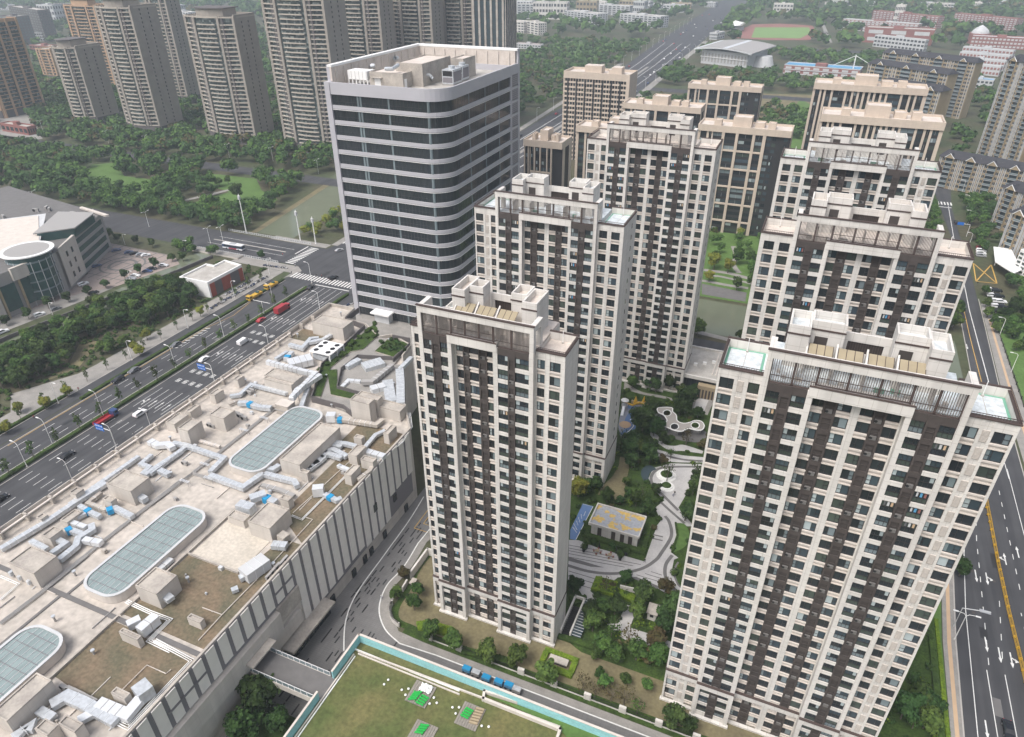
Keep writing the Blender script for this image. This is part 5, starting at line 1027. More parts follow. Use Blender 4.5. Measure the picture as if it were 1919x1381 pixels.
b = MB(); b.box(-86, 61.6, 9.0, -67.6, 66.7, 9.9, 'conc', top='paved'); b.box(-86, 61.2, 8.3, -69.4, 61.6, 9.9, 'conc'); b.box(-86, 66.7, 8.3, -69.4, 67.0, 9.9, 'conc'); b.build('deck', br)
for v in (61.35, 66.85):
    b = MB(); b.box(-86, v-.03, 9.9, -69.5, v+.03, 11.0, 'curtain2')
    for i in range(12): b.box(-86+i*1.5, v-.06, 9.9, -85.9+i*1.5, v+.06, 11.1, 'white')
    b.box(-86, v-.05, 11, -69.4, v+.05, 11.1, 'white'); b.build('railing', br)
b = MB(); b.box(-86, 60.6, 12.6, -83, 67.6, 13.0, 'conct'); b.box(-86, 60.8, 9.9, -85.6, 61.5, 12.6, 'conct'); b.build('porch', br)
for i, (x, y) in enumerate(((715, 1150), (980, 1270), (720, 1370))):
    q = gq(x, y, 9.8); r = empty('timber_platform', (q[0], q[1], 9.7), ['timber platform holding green benches and a crumpled white tent', 'timber platform stacked with green benches and brown slatted pallets', 'timber platform cut off by the bottom edge of the picture'][i], 'platform')
    b = MB()
    for k in range(9): b.box(q[0]-2.3+k*.51, q[1]-2.4, 9.72, q[0]-1.85+k*.51, q[1]+2.4, 9.92, 'timber')
    b.build('boards', r)
    for (dx, dy, an) in [((-.9, -.9, .5), (.9, -1.2, -.1)), ((-.9, .2, -.1),), ((-.6, .9, .3),)][i]:
        s = empty('stack_of_benches', (q[0]+dx, q[1]+dy, 9.92), ('green plastic benches stacked on '+['the platform with the white tent, '+('left' if dx < 0 else 'right')+' stack', 'the platform with brown pallets', 'the platform at the bottom edge'][i]), 'benches'); b = MB()
        for k in range(4): b.obox(q[0]+dx+k*.1, q[1]+dy-.9+k*.55, 9.92+.3, 10.3, 1.7, .4, an, 'green'); b.obox(q[0]+dx-.5, q[1]+dy-.9+k*.55, 9.92, 10.22, .15, .3, an, 'green'); b.obox(q[0]+dx+.6, q[1]+dy-.9+k*.55, 9.92, 10.22, .15, .3, an, 'green')
        b.build('bench', s)
    if i == 0:
        b = MB(); n_ = len(b.v)
        gx = 7
        for a in range(gx):
            for c in range(gx): rr_ = .35+.5*math.sin(a*1.3+c*.8)**2-.35*abs(a-3)/3; b.v.append((q[0]-.8+a*.42, q[1]+.3+c*.3, 9.95+max(.02, rr_)))
        for a in range(gx-1):
            for c in range(gx-1): k = a*gx+c; b.f.append((k, k+gx, k+gx+1, k+1)); b.m.append(b.mi('white'))
        tag(b.build('collapsed_tent'), 'crumpled white tent fabric on a timber platform on the lawn roof', 'tent')
    if i == 1:
        s = empty('pallet_stack', (q[0]+1.2, q[1]+.4, 9.92), 'brown slatted timber pallets on the second roof platform', 'pallets'); b = MB()
        for k in range(6): b.obox(q[0]+1.2, q[1]-1.1+k*.6, 9.92, 10.25, 1.7, .38, .15, 'ochre')
        b.build('slats', s)
for k, (x, y) in enumerate(((517, 1098), (539, 1074), (612, 1128), (648, 1122), (632, 1155), (785, 1170), (762, 1202), (800, 1198), (885, 1222), (902, 1255), (920, 1222), (1042, 1322), (1080, 1326))):
    q = gq(x, y, 9.9); b = MB(); n_ = 0
    for a in range(5):
        z_ = 9.75+.35*(1-math.cos(math.pi*a/4))*.5*1.4
        b.cyl(q[0], q[1], 9.72+a*.09, 9.72+(a+1)*.09, .24*math.sin(math.pi*(a+.35)/5.4)+.03, 'white', 8, .24*math.sin(math.pi*(a+1.35)/5.4)+.03)
    tag(b.build('globe_lamp'), 'small white globe lamp in the roof lawn around the timber platforms', 'garden lamp', 'white globe lamps in the roof lawn')
# ================================================================ taupe curved residential towers on the left
def arc_front(w, sag, n=8):
    """points of a bowed front from (0,0) to (w,0), bulging towards -y"""
    return [(w*i/n, -sag*math.sin(math.pi*i/n)) for i in range(n+1)]
def taupe_tower(u0, v0, w, d, H, label, sag=4.5, side=5, crown=True, base=7, fh=3.0, orange=False, rz=0, east=False):
    root = empty('taupe_tower', (u0, v0, 0), label, 'apartment tower', 'curved taupe towers beyond the park', rz)
    root.rotation_euler.z = 0
    wm = 'orange' if orange else 'tower'; bm = 'orange' if orange else 'towerb'; n = int((H-base-2)/fh)
    b = MB(); b.prism([(u0+.6, v0+.6)]+[(u0+.6+x*(w-1.2)/w, v0+.6+y) for x, y in arc_front(w, sag)][1:-1]+[(u0+w-.6, v0+.6), (u0+w-.6, v0+d), (u0+.6, v0+d)], 0, H-2, 'bayglass', 'deckgrey'); b.build('glazing', root)
    b = MB()
    # solid piers between bays, side walls, base
    b.box(u0+w-.5, v0, 0, u0+w+side*.15, v0+d, H, wm); b.box(u0-.15*side, v0+d*.45, 0, u0+.5, v0+d, H-1, wm); b.box(u0, v0+d-.5, 0, u0+w, v0+d+.3, H, wm)
    fr = arc_front(w, sag, 16)
    for i in (0, 4, 12, 16): x, y = fr[i]; b.box(u0+x-1.0, v0+y-.7, base, u0+x+1.0, v0+y+2.5, H-1, wm)
    for i in (3, 13): x, y = fr[i]; b.box(u0+x-.9, v0+y-.3, base, u0+x+.9, v0+y+2, H-1, 'towerd')
    b.prism([(u0-.5, v0+1)]+[(u0+x, v0+y-.9) for x, y in fr]+[(u0+w+.8, v0+1), (u0+w+.8, v0+d), (u0-.5, v0+d)], 0, base-.5, 'towerd'); b.build('wall', root)
    for k in range(n):
        z = base+k*fh; b = MB()
        P_ = [(u0+x, v0+y-.45) for x, y in fr]
        for i in range(len(P_)-1):
            (x1, y1), (x2, y2) = P_[i], P_[i+1]
            if i in (4, 11) : continue
            for (za, zb_, off) in ((z, z+.72, 0),):
                b.face([(x1, y1, za), (x2, y2, za), (x2, y2, zb_), (x1, y1, zb_)], bm); b.face([(x1, y1, zb_), (x2, y2, zb_), (x2, y2+1.2, zb_), (x1, y1+1.2, zb_)], bm); b.face([(x1, y1, za), (x1, y1+1.2, za), (x2, y2+1.2, za), (x2, y2, za)], bm)
        b.box(u0-1.3, v0+2, z, u0, v0+d*.42, z+.7, bm); b.build('balcony_band', root)
    sd = []
    for k in range(0 if east else n):
        for j, y in enumerate((d*.3, d*.62)):
            q = MB(); z = base+k*fh+1; q.box(u0+w+side*.15-.02, v0+y, z, u0+w+side*.15+.08, v0+y+1.0, z+1.4, 'frame'); q.build('window', root)
    if east:
        b = MB(); b.box(u0+w-.2, v0+2, base, u0+w+side*.15+.1, v0+d-2, H-3, 'bayglass')
        for j in range(5): y_ = v0+1+(d-3)*j/4; b.box(u0+w-.2, y_, 0, u0+w+side*.15+1.3, y_+1.6, H, wm)
        b.build('side_glazing', root)
        for k in range(n): b = MB(); b.box(u0+w-.2, v0+2, base+k*fh, u0+w+side*.15+.9, v0+d*.45, base+k*fh+.5, bm); b.box(u0+w-.2, v0+d*.55, base+k*fh, u0+w+side*.15+.9, v0+d-2, base+k*fh+.5, bm); b.build('side_balcony', root)
    if crown:
        b = MB(); b.prism([(u0+w*.22+x*.56, v0+1.5+y*.9) for x, y in arc_front(w, sag)]+[(u0+w*.78, v0+d*.7), (u0+w*.22, v0+d*.7)], H-2, H+3.6, wm, 'deckgrey'); b.prism([(u0+w*.18+x*.64, v0+1+y) for x, y in arc_front(w, sag)]+[(u0+w*.82, v0+d*.75), (u0+w*.18, v0+d*.75)], H+3.6, H+4.3, 'towerd'); b.build('crown', root)
    b = MB(); b.ring([(u0-.4, v0+1)]+[(u0+x, v0+y-.8) for x, y in fr]+[(u0+w+.8, v0+1), (u0+w+.8, v0+d), (u0-.4, v0+d)], .4, H-2.2, H-1.2, bm); b.build('parapet', root)
    return root
taupe_tower(-612, 442, 27, 24, 64, 'lower curved taupe tower with a blank side wall, leftmost of the curved ones', sag=6)
taupe_tower(-541, 437, 36, 25, 96, 'curved taupe tower second from the left, standing at the park edge')
taupe_tower(-454, 440, 46, 22, 92, 'curved taupe tower third from the left, with a round crown', sag=5)
taupe_tower(-376, 437, 51, 24, 108, 'large curved taupe tower directly left of the glass office, cut by the top edge')
taupe_tower(-606, 545, 24, 16, 95, 'taupe tower half hidden behind the second curved tower', sag=2)
taupe_tower(-478, 560, 40, 20, 100, 'taupe tower glimpsed between the third and fourth curved towers', sag=3)
taupe_tower(-384, 525, 46, 20, 116, 'taupe tower rising behind the office roof, left half', sag=5)
taupe_tower(-350, 565, 36, 20, 118, 'taupe tower rising behind the office roof, middle', sag=4)
taupe_tower(-327, 600, 34, 18, 118, 'taupe tower beside the dark striped tower', sag=4)
taupe_tower(-738, 560, 42, 16, 84, 'orange-brown tower with balconies behind the lower curved tower', sag=1, orange=True, east=True)
taupe_tower(-702, 430, 12, 42, 80, 'orange-brown tower at the left edge of the picture, nearer slab', sag=.5, orange=True, crown=False, east=True)
taupe_tower(-735, 432, 24, 40, 78, 'orange-brown tower cut by the left edge of the picture', sag=.5, orange=True, crown=False, east=True)
taupe_tower(-838, 585, 22, 18, 36, 'short orange-brown block in the distance between two towers', sag=.5, orange=True, crown=False)
# dark striped tower
st_ = empty('striped_tower', (-262, 570, 0), 'dark blue glass tower with pale vertical fins right of the office roof', 'office tower')
b = MB(); b.box(-276, 566, 0, -248, 588, 116, 'glassb', top='deckgrey'); b.build('glazing', st_)
for i in range(6): b = MB(); b.box(-276.5+i*5.2, 565.4, 0, -274.8+i*5.2, 566, 116, 'conct'); b.build('fin', st_)
for i in range(6): b = MB(); b.box(-248, 566+i*4.2, 0, -247.4, 567.2+i*4.2, 116, 'conct'); b.build('fin', st_)
b = MB()
for k in range(28): b.box(-276.2, 565.8, 4*k+.2, -247.8, 588.2, 4*k+.5, 'frame')
b.build('floor_line', st_)
# ================================================================ beige towers
def beige_tower(u0, u1, v0, v1, H, label, frac=.7, band=3, gridded=True, fh=3.1, strips=None):
    r = empty('beige_tower', ((u0+u1)/2, (v0+v1)/2, 0), label, 'apartment tower', 'beige towers with dark glazing')
    w = u1-u0; b = MB(); b.box(u0, v0+.5, 0, u1, v1, H-3, 'frame', top='deckpink'); b.build('core', r)
    us = u0+w*frac; b = MB()
    rnd = random.Random(int(u0*7+v0)); n = int((H-3.2)/fh)
    cells = []
    if gridded:
        xs = [0, .02, .075, .1, .115, .13, .26, .29, .41, .44, .56, .6] if strips is None else strips
        edges = [0, .09, .23, .27, .42, .46, .66, .70]
        lay = [(0, .03, 0), (.10, .125, 0), (.155, .17, 0), (.27, .30, -.5), (.42, .45, -.5), (.60, .63, -.5), (.71, .745, -.5), (.80, .81, 1), (.855, .87, 1), (.89, .93, 1), (.975, 1.0, 1)]
    else: lay = [(x, x+.02, 0) for x in (0, .06, .10, .165, .29, .35, .40, .45, .50, .545, .60, .65, .78, .85, .90)]+[(.97, 1, 0)]
    for a, c, o in lay: b.box(u0+w*a, v0+o, 0, u0+w*c, v0+1, H-3, 'beige')
    b.box(u0-.1, v0-.6, H-3.2, u1+.1, v1+.1, H-1, 'beige', top='deckpink'); b.ring(R(u0-.1, u1+.1, v0-.6, v1+.1), .5, H-1, H, 'beige')
    b.box(u1-.3, v0+.9, 0, u1+.15, v0+4, H-3, 'beige'); b.box(u1-.3, v1-4, 0, u1+.15, v1, H-3, 'beige'); b.box(u0-.15, v0+.9, 0, u0+.3, v1, H-3, 'beige'); b.build('wall', r)
    if gridded:
        for k in range(1, int(H/(fh*band))+1):
            z = H-3.2-k*fh*band
            if z > 2: b = MB(); b.box(u0+w*.17, v0-.4, z, u0+w*.745, v0+.6, z+.8, 'beige'); b.build('floor_band', r)
    cnt = 0; sf = MB()
    for k in range(n-1, -1, -1):
        for i in range(len(lay)-1):
            a, c = lay[i][1], lay[i+1][0]
            if (c-a)*w < 1.2: continue
            x0, x1 = u0+w*a+.15, u0+w*c-.15; z = H-3.2-(n-k)*fh
            q = MB() if cnt < 100 else sf
            q.box(x0, v0+.42, z+.9, x1, v0+.5, z+2.6, rnd.choice(['glass', 'glass', 'glassb', 'curtain2', 'glassg'])); m_ = (x0+x1)/2
            q.box(m_-.05, v0+.36, z+.8, m_+.05, v0+.48, z+2.7, 'ac' if rnd.random() < .3 else 'frame')
            if rnd.random() < .12: q.box(x0+.2, v0+.38, z+1, x0+(x1-x0)*.45, v0+.43, z+2.5, 'curtain')
            if cnt < 100: q.build('window', r)
            cnt += 1
    if sf.v: tag(sf.build('window', r), kind='stuff')
    d = v1-v0
    for (a, c, ya, yb, h) in ((.36, .56, .25, .8, 4.5), (.16, .24, .2, .5, 2.6), (.74, .82, .3, .6, 2.6), (.6, .7, .4, .8, 2)):
        q = MB(); q.box(u0+w*a, v0+d*ya, H-1, u0+w*c, v0+d*yb, H-1+h, 'beige', top='deckpink'); q.ring(R(u0+w*a, u0+w*c, v0+d*ya, v0+d*yb), .3, H-1+h, H-.5+h, 'beige'); q.build('roof_housing', r)
    return r
beige_tower(-58.5, -12.8, 381.5, 396, 56, 'beige tower with dark glazing between the two cream columns, beside the riverside garden')
beige_tower(-86.6, -40, 499, 513, 56, 'beige tower farthest back of the gridded ones')
beige_tower(-109.5, -64.4, 421, 436, 56, 'beige tower directly behind the tall cream tower of the left column')
beige_tower(-116, -71, 355, 369, 56, 'beige tower mostly hidden, left of the tall cream tower'); beige_tower(-130, -110.5, 318, 332, 56, 'small beige tower between the glass office and the cream towers', band=4)
beige_tower(-8, 46, 427, 443, 72, 'beige tower with close-set fins, the farther of the right-hand pair', gridded=False); beige_tower(-1, 47, 346, 362, 72, 'beige tower with close-set fins, the nearer of the right-hand pair', gridded=False)
# beige block of small balconies
bl = empty('balcony_block', (-148, 498, 0), 'beige slab with a regular grid of small balconies beside the boulevard', 'apartment block')
b = MB(); b.box(-171.5, 492.6, 0, -124.5, 512, 58.5, 'beige', top='deckpink'); b.ring(R(-171.5, -124.5, 491.5, 512), .5, 58.5, 60, 'beige'); b.box(-171.5, 491.5, 55.5, -124.5, 492.6, 58.5, 'beige'); b.box(-171.5, 491.5, 0, -170.8, 492.6, 55.5, 'beige'); b.box(-126.8, 491.5, 0, -124.5, 492.6, 55.5, 'beige')
for k in range(18): b.box(-170.8, 491.5, 55.5-3.1*(k+1), -126.8, 492.6, 55.5-3.1*(k+1)+1.05, 'beige')
for i in range(22): b.box(-170.8+2*i, 491.7, 0, -170.5+2*i, 492.6, 55.5, 'beige')
b.build('wall', bl)
for i in range(7): b = MB(); b.box(-168.6+6.2*i, 491.3, 0, -167.4+6.2*i, 491.6, 55.5, 'frame'); b.build('dark_strip', bl)
n_ = 0; sf = MB()
for k in range(18):
    for i in range(22):
        q = MB() if n_ < 100 else sf; q.box(-170.4+2*i, 492.45, 55.5-3.1*(k+1)+1.1, -168.9+2*i, 492.62, 55.5-3.1*k-.1, random.choice(['glass', 'glassb', 'glassg', 'frame'])); n_ += 1
        if n_ <= 100: q.build('window', bl)
tag(sf.build('window', bl), kind='stuff')
for a, c, h in ((-158, -146, 5), (-139, -132, 4.5), (-141, -139, 3)): b = MB(); b.box(a, 497, 58.5, c, 505, 58.5+h, 'beige', top='deckpink'); b.build('roof_housing', bl)
# ================================================================ ochre slabs with dark gabled roofs (right background)
def gable_slab(u0, v0, w, d, H, label, bays=4, rot=0, grp='ochre apartment slabs with dark gabled roofs'):
    r = empty('gabled_apartment_block', (u0, v0, 0), label, 'apartment block', grp); r.rotation_euler.z = rot
    def bb(b, name):
        me = b.mesh(name); o = bpy.data.objects.new(name, me); COL.objects.link(o); o.parent = r; return o
    fh = 3.0; n = int(H/fh); b = MB(); b.box(0, 0, 0, w, d, H, 'ochre'); bb(b, 'wall')
    bw = w/bays
    b = MB()
    for i in range(bays):
        for (a, c) in ((.03, .13), (.87, .97)):
            b.box(i*bw+bw*a, -.5, 0, i*bw+bw*a+.3, 0, H, 'palew'); b.box(i*bw+bw*c-.3, -.5, 0, i*bw+bw*c, 0, H, 'palew')
        b.box(i*bw+bw*.3, -1.1, 0, i*bw+bw*.3+.35, 0, H, 'ochre'); b.box(i*bw+bw*.7-.35, -1.1, 0, i*bw+bw*.7, 0, H, 'ochre')
    bb(b, 'pilasters'); cnt = 0; sf = MB()
    for k in range(n-1, -1, -1):
        z = H-fh*(n-k)
        for i in range(bays):
            for kind, a, c in (('w', .05, .12), ('w', .16, .27), ('b', .31, .69), ('w', .73, .84), ('w', .88, .95)):
                q = MB() if cnt < 100 else sf; x0, x1 = i*bw+bw*a, i*bw+bw*c
                if kind == 'w': q.box(x0, -.12, z+.9, x1, .02, z+2.5, 'glass'); q.box(x0, -.16, z+.75, x1, -.1, z+.9, 'palew'); q.box((x0+x1)/2-.05, -.18, z+.9, (x0+x1)/2+.05, -.1, z+2.5, 'palew')
                else: q.box(x0, -.06, z+.2, x1, .02, z+2.6, 'glassb'); q.box(x0, -1.2, z-.1, x1, -.02, z+.1, 'palew'); q.box(x0, -1.2, z+.1, x1, -1.1, z+.95, 'curtain2'); q.box(x0, -1.22, z+.95, x1, -1.08, z+1.05, 'palew')
                if cnt < 100: bb(q, 'window')
                cnt += 1
    if sf.v: tag(bb(sf, 'window'), kind='stuff')
    b = MB(); e_ = .9; hr = 3.6
    q = [(-e_, -e_, H), (w+e_, -e_, H), (w+e_, d+e_, H), (-e_, d+e_, H), (2, d/2, H+hr), (w-2, d/2, H+hr)]
    for f in ((0, 1, 5, 4), (1, 2, 5), (2, 3, 4, 5), (3, 0, 4)): b.face([q[i] for i in f], 'slate')
    b.face([q[i] for i in (3, 2, 1, 0)], 'palew')
    bb(b, 'roof')
    for i in range(bays):
        x = (i+.5)*bw; g = MB(); hw = 2.6
        g.face([(x-hw, -1.4, H), (x+hw, -1.4, H), (x, -1.4, H+2.6)], 'ochre'); g.face([(x-hw, -1.4, H+.05), (x, -1.4, H+2.65), (x, d/2, H+2.65), (x-hw, d*.25, H+.05)][::-1], 'slate'); g.face([(x+hw, -1.4, H+.05), (x+hw, d*.25, H+.05), (x, d/2, H+2.65), (x, -1.4, H+2.65)][::-1], 'slate')
        g.tube([(x-hw-.2, -1.5, H), (x, -1.5, H+2.75), (x+hw+.2, -1.5, H)], .22, 'white', 4); bb(g, 'gable')
    for i in range(bays*2):
        x = (i+.5)*w/bays/2+1; g = MB(); g.box(x-.4, d*.25, H+hr*.5-.1, x+.4, d*.25+.7, H+hr*.5+.25, 'white'); bb(g, 'skylight')
    return r
def on(x, y, z): return P(x, y, z)
def gslab(pl, pr, z, d, label, bays):
    A, B = P(*pl, z), P(*pr, z); w = math.dist(A, B); gable_slab(A[0], A[1], w, d, z, label, bays, math.atan2(B[1]-A[1], B[0]-A[0]))
gslab((1762, 292), (1925, 322), 19, 12, 'low ochre slab with four white gables at the right edge', 4)
gslab((1868, 222), (1960, 250), 19, 12, 'low ochre slab with gabled roof, farther back at the right edge', 3); gslab((1900, 252), (1990, 285), 19, 12, 'low ochre slab behind the four-gabled one', 3)
gslab((1880, 350), (1990, 385), 22, 12, 'ochre slab at the right edge beside the tree belt, upper one', 3); gslab((1895, 398), (2000, 430), 22, 12, 'ochre slab at the right edge beside the tree belt, lower one', 3)
gslab((1628, 118), (1778, 140), 44, 13, 'tall ochre slab with three white gables, middle of three rows', 3); gslab((1650, 155), (1764, 172), 42, 13, 'tall ochre slab with gabled roof just behind the beige pair', 3)
gslab((1655, 98), (1830, 118), 46, 13, 'tall ochre slab with gabled roof, back row of three', 4); gslab((1888, 112), (1975, 126), 66, 14, 'very tall ochre slab at the top right, cut by the right edge', 3)
# ================================================================ riverside buildings on the left
rm = empty('round_mall', (-320, 185, 0), 'older mall with a round green-glass drum and a canopy roof', 'shopping centre')
zr = 19
b = MB(); b.prism([(-420, 100), (-304, 150), (-304, 158), (-304, 190), (-313, 205), (-330, 236), (-420, 250)], 0, zr, 'ac', 'paved'); b.build('wall', rm)
b = MB(); b.prism([(-304.3, 192), (-303.2, 191), (-312, 206.5), (-313.2, 206)], 2, zr+1.5, 'conc'); b.box(-304.2, 152, 0, -303, 160, zr+1, 'conc'); b.box(-303.9, 168, 14.5, -302.6, 176, zr+1, 'conc'); b.build('stone_facing', rm)
for k in range(4):
    b = MB(); cx, cy = -309, 181; n = 20
    b.cyl(cx, cy, 2.5+k*4.3, 6.2+k*4.3, 8.6, 'tealglass', 28); b.build('drum_glazing', rm); b = MB(); b.cyl(cx, cy, 6.2+k*4.3, 6.8+k*4.3, 8.9, 'curtain2', 28); b.build('drum_band', rm)
for a in range(-100, 120, 22): aa = math.radians(a-20); b = MB(); b.tube([(cx+8.8*math.cos(aa), cy+8.8*math.sin(aa), 0), (cx+8.8*math.cos(aa), cy+8.8*math.sin(aa), 20)], .16, 'palew', 5); b.build('mullion', rm)
b = MB(); b.cyl(cx, cy, 19.7, 21.5, 8.2, 'tealglass', 28); b.cyl(cx-1, cy+1, 22.0, 22.5, 10.6, 'white', 36, top='white'); b.cyl(cx-1, cy+1, 22.5, 22.55, 8.8, 'ac', 36); b.build('drum_canopy', rm)
b = MB(); b.face([(-320, 176, 21.5), (-313, 190, 21.8), (-345, 214, 23), (-372, 190, 22.5), (-372, 160, 24), (-340, 160, 22)], 'creamp'); b.face([(-320, 176, 21.3), (-340, 160, 21.8), (-372, 160, 23.8), (-372, 190, 22.3), (-345, 218, 22.8), (-313, 190, 21.6)], 'palew')
b.build('wing_canopy', rm)
for k in range(4):
    b = MB(); A_, B_2 = Vector((-313.6, 205.2)), Vector((-330.2, 235.6)); C_ = (A_+B_2)/2; b.obox(C_.x+.3, C_.y+.1, 2+k*4.2, 4.6+k*4.2, 30, .3, math.atan2(30.4, -16.6), 'tealglass'); b.obox(C_.x+.4, C_.y+.15, 4.6+k*4.2, 5.2+k*4.2, 31, .5, math.atan2(30.4, -16.6), 'ac'); b.build('glazed_band', rm)
b = MB(); b.prism([(-322, 196), (-313, 208), (-322, 226), (-338, 220)], zr, zr+4, 'tealglass', 'bluer'); b.prism([(-323, 195), (-312, 208), (-322, 227), (-340, 221)], zr+4, zr+4.5, 'ac'); b.build('glass_pavilion', rm)
for i in range(4): b = MB(); b.box(-304, 152+i*9, 2.5, -303.3, 159+i*9, 13.8, 'tealglass'); b.box(-303.3, 151.5+i*9, 0, -302.7, 152.3+i*9, 15, 'ochre'); b.build('glazed_bay', rm)
for i in range(3):
    for j in range(2): t = (.35+j*.3); b = MB(); x, y = -303.2-8.8*t, 191+15.5*t; b.obox(x, y, 4.5+i*5, 7+i*5, .3, 1.5, math.radians(30), 'glass'); b.build('window', rm)
rnd = random.Random(5)
for i in range(16):
    u, v = rnd.uniform(-370, -325), rnd.uniform(195, 232); s = inst('air_conditioner', acm, (u, v, zr+.05), None, rnd.random()*3, 3); tag(s, 'white rooftop air conditioner among a scatter on the round mall roof', 'air conditioner', 'air conditioners on the round mall')
b = MB(); b.prism([(-345, 236), (-322, 232), (-321, 233.5), (-345, 237.5)], zr+.5, zr+1.4, 'creamp'); b.build('rim_canopy', rm)
kb_ = empty('pump_house', (-245, 220, 0), 'small white building with brick and dark panels and a notched flat roof', 'small building')
b = MB(); K = [(-254.5, 209.5), (-238, 209.5), (-238, 231.5), (-249.5, 233), (-249.5, 226), (-254.5, 226)]; b.prism(K, 0, 7, 'white', 'deckgrey'); b.build('wall', kb_); b = MB(); b.ring(K, .7, 7, 7.7, 'white'); b.build('parapet', kb_)
for i, (a, c, m_) in enumerate(((210.4, 213.2, 'red'), (213.2, 217.5, 'towerd'), (217.5, 223.2, 'red'), (223.2, 228.6, 'towerd'), (228.6, 231.2, 'red'))): b = MB(); b.box(-238, a, .1, -237.8, c, 6.4, m_); b.build('panel', kb_)
b = MB(); b.box(-253, 209.35, 2, -251, 209.5, 5, 'glass'); b.build('window', kb_)
# entrance building between cream towers
eb = empty('entrance_building', (-20, 225, 0), 'flat-roofed estate entrance building with dark glass front', 'building')
b = MB(); b.box(-28.5, 215.5, 0, 2, 236, 6.6, 'cream', top='deckgrey'); b.build('wall', eb); b = MB(); b.ring(R(-29, 2.5, 214.6, 236.4), .7, 6.2, 7.4, 'cream'); b.build('parapet', eb)
b = MB(); b.box(-27.6, 215.2, .1, 0, 215.5, 5.6, 'glass'); 
for i in range(16): b.box(-27.6+1.7*i, 215.05, .1, -27.45+1.7*i, 215.25, 5.6, 'frame')
b.build('glazing', eb); b = MB(); b.box(-21.5, 213, 0, -15.5, 215.2, 5, 'ochre'); 
for i in range(5): b.box(-20.8+i*1.1, 212.9, .1, -20.2+i*1.1, 213, 3.6, 'dark')
b.build('doorway', eb)
for i in range(7): b = MB(); u, v = -25+i*2.9, 226+(i*37 % 7)-3; b.box(u, v, 6.6, u+1.2, v+.8, 7.5, 'white'); b.build('roof_unit', eb)
b = MB(); b.box(-18, 219, 6.6, -17.6, 234, 6.9, 'creamp'); b.box(-16.8, 219, 6.6, -16.4, 234, 6.9, 'creamp'); b.build('roof_kerb', eb)
# pavilion with painted roof
pv_ = empty('garden_pavilion', (-29, 138, 0), 'small pavilion with yellow and grey painted roof in the courtyard', 'pavilion')
b = MB(); b.box(-35.2, 134.8, 0, -22.6, 142, 4.1, 'cream'); b.build('wall', pv_); b = MB(); b.box(-35.9, 134.2, 4.1, -22.1, 142.6, 4.35, 'cream', top='gold'); b.ring(R(-35.9, -22.1, 134.2, 142.6), .3, 4.35, 4.9, 'cream'); b.build('roof', pv_)
for i, u in enumerate((-33.4, -29.6, -27.2, -25)): b = MB(); b.box(u, 134.7, .2, u+1.1, 134.8, 3.9, 'dark'); b.build('slatted_window', pv_)
b = MB(); b.box(-22.6, 135.5, .2, -22.5, 138, 3.6, 'dark'); b.box(-22.6, 139, .2, -22.5, 141, 3.6, 'dark'); b.build('door', pv_)
def hedge_box(poly, h, label, m='hedge'):
    b = MB(); P0 = poly; cxm = sum(p[0] for p in P0)/len(P0); cym = sum(p[1] for p in P0)/len(P0)
    P2 = [(cxm+(p[0]-cxm)*.96, cym+(p[1]-cym)*.96) for p in P0]; b.prism(P0, .05, h*.8, m); b.prism(P2, h*.8, h, m)
    rnd = random.Random(len(P0)*7+int(abs(cxm)*10)); us = [p[0] for p in P0]; vs = [p[1] for p in P0]; k = 0; n = int(min(900, (max(us)-min(us))*(max(vs)-min(vs))*4))
    for _ in range(n):
        u, v = rnd.uniform(min(us), max(us)), rnd.uniform(min(vs), max(vs))
        if inside((u, v), P0):
            z = h*rnd.uniform(.85, 1.1); s = rnd.uniform(.15, .32); a = rnd.random()*3; t = rnd.uniform(-.2, .2); b.face([(u+s*math.cos(a+q), v+s*math.sin(a+q), z+t*math.cos(q)) for q in (0, 1.57, 3.14, 4.71)], m)
    return tag(b.build('hedge'), label, 'hedge')
hedge_box([(-37, 133), (-21, 133), (-21, 134.4), (-35.8, 134.4), (-36, 143), (-37.4, 143)], 1, 'clipped hedge around the front and left of the painted-roof pavilion'); hedge_box([(-21, 133), (-19.8, 133), (-20.6, 143), (-21.8, 143)], 1, 'clipped hedge on the right side of the painted-roof pavilion')
b = MB()
pg_ = pts(c3, [(575, 345), (595, 328), (715, 328), (722, 365), (758, 400), (768, 455), (830, 480), (890, 470), (940, 452), (1000, 460), (1028, 500), (1010, 538), (960, 545), (890, 530), (850, 538), (810, 555), (740, 545), (660, 510), (645, 490), (672, 450), (640, 400), (590, 375)], 3.0)
from mathutils.geometry import tessellate_polygon
hol = [[(c3(x, y, 3.0)[0]+1.35*math.cos(-a*.6283), c3(x, y, 3.0)[1]+1.9*math.sin(-a*.6283)) for a in range(10)] for x, y in ((670, 378), (742, 510), (942, 497))]
S_ = smooth(pg_+[pg_[0]], 3)[:-1]; allp = S_+sum(hol, []); tri = tessellate_polygon([[Vector((*p, 0)) for p in S_]]+[[Vector((*p, 0)) for p in h] for h in hol])
for zt_ in (3.0, 2.7):
    for t in tri:
        a, c, d = [Vector(allp[i]) for i in t]; s = (c.x-a.x)*(d.y-a.y)-(c.y-a.y)*(d.x-a.x); q = [(*allp[i], zt_) for i in t]; b.face(q if (s > 0) == (zt_ == 3.0) else q[::-1], 'vent')
cn = empty('cloud_canopy', (pg_[0][0], pg_[0][1], 0), 'cloud-shaped flat grey canopy with three round holes in the garden', 'canopy'); b.build('deck', cn)
b = MB(); b.tube([(*p, 2.9) for p in S_+[S_[0]]], .22, 'white', 5)
for h in hol: b.tube([(*p, 2.9) for p in h+[h[0]]], .18, 'white', 5)
b.build('rim', cn)
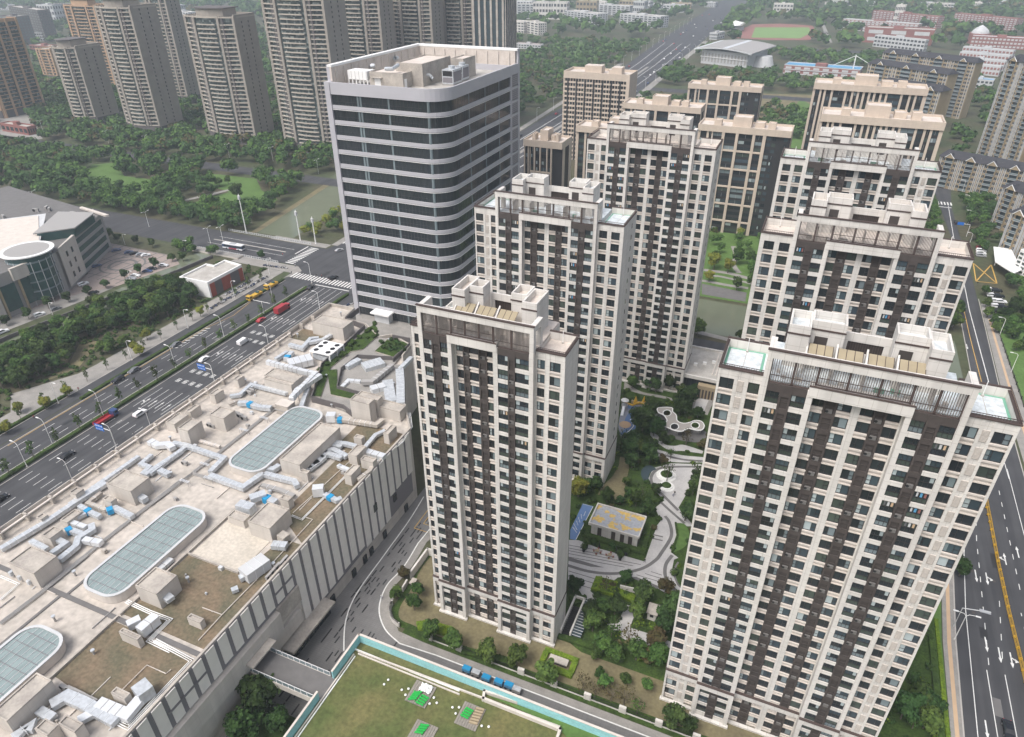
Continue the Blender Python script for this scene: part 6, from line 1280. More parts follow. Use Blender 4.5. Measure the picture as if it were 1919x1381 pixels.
for x, y in ((610, 350), (700, 420), (690, 500), (850, 500), (1000, 500), (780, 520)): b = MB(); p = c3(x, y, 3); b.cyl(p[0], p[1], 0, 2.7, .13, 'ac', 8); b.build('post', cn)
for i, (x, y, r) in enumerate(((1200, 410, 2.0), (1200, 530, 1.6))):
    p = c1(x, y); pl = empty('round_planter', (p[0], p[1], .1), ['larger', 'smaller'][i]+' round white planter in the circular plaza', 'planter', 'round planters in the plaza'); b = MB(); b.cyl(p[0], p[1], .12, .2, r*1.5, 'white', 20, top='line'); b.cyl(p[0], p[1], .2, .65, r*1.12, 'white', 20, r*1.05); b.build('rim', pl); b = MB(); b.cyl(p[0], p[1], .6, 1.0, r*.92, 'hedge', 16, r*.7); b.build('shrub', pl)
gr = empty('garage_ramp', (-30, 107, 0), 'sunken garage ramp with low walls and glass slat roof beside the narrow tower', 'garage ramp')
b = MB(); b.box(-32.2, 101.8, 0, -31.8, 112.6, 1.6, 'cream'); b.box(-29.9, 101.8, 0, -29.5, 112.6, 1.6, 'cream'); b.box(-32.2, 112.3, 0, -29.5, 112.7, 1.6, 'cream'); b.build('wall', gr)
b = MB(); b.box(-31.8, 101.8, .05, -29.9, 110.5, .12, 'black'); b.box(-29.5, 101.8, .9, -27.2, 113, 1.0, 'glassb'); b.build('glazing', gr)
b = MB()
for i in range(14): b.box(-31.8, 102+i*.62, .5, -29.9, 102.15+i*.62, .6, 'frame'); b.box(-29.5, 102+i*.8, 1.0, -27.2, 102.1+i*.8, 1.08, 'palew')
b.build('slat', gr)
sh = empty('garden_shed', (0, 0, 0)); q = TBc(c2, [(1080, 740), (1200, 770), (1238, 655), (1115, 622)], 2.6); sh.location = ((q[0]+q[1])/2, (q[2]+q[3])/2, 0); tag(sh, 'small flat-roofed white kiosk among bright shrubs', 'kiosk'); b = MB(); b.box(q[0]+.2, q[2]+.2, 0, q[1]-.2, q[3]-.2, 2.4, 'cream'); b.build('wall', sh); b = MB(); b.box(q[0]-.1, q[2]-.1, 2.4, q[1]+.1, q[3]+.1, 2.6, 'conct'); b.build('roof', sh); b = MB(); b.box(q[0]+.8, q[2]+.12, 1.2, q[1]-.8, q[2]+.2, 2.0, 'black'); b.build('opening', sh)
for i, (fn, cs, lab) in enumerate(((gq, [(1400, 960), (1500, 1005), (1510, 965), (1415, 933)], 'pale stone vent block inside a square hedge on the dry lawn'), (c5, [(305, 425), (350, 440), (380, 395), (345, 378)], 'pale stone block beside the left garden wall'))):
    q = TBc(fn, cs, 1.2); v = empty('vent_block', ((q[0]+q[1])/2, (q[2]+q[3])/2, 0), lab, 'vent block'); b = MB(); b.box(q[0], q[2], .9, q[1], q[3], 1.2, 'conct'); b.build('slab', v); b = MB(); b.box(q[0]+.2, q[2]+.2, 0, q[1]-.2, q[3]-.2, .9, 'dark2'); b.build('base', v)
for i, fn_ in enumerate((1,)):
    q = TBc(gq, [(1400, 960), (1500, 1005), (1510, 965), (1415, 933)], 1.2)
    for j, (a, c, d_, e_) in enumerate(((q[0]-1.8, q[1]+1.8, q[2]-1.9, q[2]-.5), (q[0]-1.8, q[1]+1.8, q[3]+.5, q[3]+1.6), (q[0]-1.9, q[0]-.6, q[2]-.5, q[3]+.5), (q[1]+.6, q[1]+1.9, q[2]-.5, q[3]+.5))): hedge_box(R(a, c, d_, e_), .8, 'bright green hedge on the '+['near', 'far', 'left', 'right'][j]+' side of the stone vent block', 'hedgey')
# estate wall pieces and fence
fe = empty('estate_fence', (-20, 88.8, 0), 'low dark fence with white stone posts along the southern estate edge', 'fence')
fl_ = [(-60, 89), (-46.7, 89), (-23.3, 88.7), (-11.8, 88.4), (30, 88.4)]
b = MB(); b.box(-60, 88.55, 0, 30, 88.75, .5, 'cream'); b.build('plinth', fe)
for i in range(12):
    u = -60+i*7.6; b = MB(); b.box(u, 88.35, 0, u+1.5, 88.95, 1.9, 'cream'); b.build('post', fe)
    b = MB(); b.box(u+1.5, 88.62, .5, u+7.6, 88.68, .62, 'black'); b.box(u+1.5, 88.62, 1.5, u+7.6, 88.68, 1.6, 'black')
    for j in range(20): b.box(u+1.6+j*.3, 88.63, .5, u+1.64+j*.3, 88.67, 1.6, 'black')
    b.build('rail_panel', fe)
gw = empty('garden_wall', (-70, 100, 0), 'cream garden wall beside the paved street, left of the narrow tower', 'garden wall')
wallline('wall', gw, [c5(325, 360, 1), c5(470, 160, 1)], .5, 0, 2.4, 'cream'); wallline('wall_end', gw, [c5(470, 160, 1), (-64.5, 112)], .4, 0, 2.4, 'cream')
cw = empty('curved_wall', (-72, 92, 0), 'curved white seat wall at the bend of the paved street', 'garden wall'); wallline('wall', cw, smooth(pts(c5, [(160, 600), (140, 660), (160, 740), (220, 790)], .8)), .35, 0, 1.5, 'cream'); wallline('wall_panel', cw, pts(c5, [(255, 480), (290, 420)], .8), .4, 0, 1.6, 'cream')
sg = MB(); q0, q1 = c2(765, 440, .8), c2(990, 490, .8); sg.obox((q0[0]+q1[0])/2, (q0[1]+q1[1])/2, 0, 1.5, math.dist(q0, q1), .35, math.atan2(q1[1]-q0[1], q1[0]-q0[0]), 'cream'); tag(sg.build('seat_wall'), 'short pale wall among the shrubs south of the striped paving', 'garden wall')
# playground frame
pf_ = empty('playground_frame', (c3(400, 290)[0], c3(400, 290)[1], 0), 'yellow climbing frame shaped like a crab beside the blue play surface', 'playground frame')
b = MB(); A = [c3(x, y, z)+(z,) for x, y, z in ((240, 240, 2), (290, 290, 1), (340, 305, .6), (370, 290, 1.4), (405, 280, 2.0), (440, 292, 1.4), (480, 300, .8), (540, 298, 1.0))]; b.tube(A, .32, 'yelcar', 6)
for x in (365, 445): p = c3(x, 285, .5); b.cyl(p[0], p[1], .5, 3.4, .9, 'yelcar', 6, .05)
b.build('yellow_tube', pf_); b = MB(); p = c3(405, 305); b.box(p[0]-3, p[1]-.2, 0, p[0]+3, p[1]+.6, 1.2, 'ochre'); b.build('base', pf_)
sl = empty('slide_tower', (c3(255, 350)[0], c3(255, 350)[1], 0), 'grey and white slide tower on the blue play surface', 'slide'); p = c3(255, 350); b = MB(); b.box(p[0]-1, p[1]-1, 0, p[0]-.8, p[1]-.8, 4, 'ac'); b.box(p[0]+.8, p[1]-1, 0, p[0]+1, p[1]-.8, 4, 'ac'); b.box(p[0]-1, p[1]+.8, 0, p[0]-.8, p[1]+1, 4, 'ac'); b.box(p[0]+.8, p[1]+.8, 0, p[0]+1, p[1]+1, 4, 'ac'); b.box(p[0]-1, p[1]-1, 2, p[0]+1, p[1]+1, 2.15, 'palew'); b.build('frame', sl)
b = MB(); b.cyl(p[0], p[1], 4, 4.9, 1.4, 'white', 8, .1); b.build('roof', sl); b = MB(); b.duct([(p[0], p[1]-1, 2), (p[0]+.3, p[1]-4, .2)], .9, .2, 'steel'); b.build('chute', sl)
# ================================================================ far buildings
def far_block(fn, l, r_, z, d, m, label, cat='building', floors=4, name='distant_building', winm='glass', top='deckgrey', bandm=None, cols=12, ext=None):
    A, B = fn(*l, z), fn(*r_, z); w = math.dist(A, B); an = math.atan2(B[1]-A[1], B[0]-A[0]); r = empty(name, (A[0], A[1], 0), label, cat); r.rotation_euler.z = an
    def bb(b, nm): o = bpy.data.objects.new(nm, b.mesh(nm)); COL.objects.link(o); o.parent = r; return o
    b = MB(); b.box(0, 0, 0, w, d, z, m, top=top); b.ring(R(0, w, 0, d), .5, z, z+1, bandm or m); bb(b, 'wall'); fh = z/floors
    for k in range(floors):
        q = MB()
        for i in range(cols):
            x0 = w*(i+.18)/cols; x1 = w*(i+.82)/cols; q.box(x0, -.15, k*fh+fh*.3, x1, .02, k*fh+fh*.8, winm)
        if bandm: q.box(0, -.5, k*fh, w, 0, k*fh+fh*.22, bandm)
        bb(q, 'window_row')
    q = MB()
    for k in range(floors):
        for i in range(4): q.box(w-.02, d*(i+.25)/4, k*fh+fh*.3, w+.12, d*(i+.7)/4, k*fh+fh*.8, winm)
    bb(q, 'side_windows'); q = MB(); q.box(w*.4, d*.3, z, w*.55, d*.7, z+3, m); bb(q, 'roof_housing')
    return r
f0 = at(0, 0, 1)
far_block(f0, (930, 8), (1001, 8), 26, 30, 'palew', 'pale blue-glazed office block at the top, right of the striped tower', floors=6, winm='glassb', bandm='palew', cols=9)
far_block(f0, (925, 38), (982, 42), 17, 22, 'cream', 'cream institute block with tall windows below the blue-glazed office', floors=4, cols=10); far_block(f0, (987, 40), (1009, 44), 18, 16, 'cream', 'cream corner wing beside the tall-windowed institute block', floors=5, cols=3)
far_block(f0, (925, 82), (958, 84), 6, 10, 'palew', 'low site cabin with red roof, left one', floors=2, cols=6, top='redb'); far_block(f0, (966, 82), (1013, 85), 6, 10, 'palew', 'longer low site cabin with red roof, right one', floors=2, cols=9, top='redb')
far_block(f0, (1058, 20), (1120, 27), 18, 25, 'palew', 'grey campus block with white bands, left of the far boulevard', floors=5, bandm='palew', cols=10); far_block(f0, (1100, 8), (1180, 12), 18, 20, 'palew', 'grey campus block farther back at the top edge', floors=5, bandm='palew', cols=10); far_block(f0, (1162, 26), (1238, 32), 18, 25, 'palew', 'grey campus block with white bands, nearest the far boulevard', floors=5, bandm='palew', cols=10)
far_block(f0, (1019, 17), (1055, 18), 7, 12, 'white', 'long low white shed at the top of the picture', floors=1, cols=8)
far_block(f0, (1580, 36), (1722, 46), 16, 14, 'redb', 'red dormitory with white balconies, front left of the campus', floors=5, bandm='palew', cols=18, winm='palew'); far_block(f0, (1637, 20), (1760, 32), 18, 14, 'redb', 'red dormitory with white balconies, back left of the campus', floors=6, bandm='redb', cols=18, winm='palew'); far_block(f0, (1790, 25), (1908, 36), 18, 14, 'redb', 'red dormitory with white balconies, right side of the campus', floors=6, bandm='redb', cols=18, winm='palew')
far_block(f0, (1622, 52), (1752, 58), 20, 30, 'redb', 'massive plain red teaching building with white colonnade', floors=2, cols=3, winm='palew'); far_block(f0, (1640, 66), (1735, 76), 15, 8, 'palew', 'white colonnade block in front of the red teaching building', floors=3, cols=14); far_block(f0, (1822, 68), (1940, 74), 14, 22, 'redb', 'long red classroom wing with white roof at the right edge', floors=3, cols=16, winm='palew', top='palew')
for i in range(4): far_block(f0, (1805-6*i, 88+10*i), (1900-8*i, 96+10*i), 10, 9, 'palew', ORD[i+1].replace('second', 'first').replace('third', 'second ').replace('fourth', 'third ').replace('fifth', 'fourth ').strip()+' of four stacked white-roofed rows below the red classroom wing', floors=2, cols=14, winm='redb', top='palew')
far_block(f0, (1815, 148), (1862, 152), 8, 14, 'palew', 'small building with bright blue roof beyond the ochre slabs', floors=2, cols=6, top='bluer'); far_block(f0, (1470, 122), (1612, 132), 9, 26, 'redb', 'red sports hall with a light blue roof', 'sports hall', floors=2, cols=8, top='bluer', bandm='palew', winm='palew')
far_block(f0, (0, 30), (30, 32), 40, 20, 'towerd', 'dark slab with window grid in the top left corner', floors=10, cols=8, winm='curtain2'); far_block(f0, (95, 8), (190, 8), 30, 20, 'towerd', 'dark slab with pale window grid behind the orange tower', floors=8, cols=16, winm='curtain2'); far_block(f0, (15, 12), (70, 20), 45, 18, 'towerd', 'dark slab with blue window grid left of the orange tower', floors=12, cols=12, winm='bayglass')
far_block(f0, (60, 62), (92, 62), 12, 18, 'palew', 'low pale shop building between the left towers', floors=3, cols=8); far_block(f0, (55, 85), (95, 88), 8, 16, 'redb', 'low building with white roof edge left of the curved towers', floors=2, cols=8); far_block(f0, (322, 20), (352, 24), 14, 18, 'palew', 'pale mid-rise seen in the gap between the second and third curved towers', floors=4, cols=6); far_block(f0, (335, 95), (362, 98), 8, 16, 'redb', 'low red-roofed house in the gap between the second and third curved towers', floors=2, cols=5, top='redb'); far_block(f0, (338, 120), (362, 125), 10, 14, 'cream', 'cream house with red hipped roof in the gap between towers', floors=3, cols=4, top='redb'); far_block(f0, (318, 60), (345, 62), 12, 14, 'white', 'white mid-rise in the gap between the second and third curved towers', floors=4, cols=5)
far_block(f0, (0, 232), (50, 240), 6, 8, 'redb', 'row of red-fronted shops at the left edge', 'shops', floors=1, cols=6)
for i, (a, c, l) in enumerate((((1700, 6), (1790, 8), 'long low pale hall at the top right'), ((1855, 2), (1905, 4), 'grey block at the top right corner'), ((1560, 2), (1640, 3), 'pale low block on the top edge'), ((1250, 1), (1300, 2), 'tiny pale houses by the boulevard at the top edge'), ((1200, 8), (1240, 9), 'small tan houses near the top edge'), ((1330, 62), (1345, 63), 'small kiosk by the track'))): far_block(f0, a, c, 9, 30, 'palew', l, floors=2, cols=8)
rnd = random.Random(8)
for i in range(26):
    x = 5+i*73+rnd.uniform(-15, 15)
    if 350 < x < 940: x = 945+(x-350)*.55
    if 1330 < x < 1400: continue
    y = rnd.uniform(1, 11); far_block(f0, (x, y), (x+rnd.uniform(18, 42), y+.6), rnd.choice([9, 14, 20, 30]), 26, rnd.choice(['palew', 'cream', 'palew', 'ochre']), 'tiny distant block along the top edge, '+ordinal(i+1)+' from the left', floors=3, cols=6)
# gymnasium with curved silver roof
gy = empty('gymnasium', (*P(1360, 120), 0), 'silver gymnasium with an upswept curved roof beside the track', 'gymnasium')
A = P(1313, 118); B = P(1398, 128); an = math.atan2(B[1]-A[1], B[0]-A[0]); w = math.dist(A, B); gy.location = (A[0], A[1], 0); gy.rotation_euler.z = an
def gb_(b, nm): o = bpy.data.objects.new(nm, b.mesh(nm)); COL.objects.link(o); o.parent = gy; return o
b = MB(); b.box(0, 0, 0, w, 50, 16, 'palew'); gb_(b, 'wall'); b = MB()
for i in range(14): b.box(w*i/14+1, -.5, 3, w*i/14+3, .02, 13, 'ac')
b.box(-1, -1, 8, w+1, 0, 8.8, 'white'); gb_(b, 'fins'); b = MB()
n = 12
for i in range(n):
    x0, x1 = -8+(w+16)*i/n, -8+(w+16)*(i+1)/n; h = lambda x: 17+5*math.sin(math.pi*(x+8)/(w+16)*.8+.3)
    b.face([(x0, -7, h(x0)-1), (x1, -7, h(x1)-1), (x1, 55, h(x1)+3), (x0, 55, h(x0)+3)], 'ac' if i % 6 else 'steelw'); b.face([(x0, 55, h(x0)+2), (x1, 55, h(x1)+2), (x1, -7, h(x1)-2.5), (x0, -7, h(x0)-2.5)], 'steelw'); b.face([(x0, -7, h(x0)-2.5), (x1, -7, h(x1)-2.5), (x1, -7, h(x1)-1), (x0, -7, h(x0)-1)], 'steelw')
gb_(b, 'roof'); b = MB(); b.cyl(w+6, 30, 0, 12, 14, 'palew', 20, 10); gb_(b, 'rotunda')
# cable mast beside sports hall and stand roof by the track
cmst = empty('cable_mast', (*P(1595, 145), 0), 'white cable mast with stays beside the red sports hall', 'mast'); q = P(1595, 145); b = MB(); b.tube([(q[0], q[1], 0), (q[0], q[1], 24)], .7, 'white', 6); b.build('pole', cmst)
for s in (-1, 1): b = MB(); b.tube([(q[0], q[1], 23), (q[0]+s*22, q[1], 12)], .3, 'white', 4); b.build('stay', cmst)
gs = empty('grandstand', (*P(1380, 55), 0), 'white tensile roof of the grandstand at the left end of the track', 'grandstand'); q = P(1380, 58); b = MB(); b.box(q[0]-8, q[1]-15, 0, q[0]+8, q[1]+30, 5, 'palew'); b.build('terrace', gs); b = MB()
for i in range(3): b.face([(q[0]-10, q[1]-20+i*20, 9), (q[0]+10, q[1]-20+i*20, 11), (q[0]+10, q[1]+i*20, 9), (q[0]-10, q[1]+i*20, 13)], 'white')
b.build('roof', gs)
dm = empty('dome', (*P(1837, 60, 14), 0), 'pale dome on the campus building at the top right', 'dome building'); q = P(1837, 62, 14); b = MB(); b.cyl(q[0], q[1], 0, 14, 14, 'redb', 20)
for i in range(5): b.cyl(q[0], q[1], 14+2.2*i, 16.2+2.2*i, 12*math.cos(i*.3), 'palew', 20, 12*math.cos((i+1)*.3))
b.build('cupola', dm)
# gatehouse structures at the right edge
gt = empty('gatehouse', (92, 395, 0), 'white curved gate canopy at the right edge beside the yellow junction', 'gatehouse'); b = MB(); A = P(1868, 470, 5); B = P(1915, 500, 5); b.prism([P(1862, 462, 5), P(1895, 466, 5), P(1915, 505, 5), P(1900, 512, 5), P(1865, 490, 5)], 4.6, 5, 'white'); b.build('roof', gt)
for x, y in ((1870, 480), (1905, 505), (1885, 470)): b = MB(); p = P(x, y, 4.8); b.cyl(p[0], p[1], 0, 4.6, .25, 'white', 6); b.build('post', gt)
far_block(f0, (1912, 470), (1960, 492), 12, 16, 'white', 'white building with green glazing at the right edge', floors=6, cols=5, winm='glassg')
# ================================================================ vegetation
bpy.context.view_layer.update()
BOX = []
BCAT = {'apartment tower', 'office tower', 'shopping mall', 'shopping centre', 'building', 'apartment block', 'small building', 'gymnasium', 'sports hall', 'dome building', 'grandstand', 'pavilion', 'shops', 'gatehouse', 'kiosk', 'garage ramp'}
kids = {}
for o in COL.objects:
    if o.parent: kids.setdefault(o.parent.name, []).append(o)
for o in list(COL.objects):
    if o.parent is None and o.get('category') in BCAT and o.name in kids:
        us, vs = [], []
        for c in kids[o.name]:
            if c.type == 'MESH' and c.data.vertices:
                for k in c.bound_box: w_ = c.matrix_world @ Vector(k); us.append(w_.x); vs.append(w_.y)
        if us: BOX.append((min(us), max(us), min(vs), max(vs)))
NOGO = [p for n, p in FLAT if n not in ('ground', 'estate_planting', 'lower_planting', 'riverside_garden', 'scrub_field', 'estate_lawn', 'canal_bank', 'dry_ground', 'verge')]
NB = [(min(q[0] for q in p), max(q[0] for q in p), min(q[1] for q in p), max(q[1] for q in p), p) for p in NOGO]
def free(u, v, m=1.5):
    for a in BOX:
        if a[0]-m < u < a[1]+m and a[2]-m < v < a[3]+m: return False
    for a in NB:
        if a[0] < u < a[1] and a[2] < v < a[3] and inside((u, v), a[4]): return False
    return True
def lobes(rnd, R_, H0, H1, n):
    L = [(0, 0, (H0+H1)/2, R_*.62, (H1-H0)*.42)]
    for i in range(n):
        a = rnd.random()*6.283; r = R_*rnd.uniform(.25, .68); z = rnd.uniform(H0+.22*(H1-H0), H1-.22*(H1-H0)); s = R_*rnd.uniform(.3, .48)*(1-.35*abs((z-(H0+H1)/2)/(H1-H0)))
        L.append((r*math.cos(a), r*math.sin(a), z, s, s*.8))
    return L
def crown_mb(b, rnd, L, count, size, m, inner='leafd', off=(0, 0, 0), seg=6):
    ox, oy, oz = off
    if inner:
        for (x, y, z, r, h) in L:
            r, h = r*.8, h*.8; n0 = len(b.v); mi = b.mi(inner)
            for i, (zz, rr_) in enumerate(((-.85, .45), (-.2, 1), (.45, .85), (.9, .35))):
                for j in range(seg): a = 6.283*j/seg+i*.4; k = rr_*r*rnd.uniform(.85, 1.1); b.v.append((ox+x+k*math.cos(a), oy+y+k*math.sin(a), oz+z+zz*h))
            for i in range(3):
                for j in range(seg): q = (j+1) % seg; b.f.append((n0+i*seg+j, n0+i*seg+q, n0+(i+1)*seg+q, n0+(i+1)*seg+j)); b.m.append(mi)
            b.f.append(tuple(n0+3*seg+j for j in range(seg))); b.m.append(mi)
    w = [l[3]**2 for l in L]; T = sum(w); mi = b.mi(m)
    for (x, y, z, r, h), ww in zip(L, w):
        for _ in range(max(3, int(count*ww/T))):
            a = rnd.random()*6.283; c = rnd.uniform(-.75, 1); s = math.sqrt(1-c*c) if abs(c) < 1 else 0; k = rnd.uniform(.78, 1.12)
            px, py, pz = ox+x+r*k*s*math.cos(a), oy+y+r*k*s*math.sin(a), oz+z+h*k*c
            d = Vector((s*math.cos(a)+rnd.uniform(-.7, .7), s*math.sin(a)+rnd.uniform(-.7, .7), c+rnd.uniform(-.5, .9))).normalized()
            t1 = d.orthogonal().normalized(); t2 = d.cross(t1); an = rnd.random()*6.283; t1, t2 = t1*math.cos(an)+t2*math.sin(an), t2*math.cos(an)-t1*math.sin(an)
            q = size*rnd.uniform(.6, 1.3); n0 = len(b.v)
            for e, f in ((-1, -.6), (.9, -.7), (1, .6), (-.2, 1)): b.v.append((px+t1.x*e*q+t2.x*f*q, py+t1.y*e*q+t2.y*f*q, pz+t1.z*e*q+t2.z*f*q))
            b.f.append((n0, n0+1, n0+2, n0+3)); b.m.append(mi)
TR = {}
def tree_mesh(kind, i):
    k = (kind, i)
    if k in TR: return TR[k]
    rnd = random.Random(hash(kind) % 1 + i*17+len(kind)); c = MB(); t = MB()
    if kind in ('leaf', 'leafd', 'leafr', 'leafy'):
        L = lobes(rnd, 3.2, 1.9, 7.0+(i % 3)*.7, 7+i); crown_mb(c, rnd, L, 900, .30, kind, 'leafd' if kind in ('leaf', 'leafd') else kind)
        t.tube([(0, 0, -.2), (rnd.uniform(-.1, .1), .05, 1.8), (.1, rnd.uniform(-.2, .2), 3.6)], .2, 'bark', 6, .09)
        for j in range(4): a = j*1.6+rnd.random(); t.tube([(0, 0, 1.9+j*.3), (1.2*math.cos(a), 1.2*math.sin(a), 3.4+j*.3)], .09, 'bark', 4, .03)
    elif kind == 'sap':
        L = [(rnd.uniform(-.6, .6), rnd.uniform(-.6, .6), 2.6+.55*j, .75-.05*j, .6) for j in range(6)]; crown_mb(c, rnd, L, 150, .2, 'leaf', None)
        t.tube([(0, 0, 0), (.05, 0, 3), (0, .05, 5.4)], .09, 'bark', 5, .03)
        for j in range(6): a = j*1.1+rnd.random(); t.tube([(0, 0, 2+.45*j), (.9*math.cos(a), .9*math.sin(a), 3+.5*j)], .04, 'bark', 4, .015)
        for j in range(3): a = j*2.09; t.tube([(.9*math.cos(a), .9*math.sin(a), 0), (0, 0, 1.7)], .03, 'timber', 4)
    elif kind == 'bare':
        L = lobes(rnd, 2.3, 1.6, 5.6, 6); crown_mb(c, rnd, L, 150, .17, 'leafr' if i % 2 else 'leaf', None)
        t.tube([(0, 0, 0), (.05, 0, 2.4)], .13, 'bark', 5, .09)
        for j in range(9): a = j*.9+rnd.random(); r = rnd.uniform(.9, 2); t.tube([(0, 0, 1.2+.15*j), (r*.6*math.cos(a), r*.6*math.sin(a), 2.6+.25*j), (r*math.cos(a), r*math.sin(a), 3.6+.24*j)], .06, 'bark', 4, .012)
    elif kind == 'shrub':
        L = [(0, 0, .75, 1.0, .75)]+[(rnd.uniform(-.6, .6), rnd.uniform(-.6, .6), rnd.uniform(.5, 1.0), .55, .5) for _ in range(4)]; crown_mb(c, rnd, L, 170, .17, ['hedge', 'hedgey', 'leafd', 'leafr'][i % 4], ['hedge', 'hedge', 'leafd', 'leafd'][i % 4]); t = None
    me = c.mesh(kind+'_crown'); TR[k] = (me, t.mesh('trunk') if t else None); return TR[k]
def tree(kind, u, v, s=1.0, label='', cat='tree', group=None, i=None, z=0):
    i = random.randrange(4) if i is None else i; cm, tm = tree_mesh(kind, i)
    if tm is None: o = inst('shrub', cm, (u, v, z), None, random.random()*6.28, (s, s, s*random.uniform(.85, 1.1))); return tag(o, label, cat, group)
    r = empty({'sap': 'street_sapling', 'bare': 'thin_tree'}.get(kind, 'broadleaf_tree'), (u, v, z), label, cat, group, random.random()*6.28); r.scale = (s, s, s*random.uniform(.88, 1.12))
    inst('trunk', tm, (0, 0, 0), r); inst('crown', cm, (0, 0, 0), r); return r
# --- candidates in the woods; the 230 nearest become trees of their own, the rest one woodland
random.seed(21)
CAND = []
def zone(poly, sp, r0, r1, kinds, lab, grp, jit=.45, keep=1.0):
    us = [p[0] for p in poly]; vs = [p[1] for p in poly]; v = min(vs)
    while v < max(vs):
        u = min(us)
        while u < max(us):
            a, b = u+random.uniform(-jit, jit)*sp, v+random.uniform(-jit, jit)*sp
            if random.random() < keep and inside((a, b), poly) and free(a, b, 1.5 if b < 600 else 9) and (b < 600 or (free(a, b+12) and free(a, b-16) and free(a, b+28) and free(a, b+48))): CAND.append((math.hypot(a, b), a, b, random.uniform(r0, r1), random.choice(kinds), lab, grp))
            u += sp
        v += sp
park = ['leaf', 'leafd', 'leafd', 'leaf', 'leafd', 'leaf', 'leafd', 'leaf', 'leafd', 'leafd', 'leaf', 'leafr', 'leaf']
zone(pts(Lq, [(0, 800), (250, 700), (420, 640), (700, 520), (1000, 440), (1130, 560), (880, 700), (700, 720), (520, 760), (420, 850), (370, 930), (200, 1010), (0, 1120)]), 4.7, 2.6, 3.9, ['leaf', 'leafd', 'leaf', 'leafd'], 'dense green tree in the thicket between the stream wall and the boulevard pavement', 'trees of the riverside thicket')
zone(pts(Lq, [(500, 950), (640, 920), (760, 840), (700, 780), (560, 850)]), 5, 2.2, 3, ['leaf'], 'mid-green tree on the bank beside the grey garden path', 'trees on the garden bank')
zone([(-395, 279.5), (-282, 279.5), (-282, 292), (-395, 300)], 6.5, 4, 5.5, park, 'dark park tree along the far side of the cross road', 'park trees along the cross road'); zone([(-380, 243), (-268, 246), (-268, 253), (-380, 253)], 6.0, 2.8, 3.8, ['leaf', 'leaf', 'leafd'], 'tree in the verge between the cross road and the plaza car park', 'trees in the car park verge')
zone([(-247, 286), (-229, 286), (-233, 369), (-257, 369)], 6.5, 3, 4.2, ['leaf', 'leafy', 'leafd'], 'tree between the canal and the boulevard, left of the office', 'trees between canal and boulevard')
zone([(-760, 288), (-281, 288), (-297, 369), (-760, 369)], 8.3, 4.6, 6.6, park, 'dark rounded tree in the park woodland', 'park trees')
zone([(-800, 250), (-345, 279), (-345, 290), (-800, 290)], 8.3, 4.6, 6.2, park, 'dark rounded tree in the park woodland', 'park trees')
zone([(-860, 387), (-300, 387), (-300, 436), (-860, 436)], 9, 5, 7, park, 'dark tree in front of the curved towers', 'trees before the curved towers'); zone([(-262, 388), (-240, 388), (-246, 500), (-300, 500)], 8, 4, 5.5, park, 'dark tree in front of the curved towers', 'trees before the curved towers')
zone([(-900, 436), (-244, 436), (-250, 640), (-950, 640)], 11, 5, 7, park, 'dark tree among the curved towers', 'trees among the curved towers')
zone([(-100, 297), (60, 297), (60, 383), (-100, 383)], 9, 2.6, 4, ['leaf', 'leafr', 'leaf', 'leafy'], 'tree in the riverside garden beyond the canal', 'riverside garden trees', keep=.75)
zone([(-110, 256.5), (60, 256.5), (60, 261.5), (-110, 261.5)], 7, 2.8, 3.8, ['leaf'], 'bright green tree on the near canal bank', 'canal bank trees'); 
zone([(86, 402), (118, 400), (135, 480), (98, 540), (86, 520)], 6, 3, 4.5, ['leafd', 'leaf'], 'dense dark tree in the belt beside the upper right road', 'trees beside the upper right road'); zone([(100, 440), (330, 440), (360, 700), (95, 600)], 9, 3.5, 5, ['leafd', 'leaf'], 'dark tree between the ochre slabs', 'trees between the ochre slabs')
zone(pts(ur, [(500, 640), (639, 560), (639, 900), (545, 860), (545, 700)]), 5, 2.2, 3.6, ['leaf', 'leafd'], 'tree in the yard beyond the parked cars at right', 'yard trees at the right edge'); zone([(85, 290), (96, 285), (96, 330), (85, 330)], 4.5, 1.6, 2.6, ['leaf', 'leafd'], 'small tree on the verge at the right edge', 'verge trees')
zone([(55, 300), (68, 300), (72, 480), (55, 480)], 7, 3, 4, ['leaf'], 'bright green tree left of the upper right road', 'trees left of the upper right road')
zone([(-178, 515), (-90, 515), (-90, 595), (-178, 595)], 9, 3.5, 5, park, 'tree below the balcony slab', 'trees below the balcony slab')
near_n = len(CAND)
zone([(-176, 615), (700, 560), (800, 775), (-178, 775)], 13, 5, 8, park, 'far', 'far'); zone([(-182, 805), (900, 805), (1000, 1160), (-190, 1160)], 17, 7, 10, park, 'far', 'far')
zone([(-560, 640), (-246, 640), (-262, 1160), (-760, 1160)], 14, 5, 8, park, 'far', 'far', keep=.9); zone([(-1400, 640), (-560, 640), (-760, 1160), (-1500, 1160)], 24, 8, 11, park, 'far', 'far')
zone([(-1900, 1195), (-275, 1195), (-330, 2600), (-2600, 2600)], 34, 12, 17, park, 'far', 'far', keep=.85); zone([(-185, 1195), (1500, 1195), (2400, 2600), (-260, 2600)], 32, 12, 17, park, 'far', 'far', keep=.9)
CAND.sort(key=lambda t: t[0])
wood = MB(); rnd = random.Random(9); ntree = 0; seen = {}
for (d, u, v, r, kd, lab, grp) in CAND:
    if lab != 'far' and ntree < 235:
        tree(kd, u, v, r/3.2, lab, 'tree', grp); ntree += 1; continue
    n = 3 if d < 900 else 2
    L = lobes(rnd, r, r*.45, r*(2.0 if d < 600 else 1.35), n); cnt = 200 if d < 520 else (60 if d < 900 else 24)
    crown_mb(wood, rnd, L, cnt, r*(.095 if d < 520 else (.17 if d < 900 else .24)), kd, 'leafd' if kd != 'leafy' else 'leafy', (u, v, 0), 5)
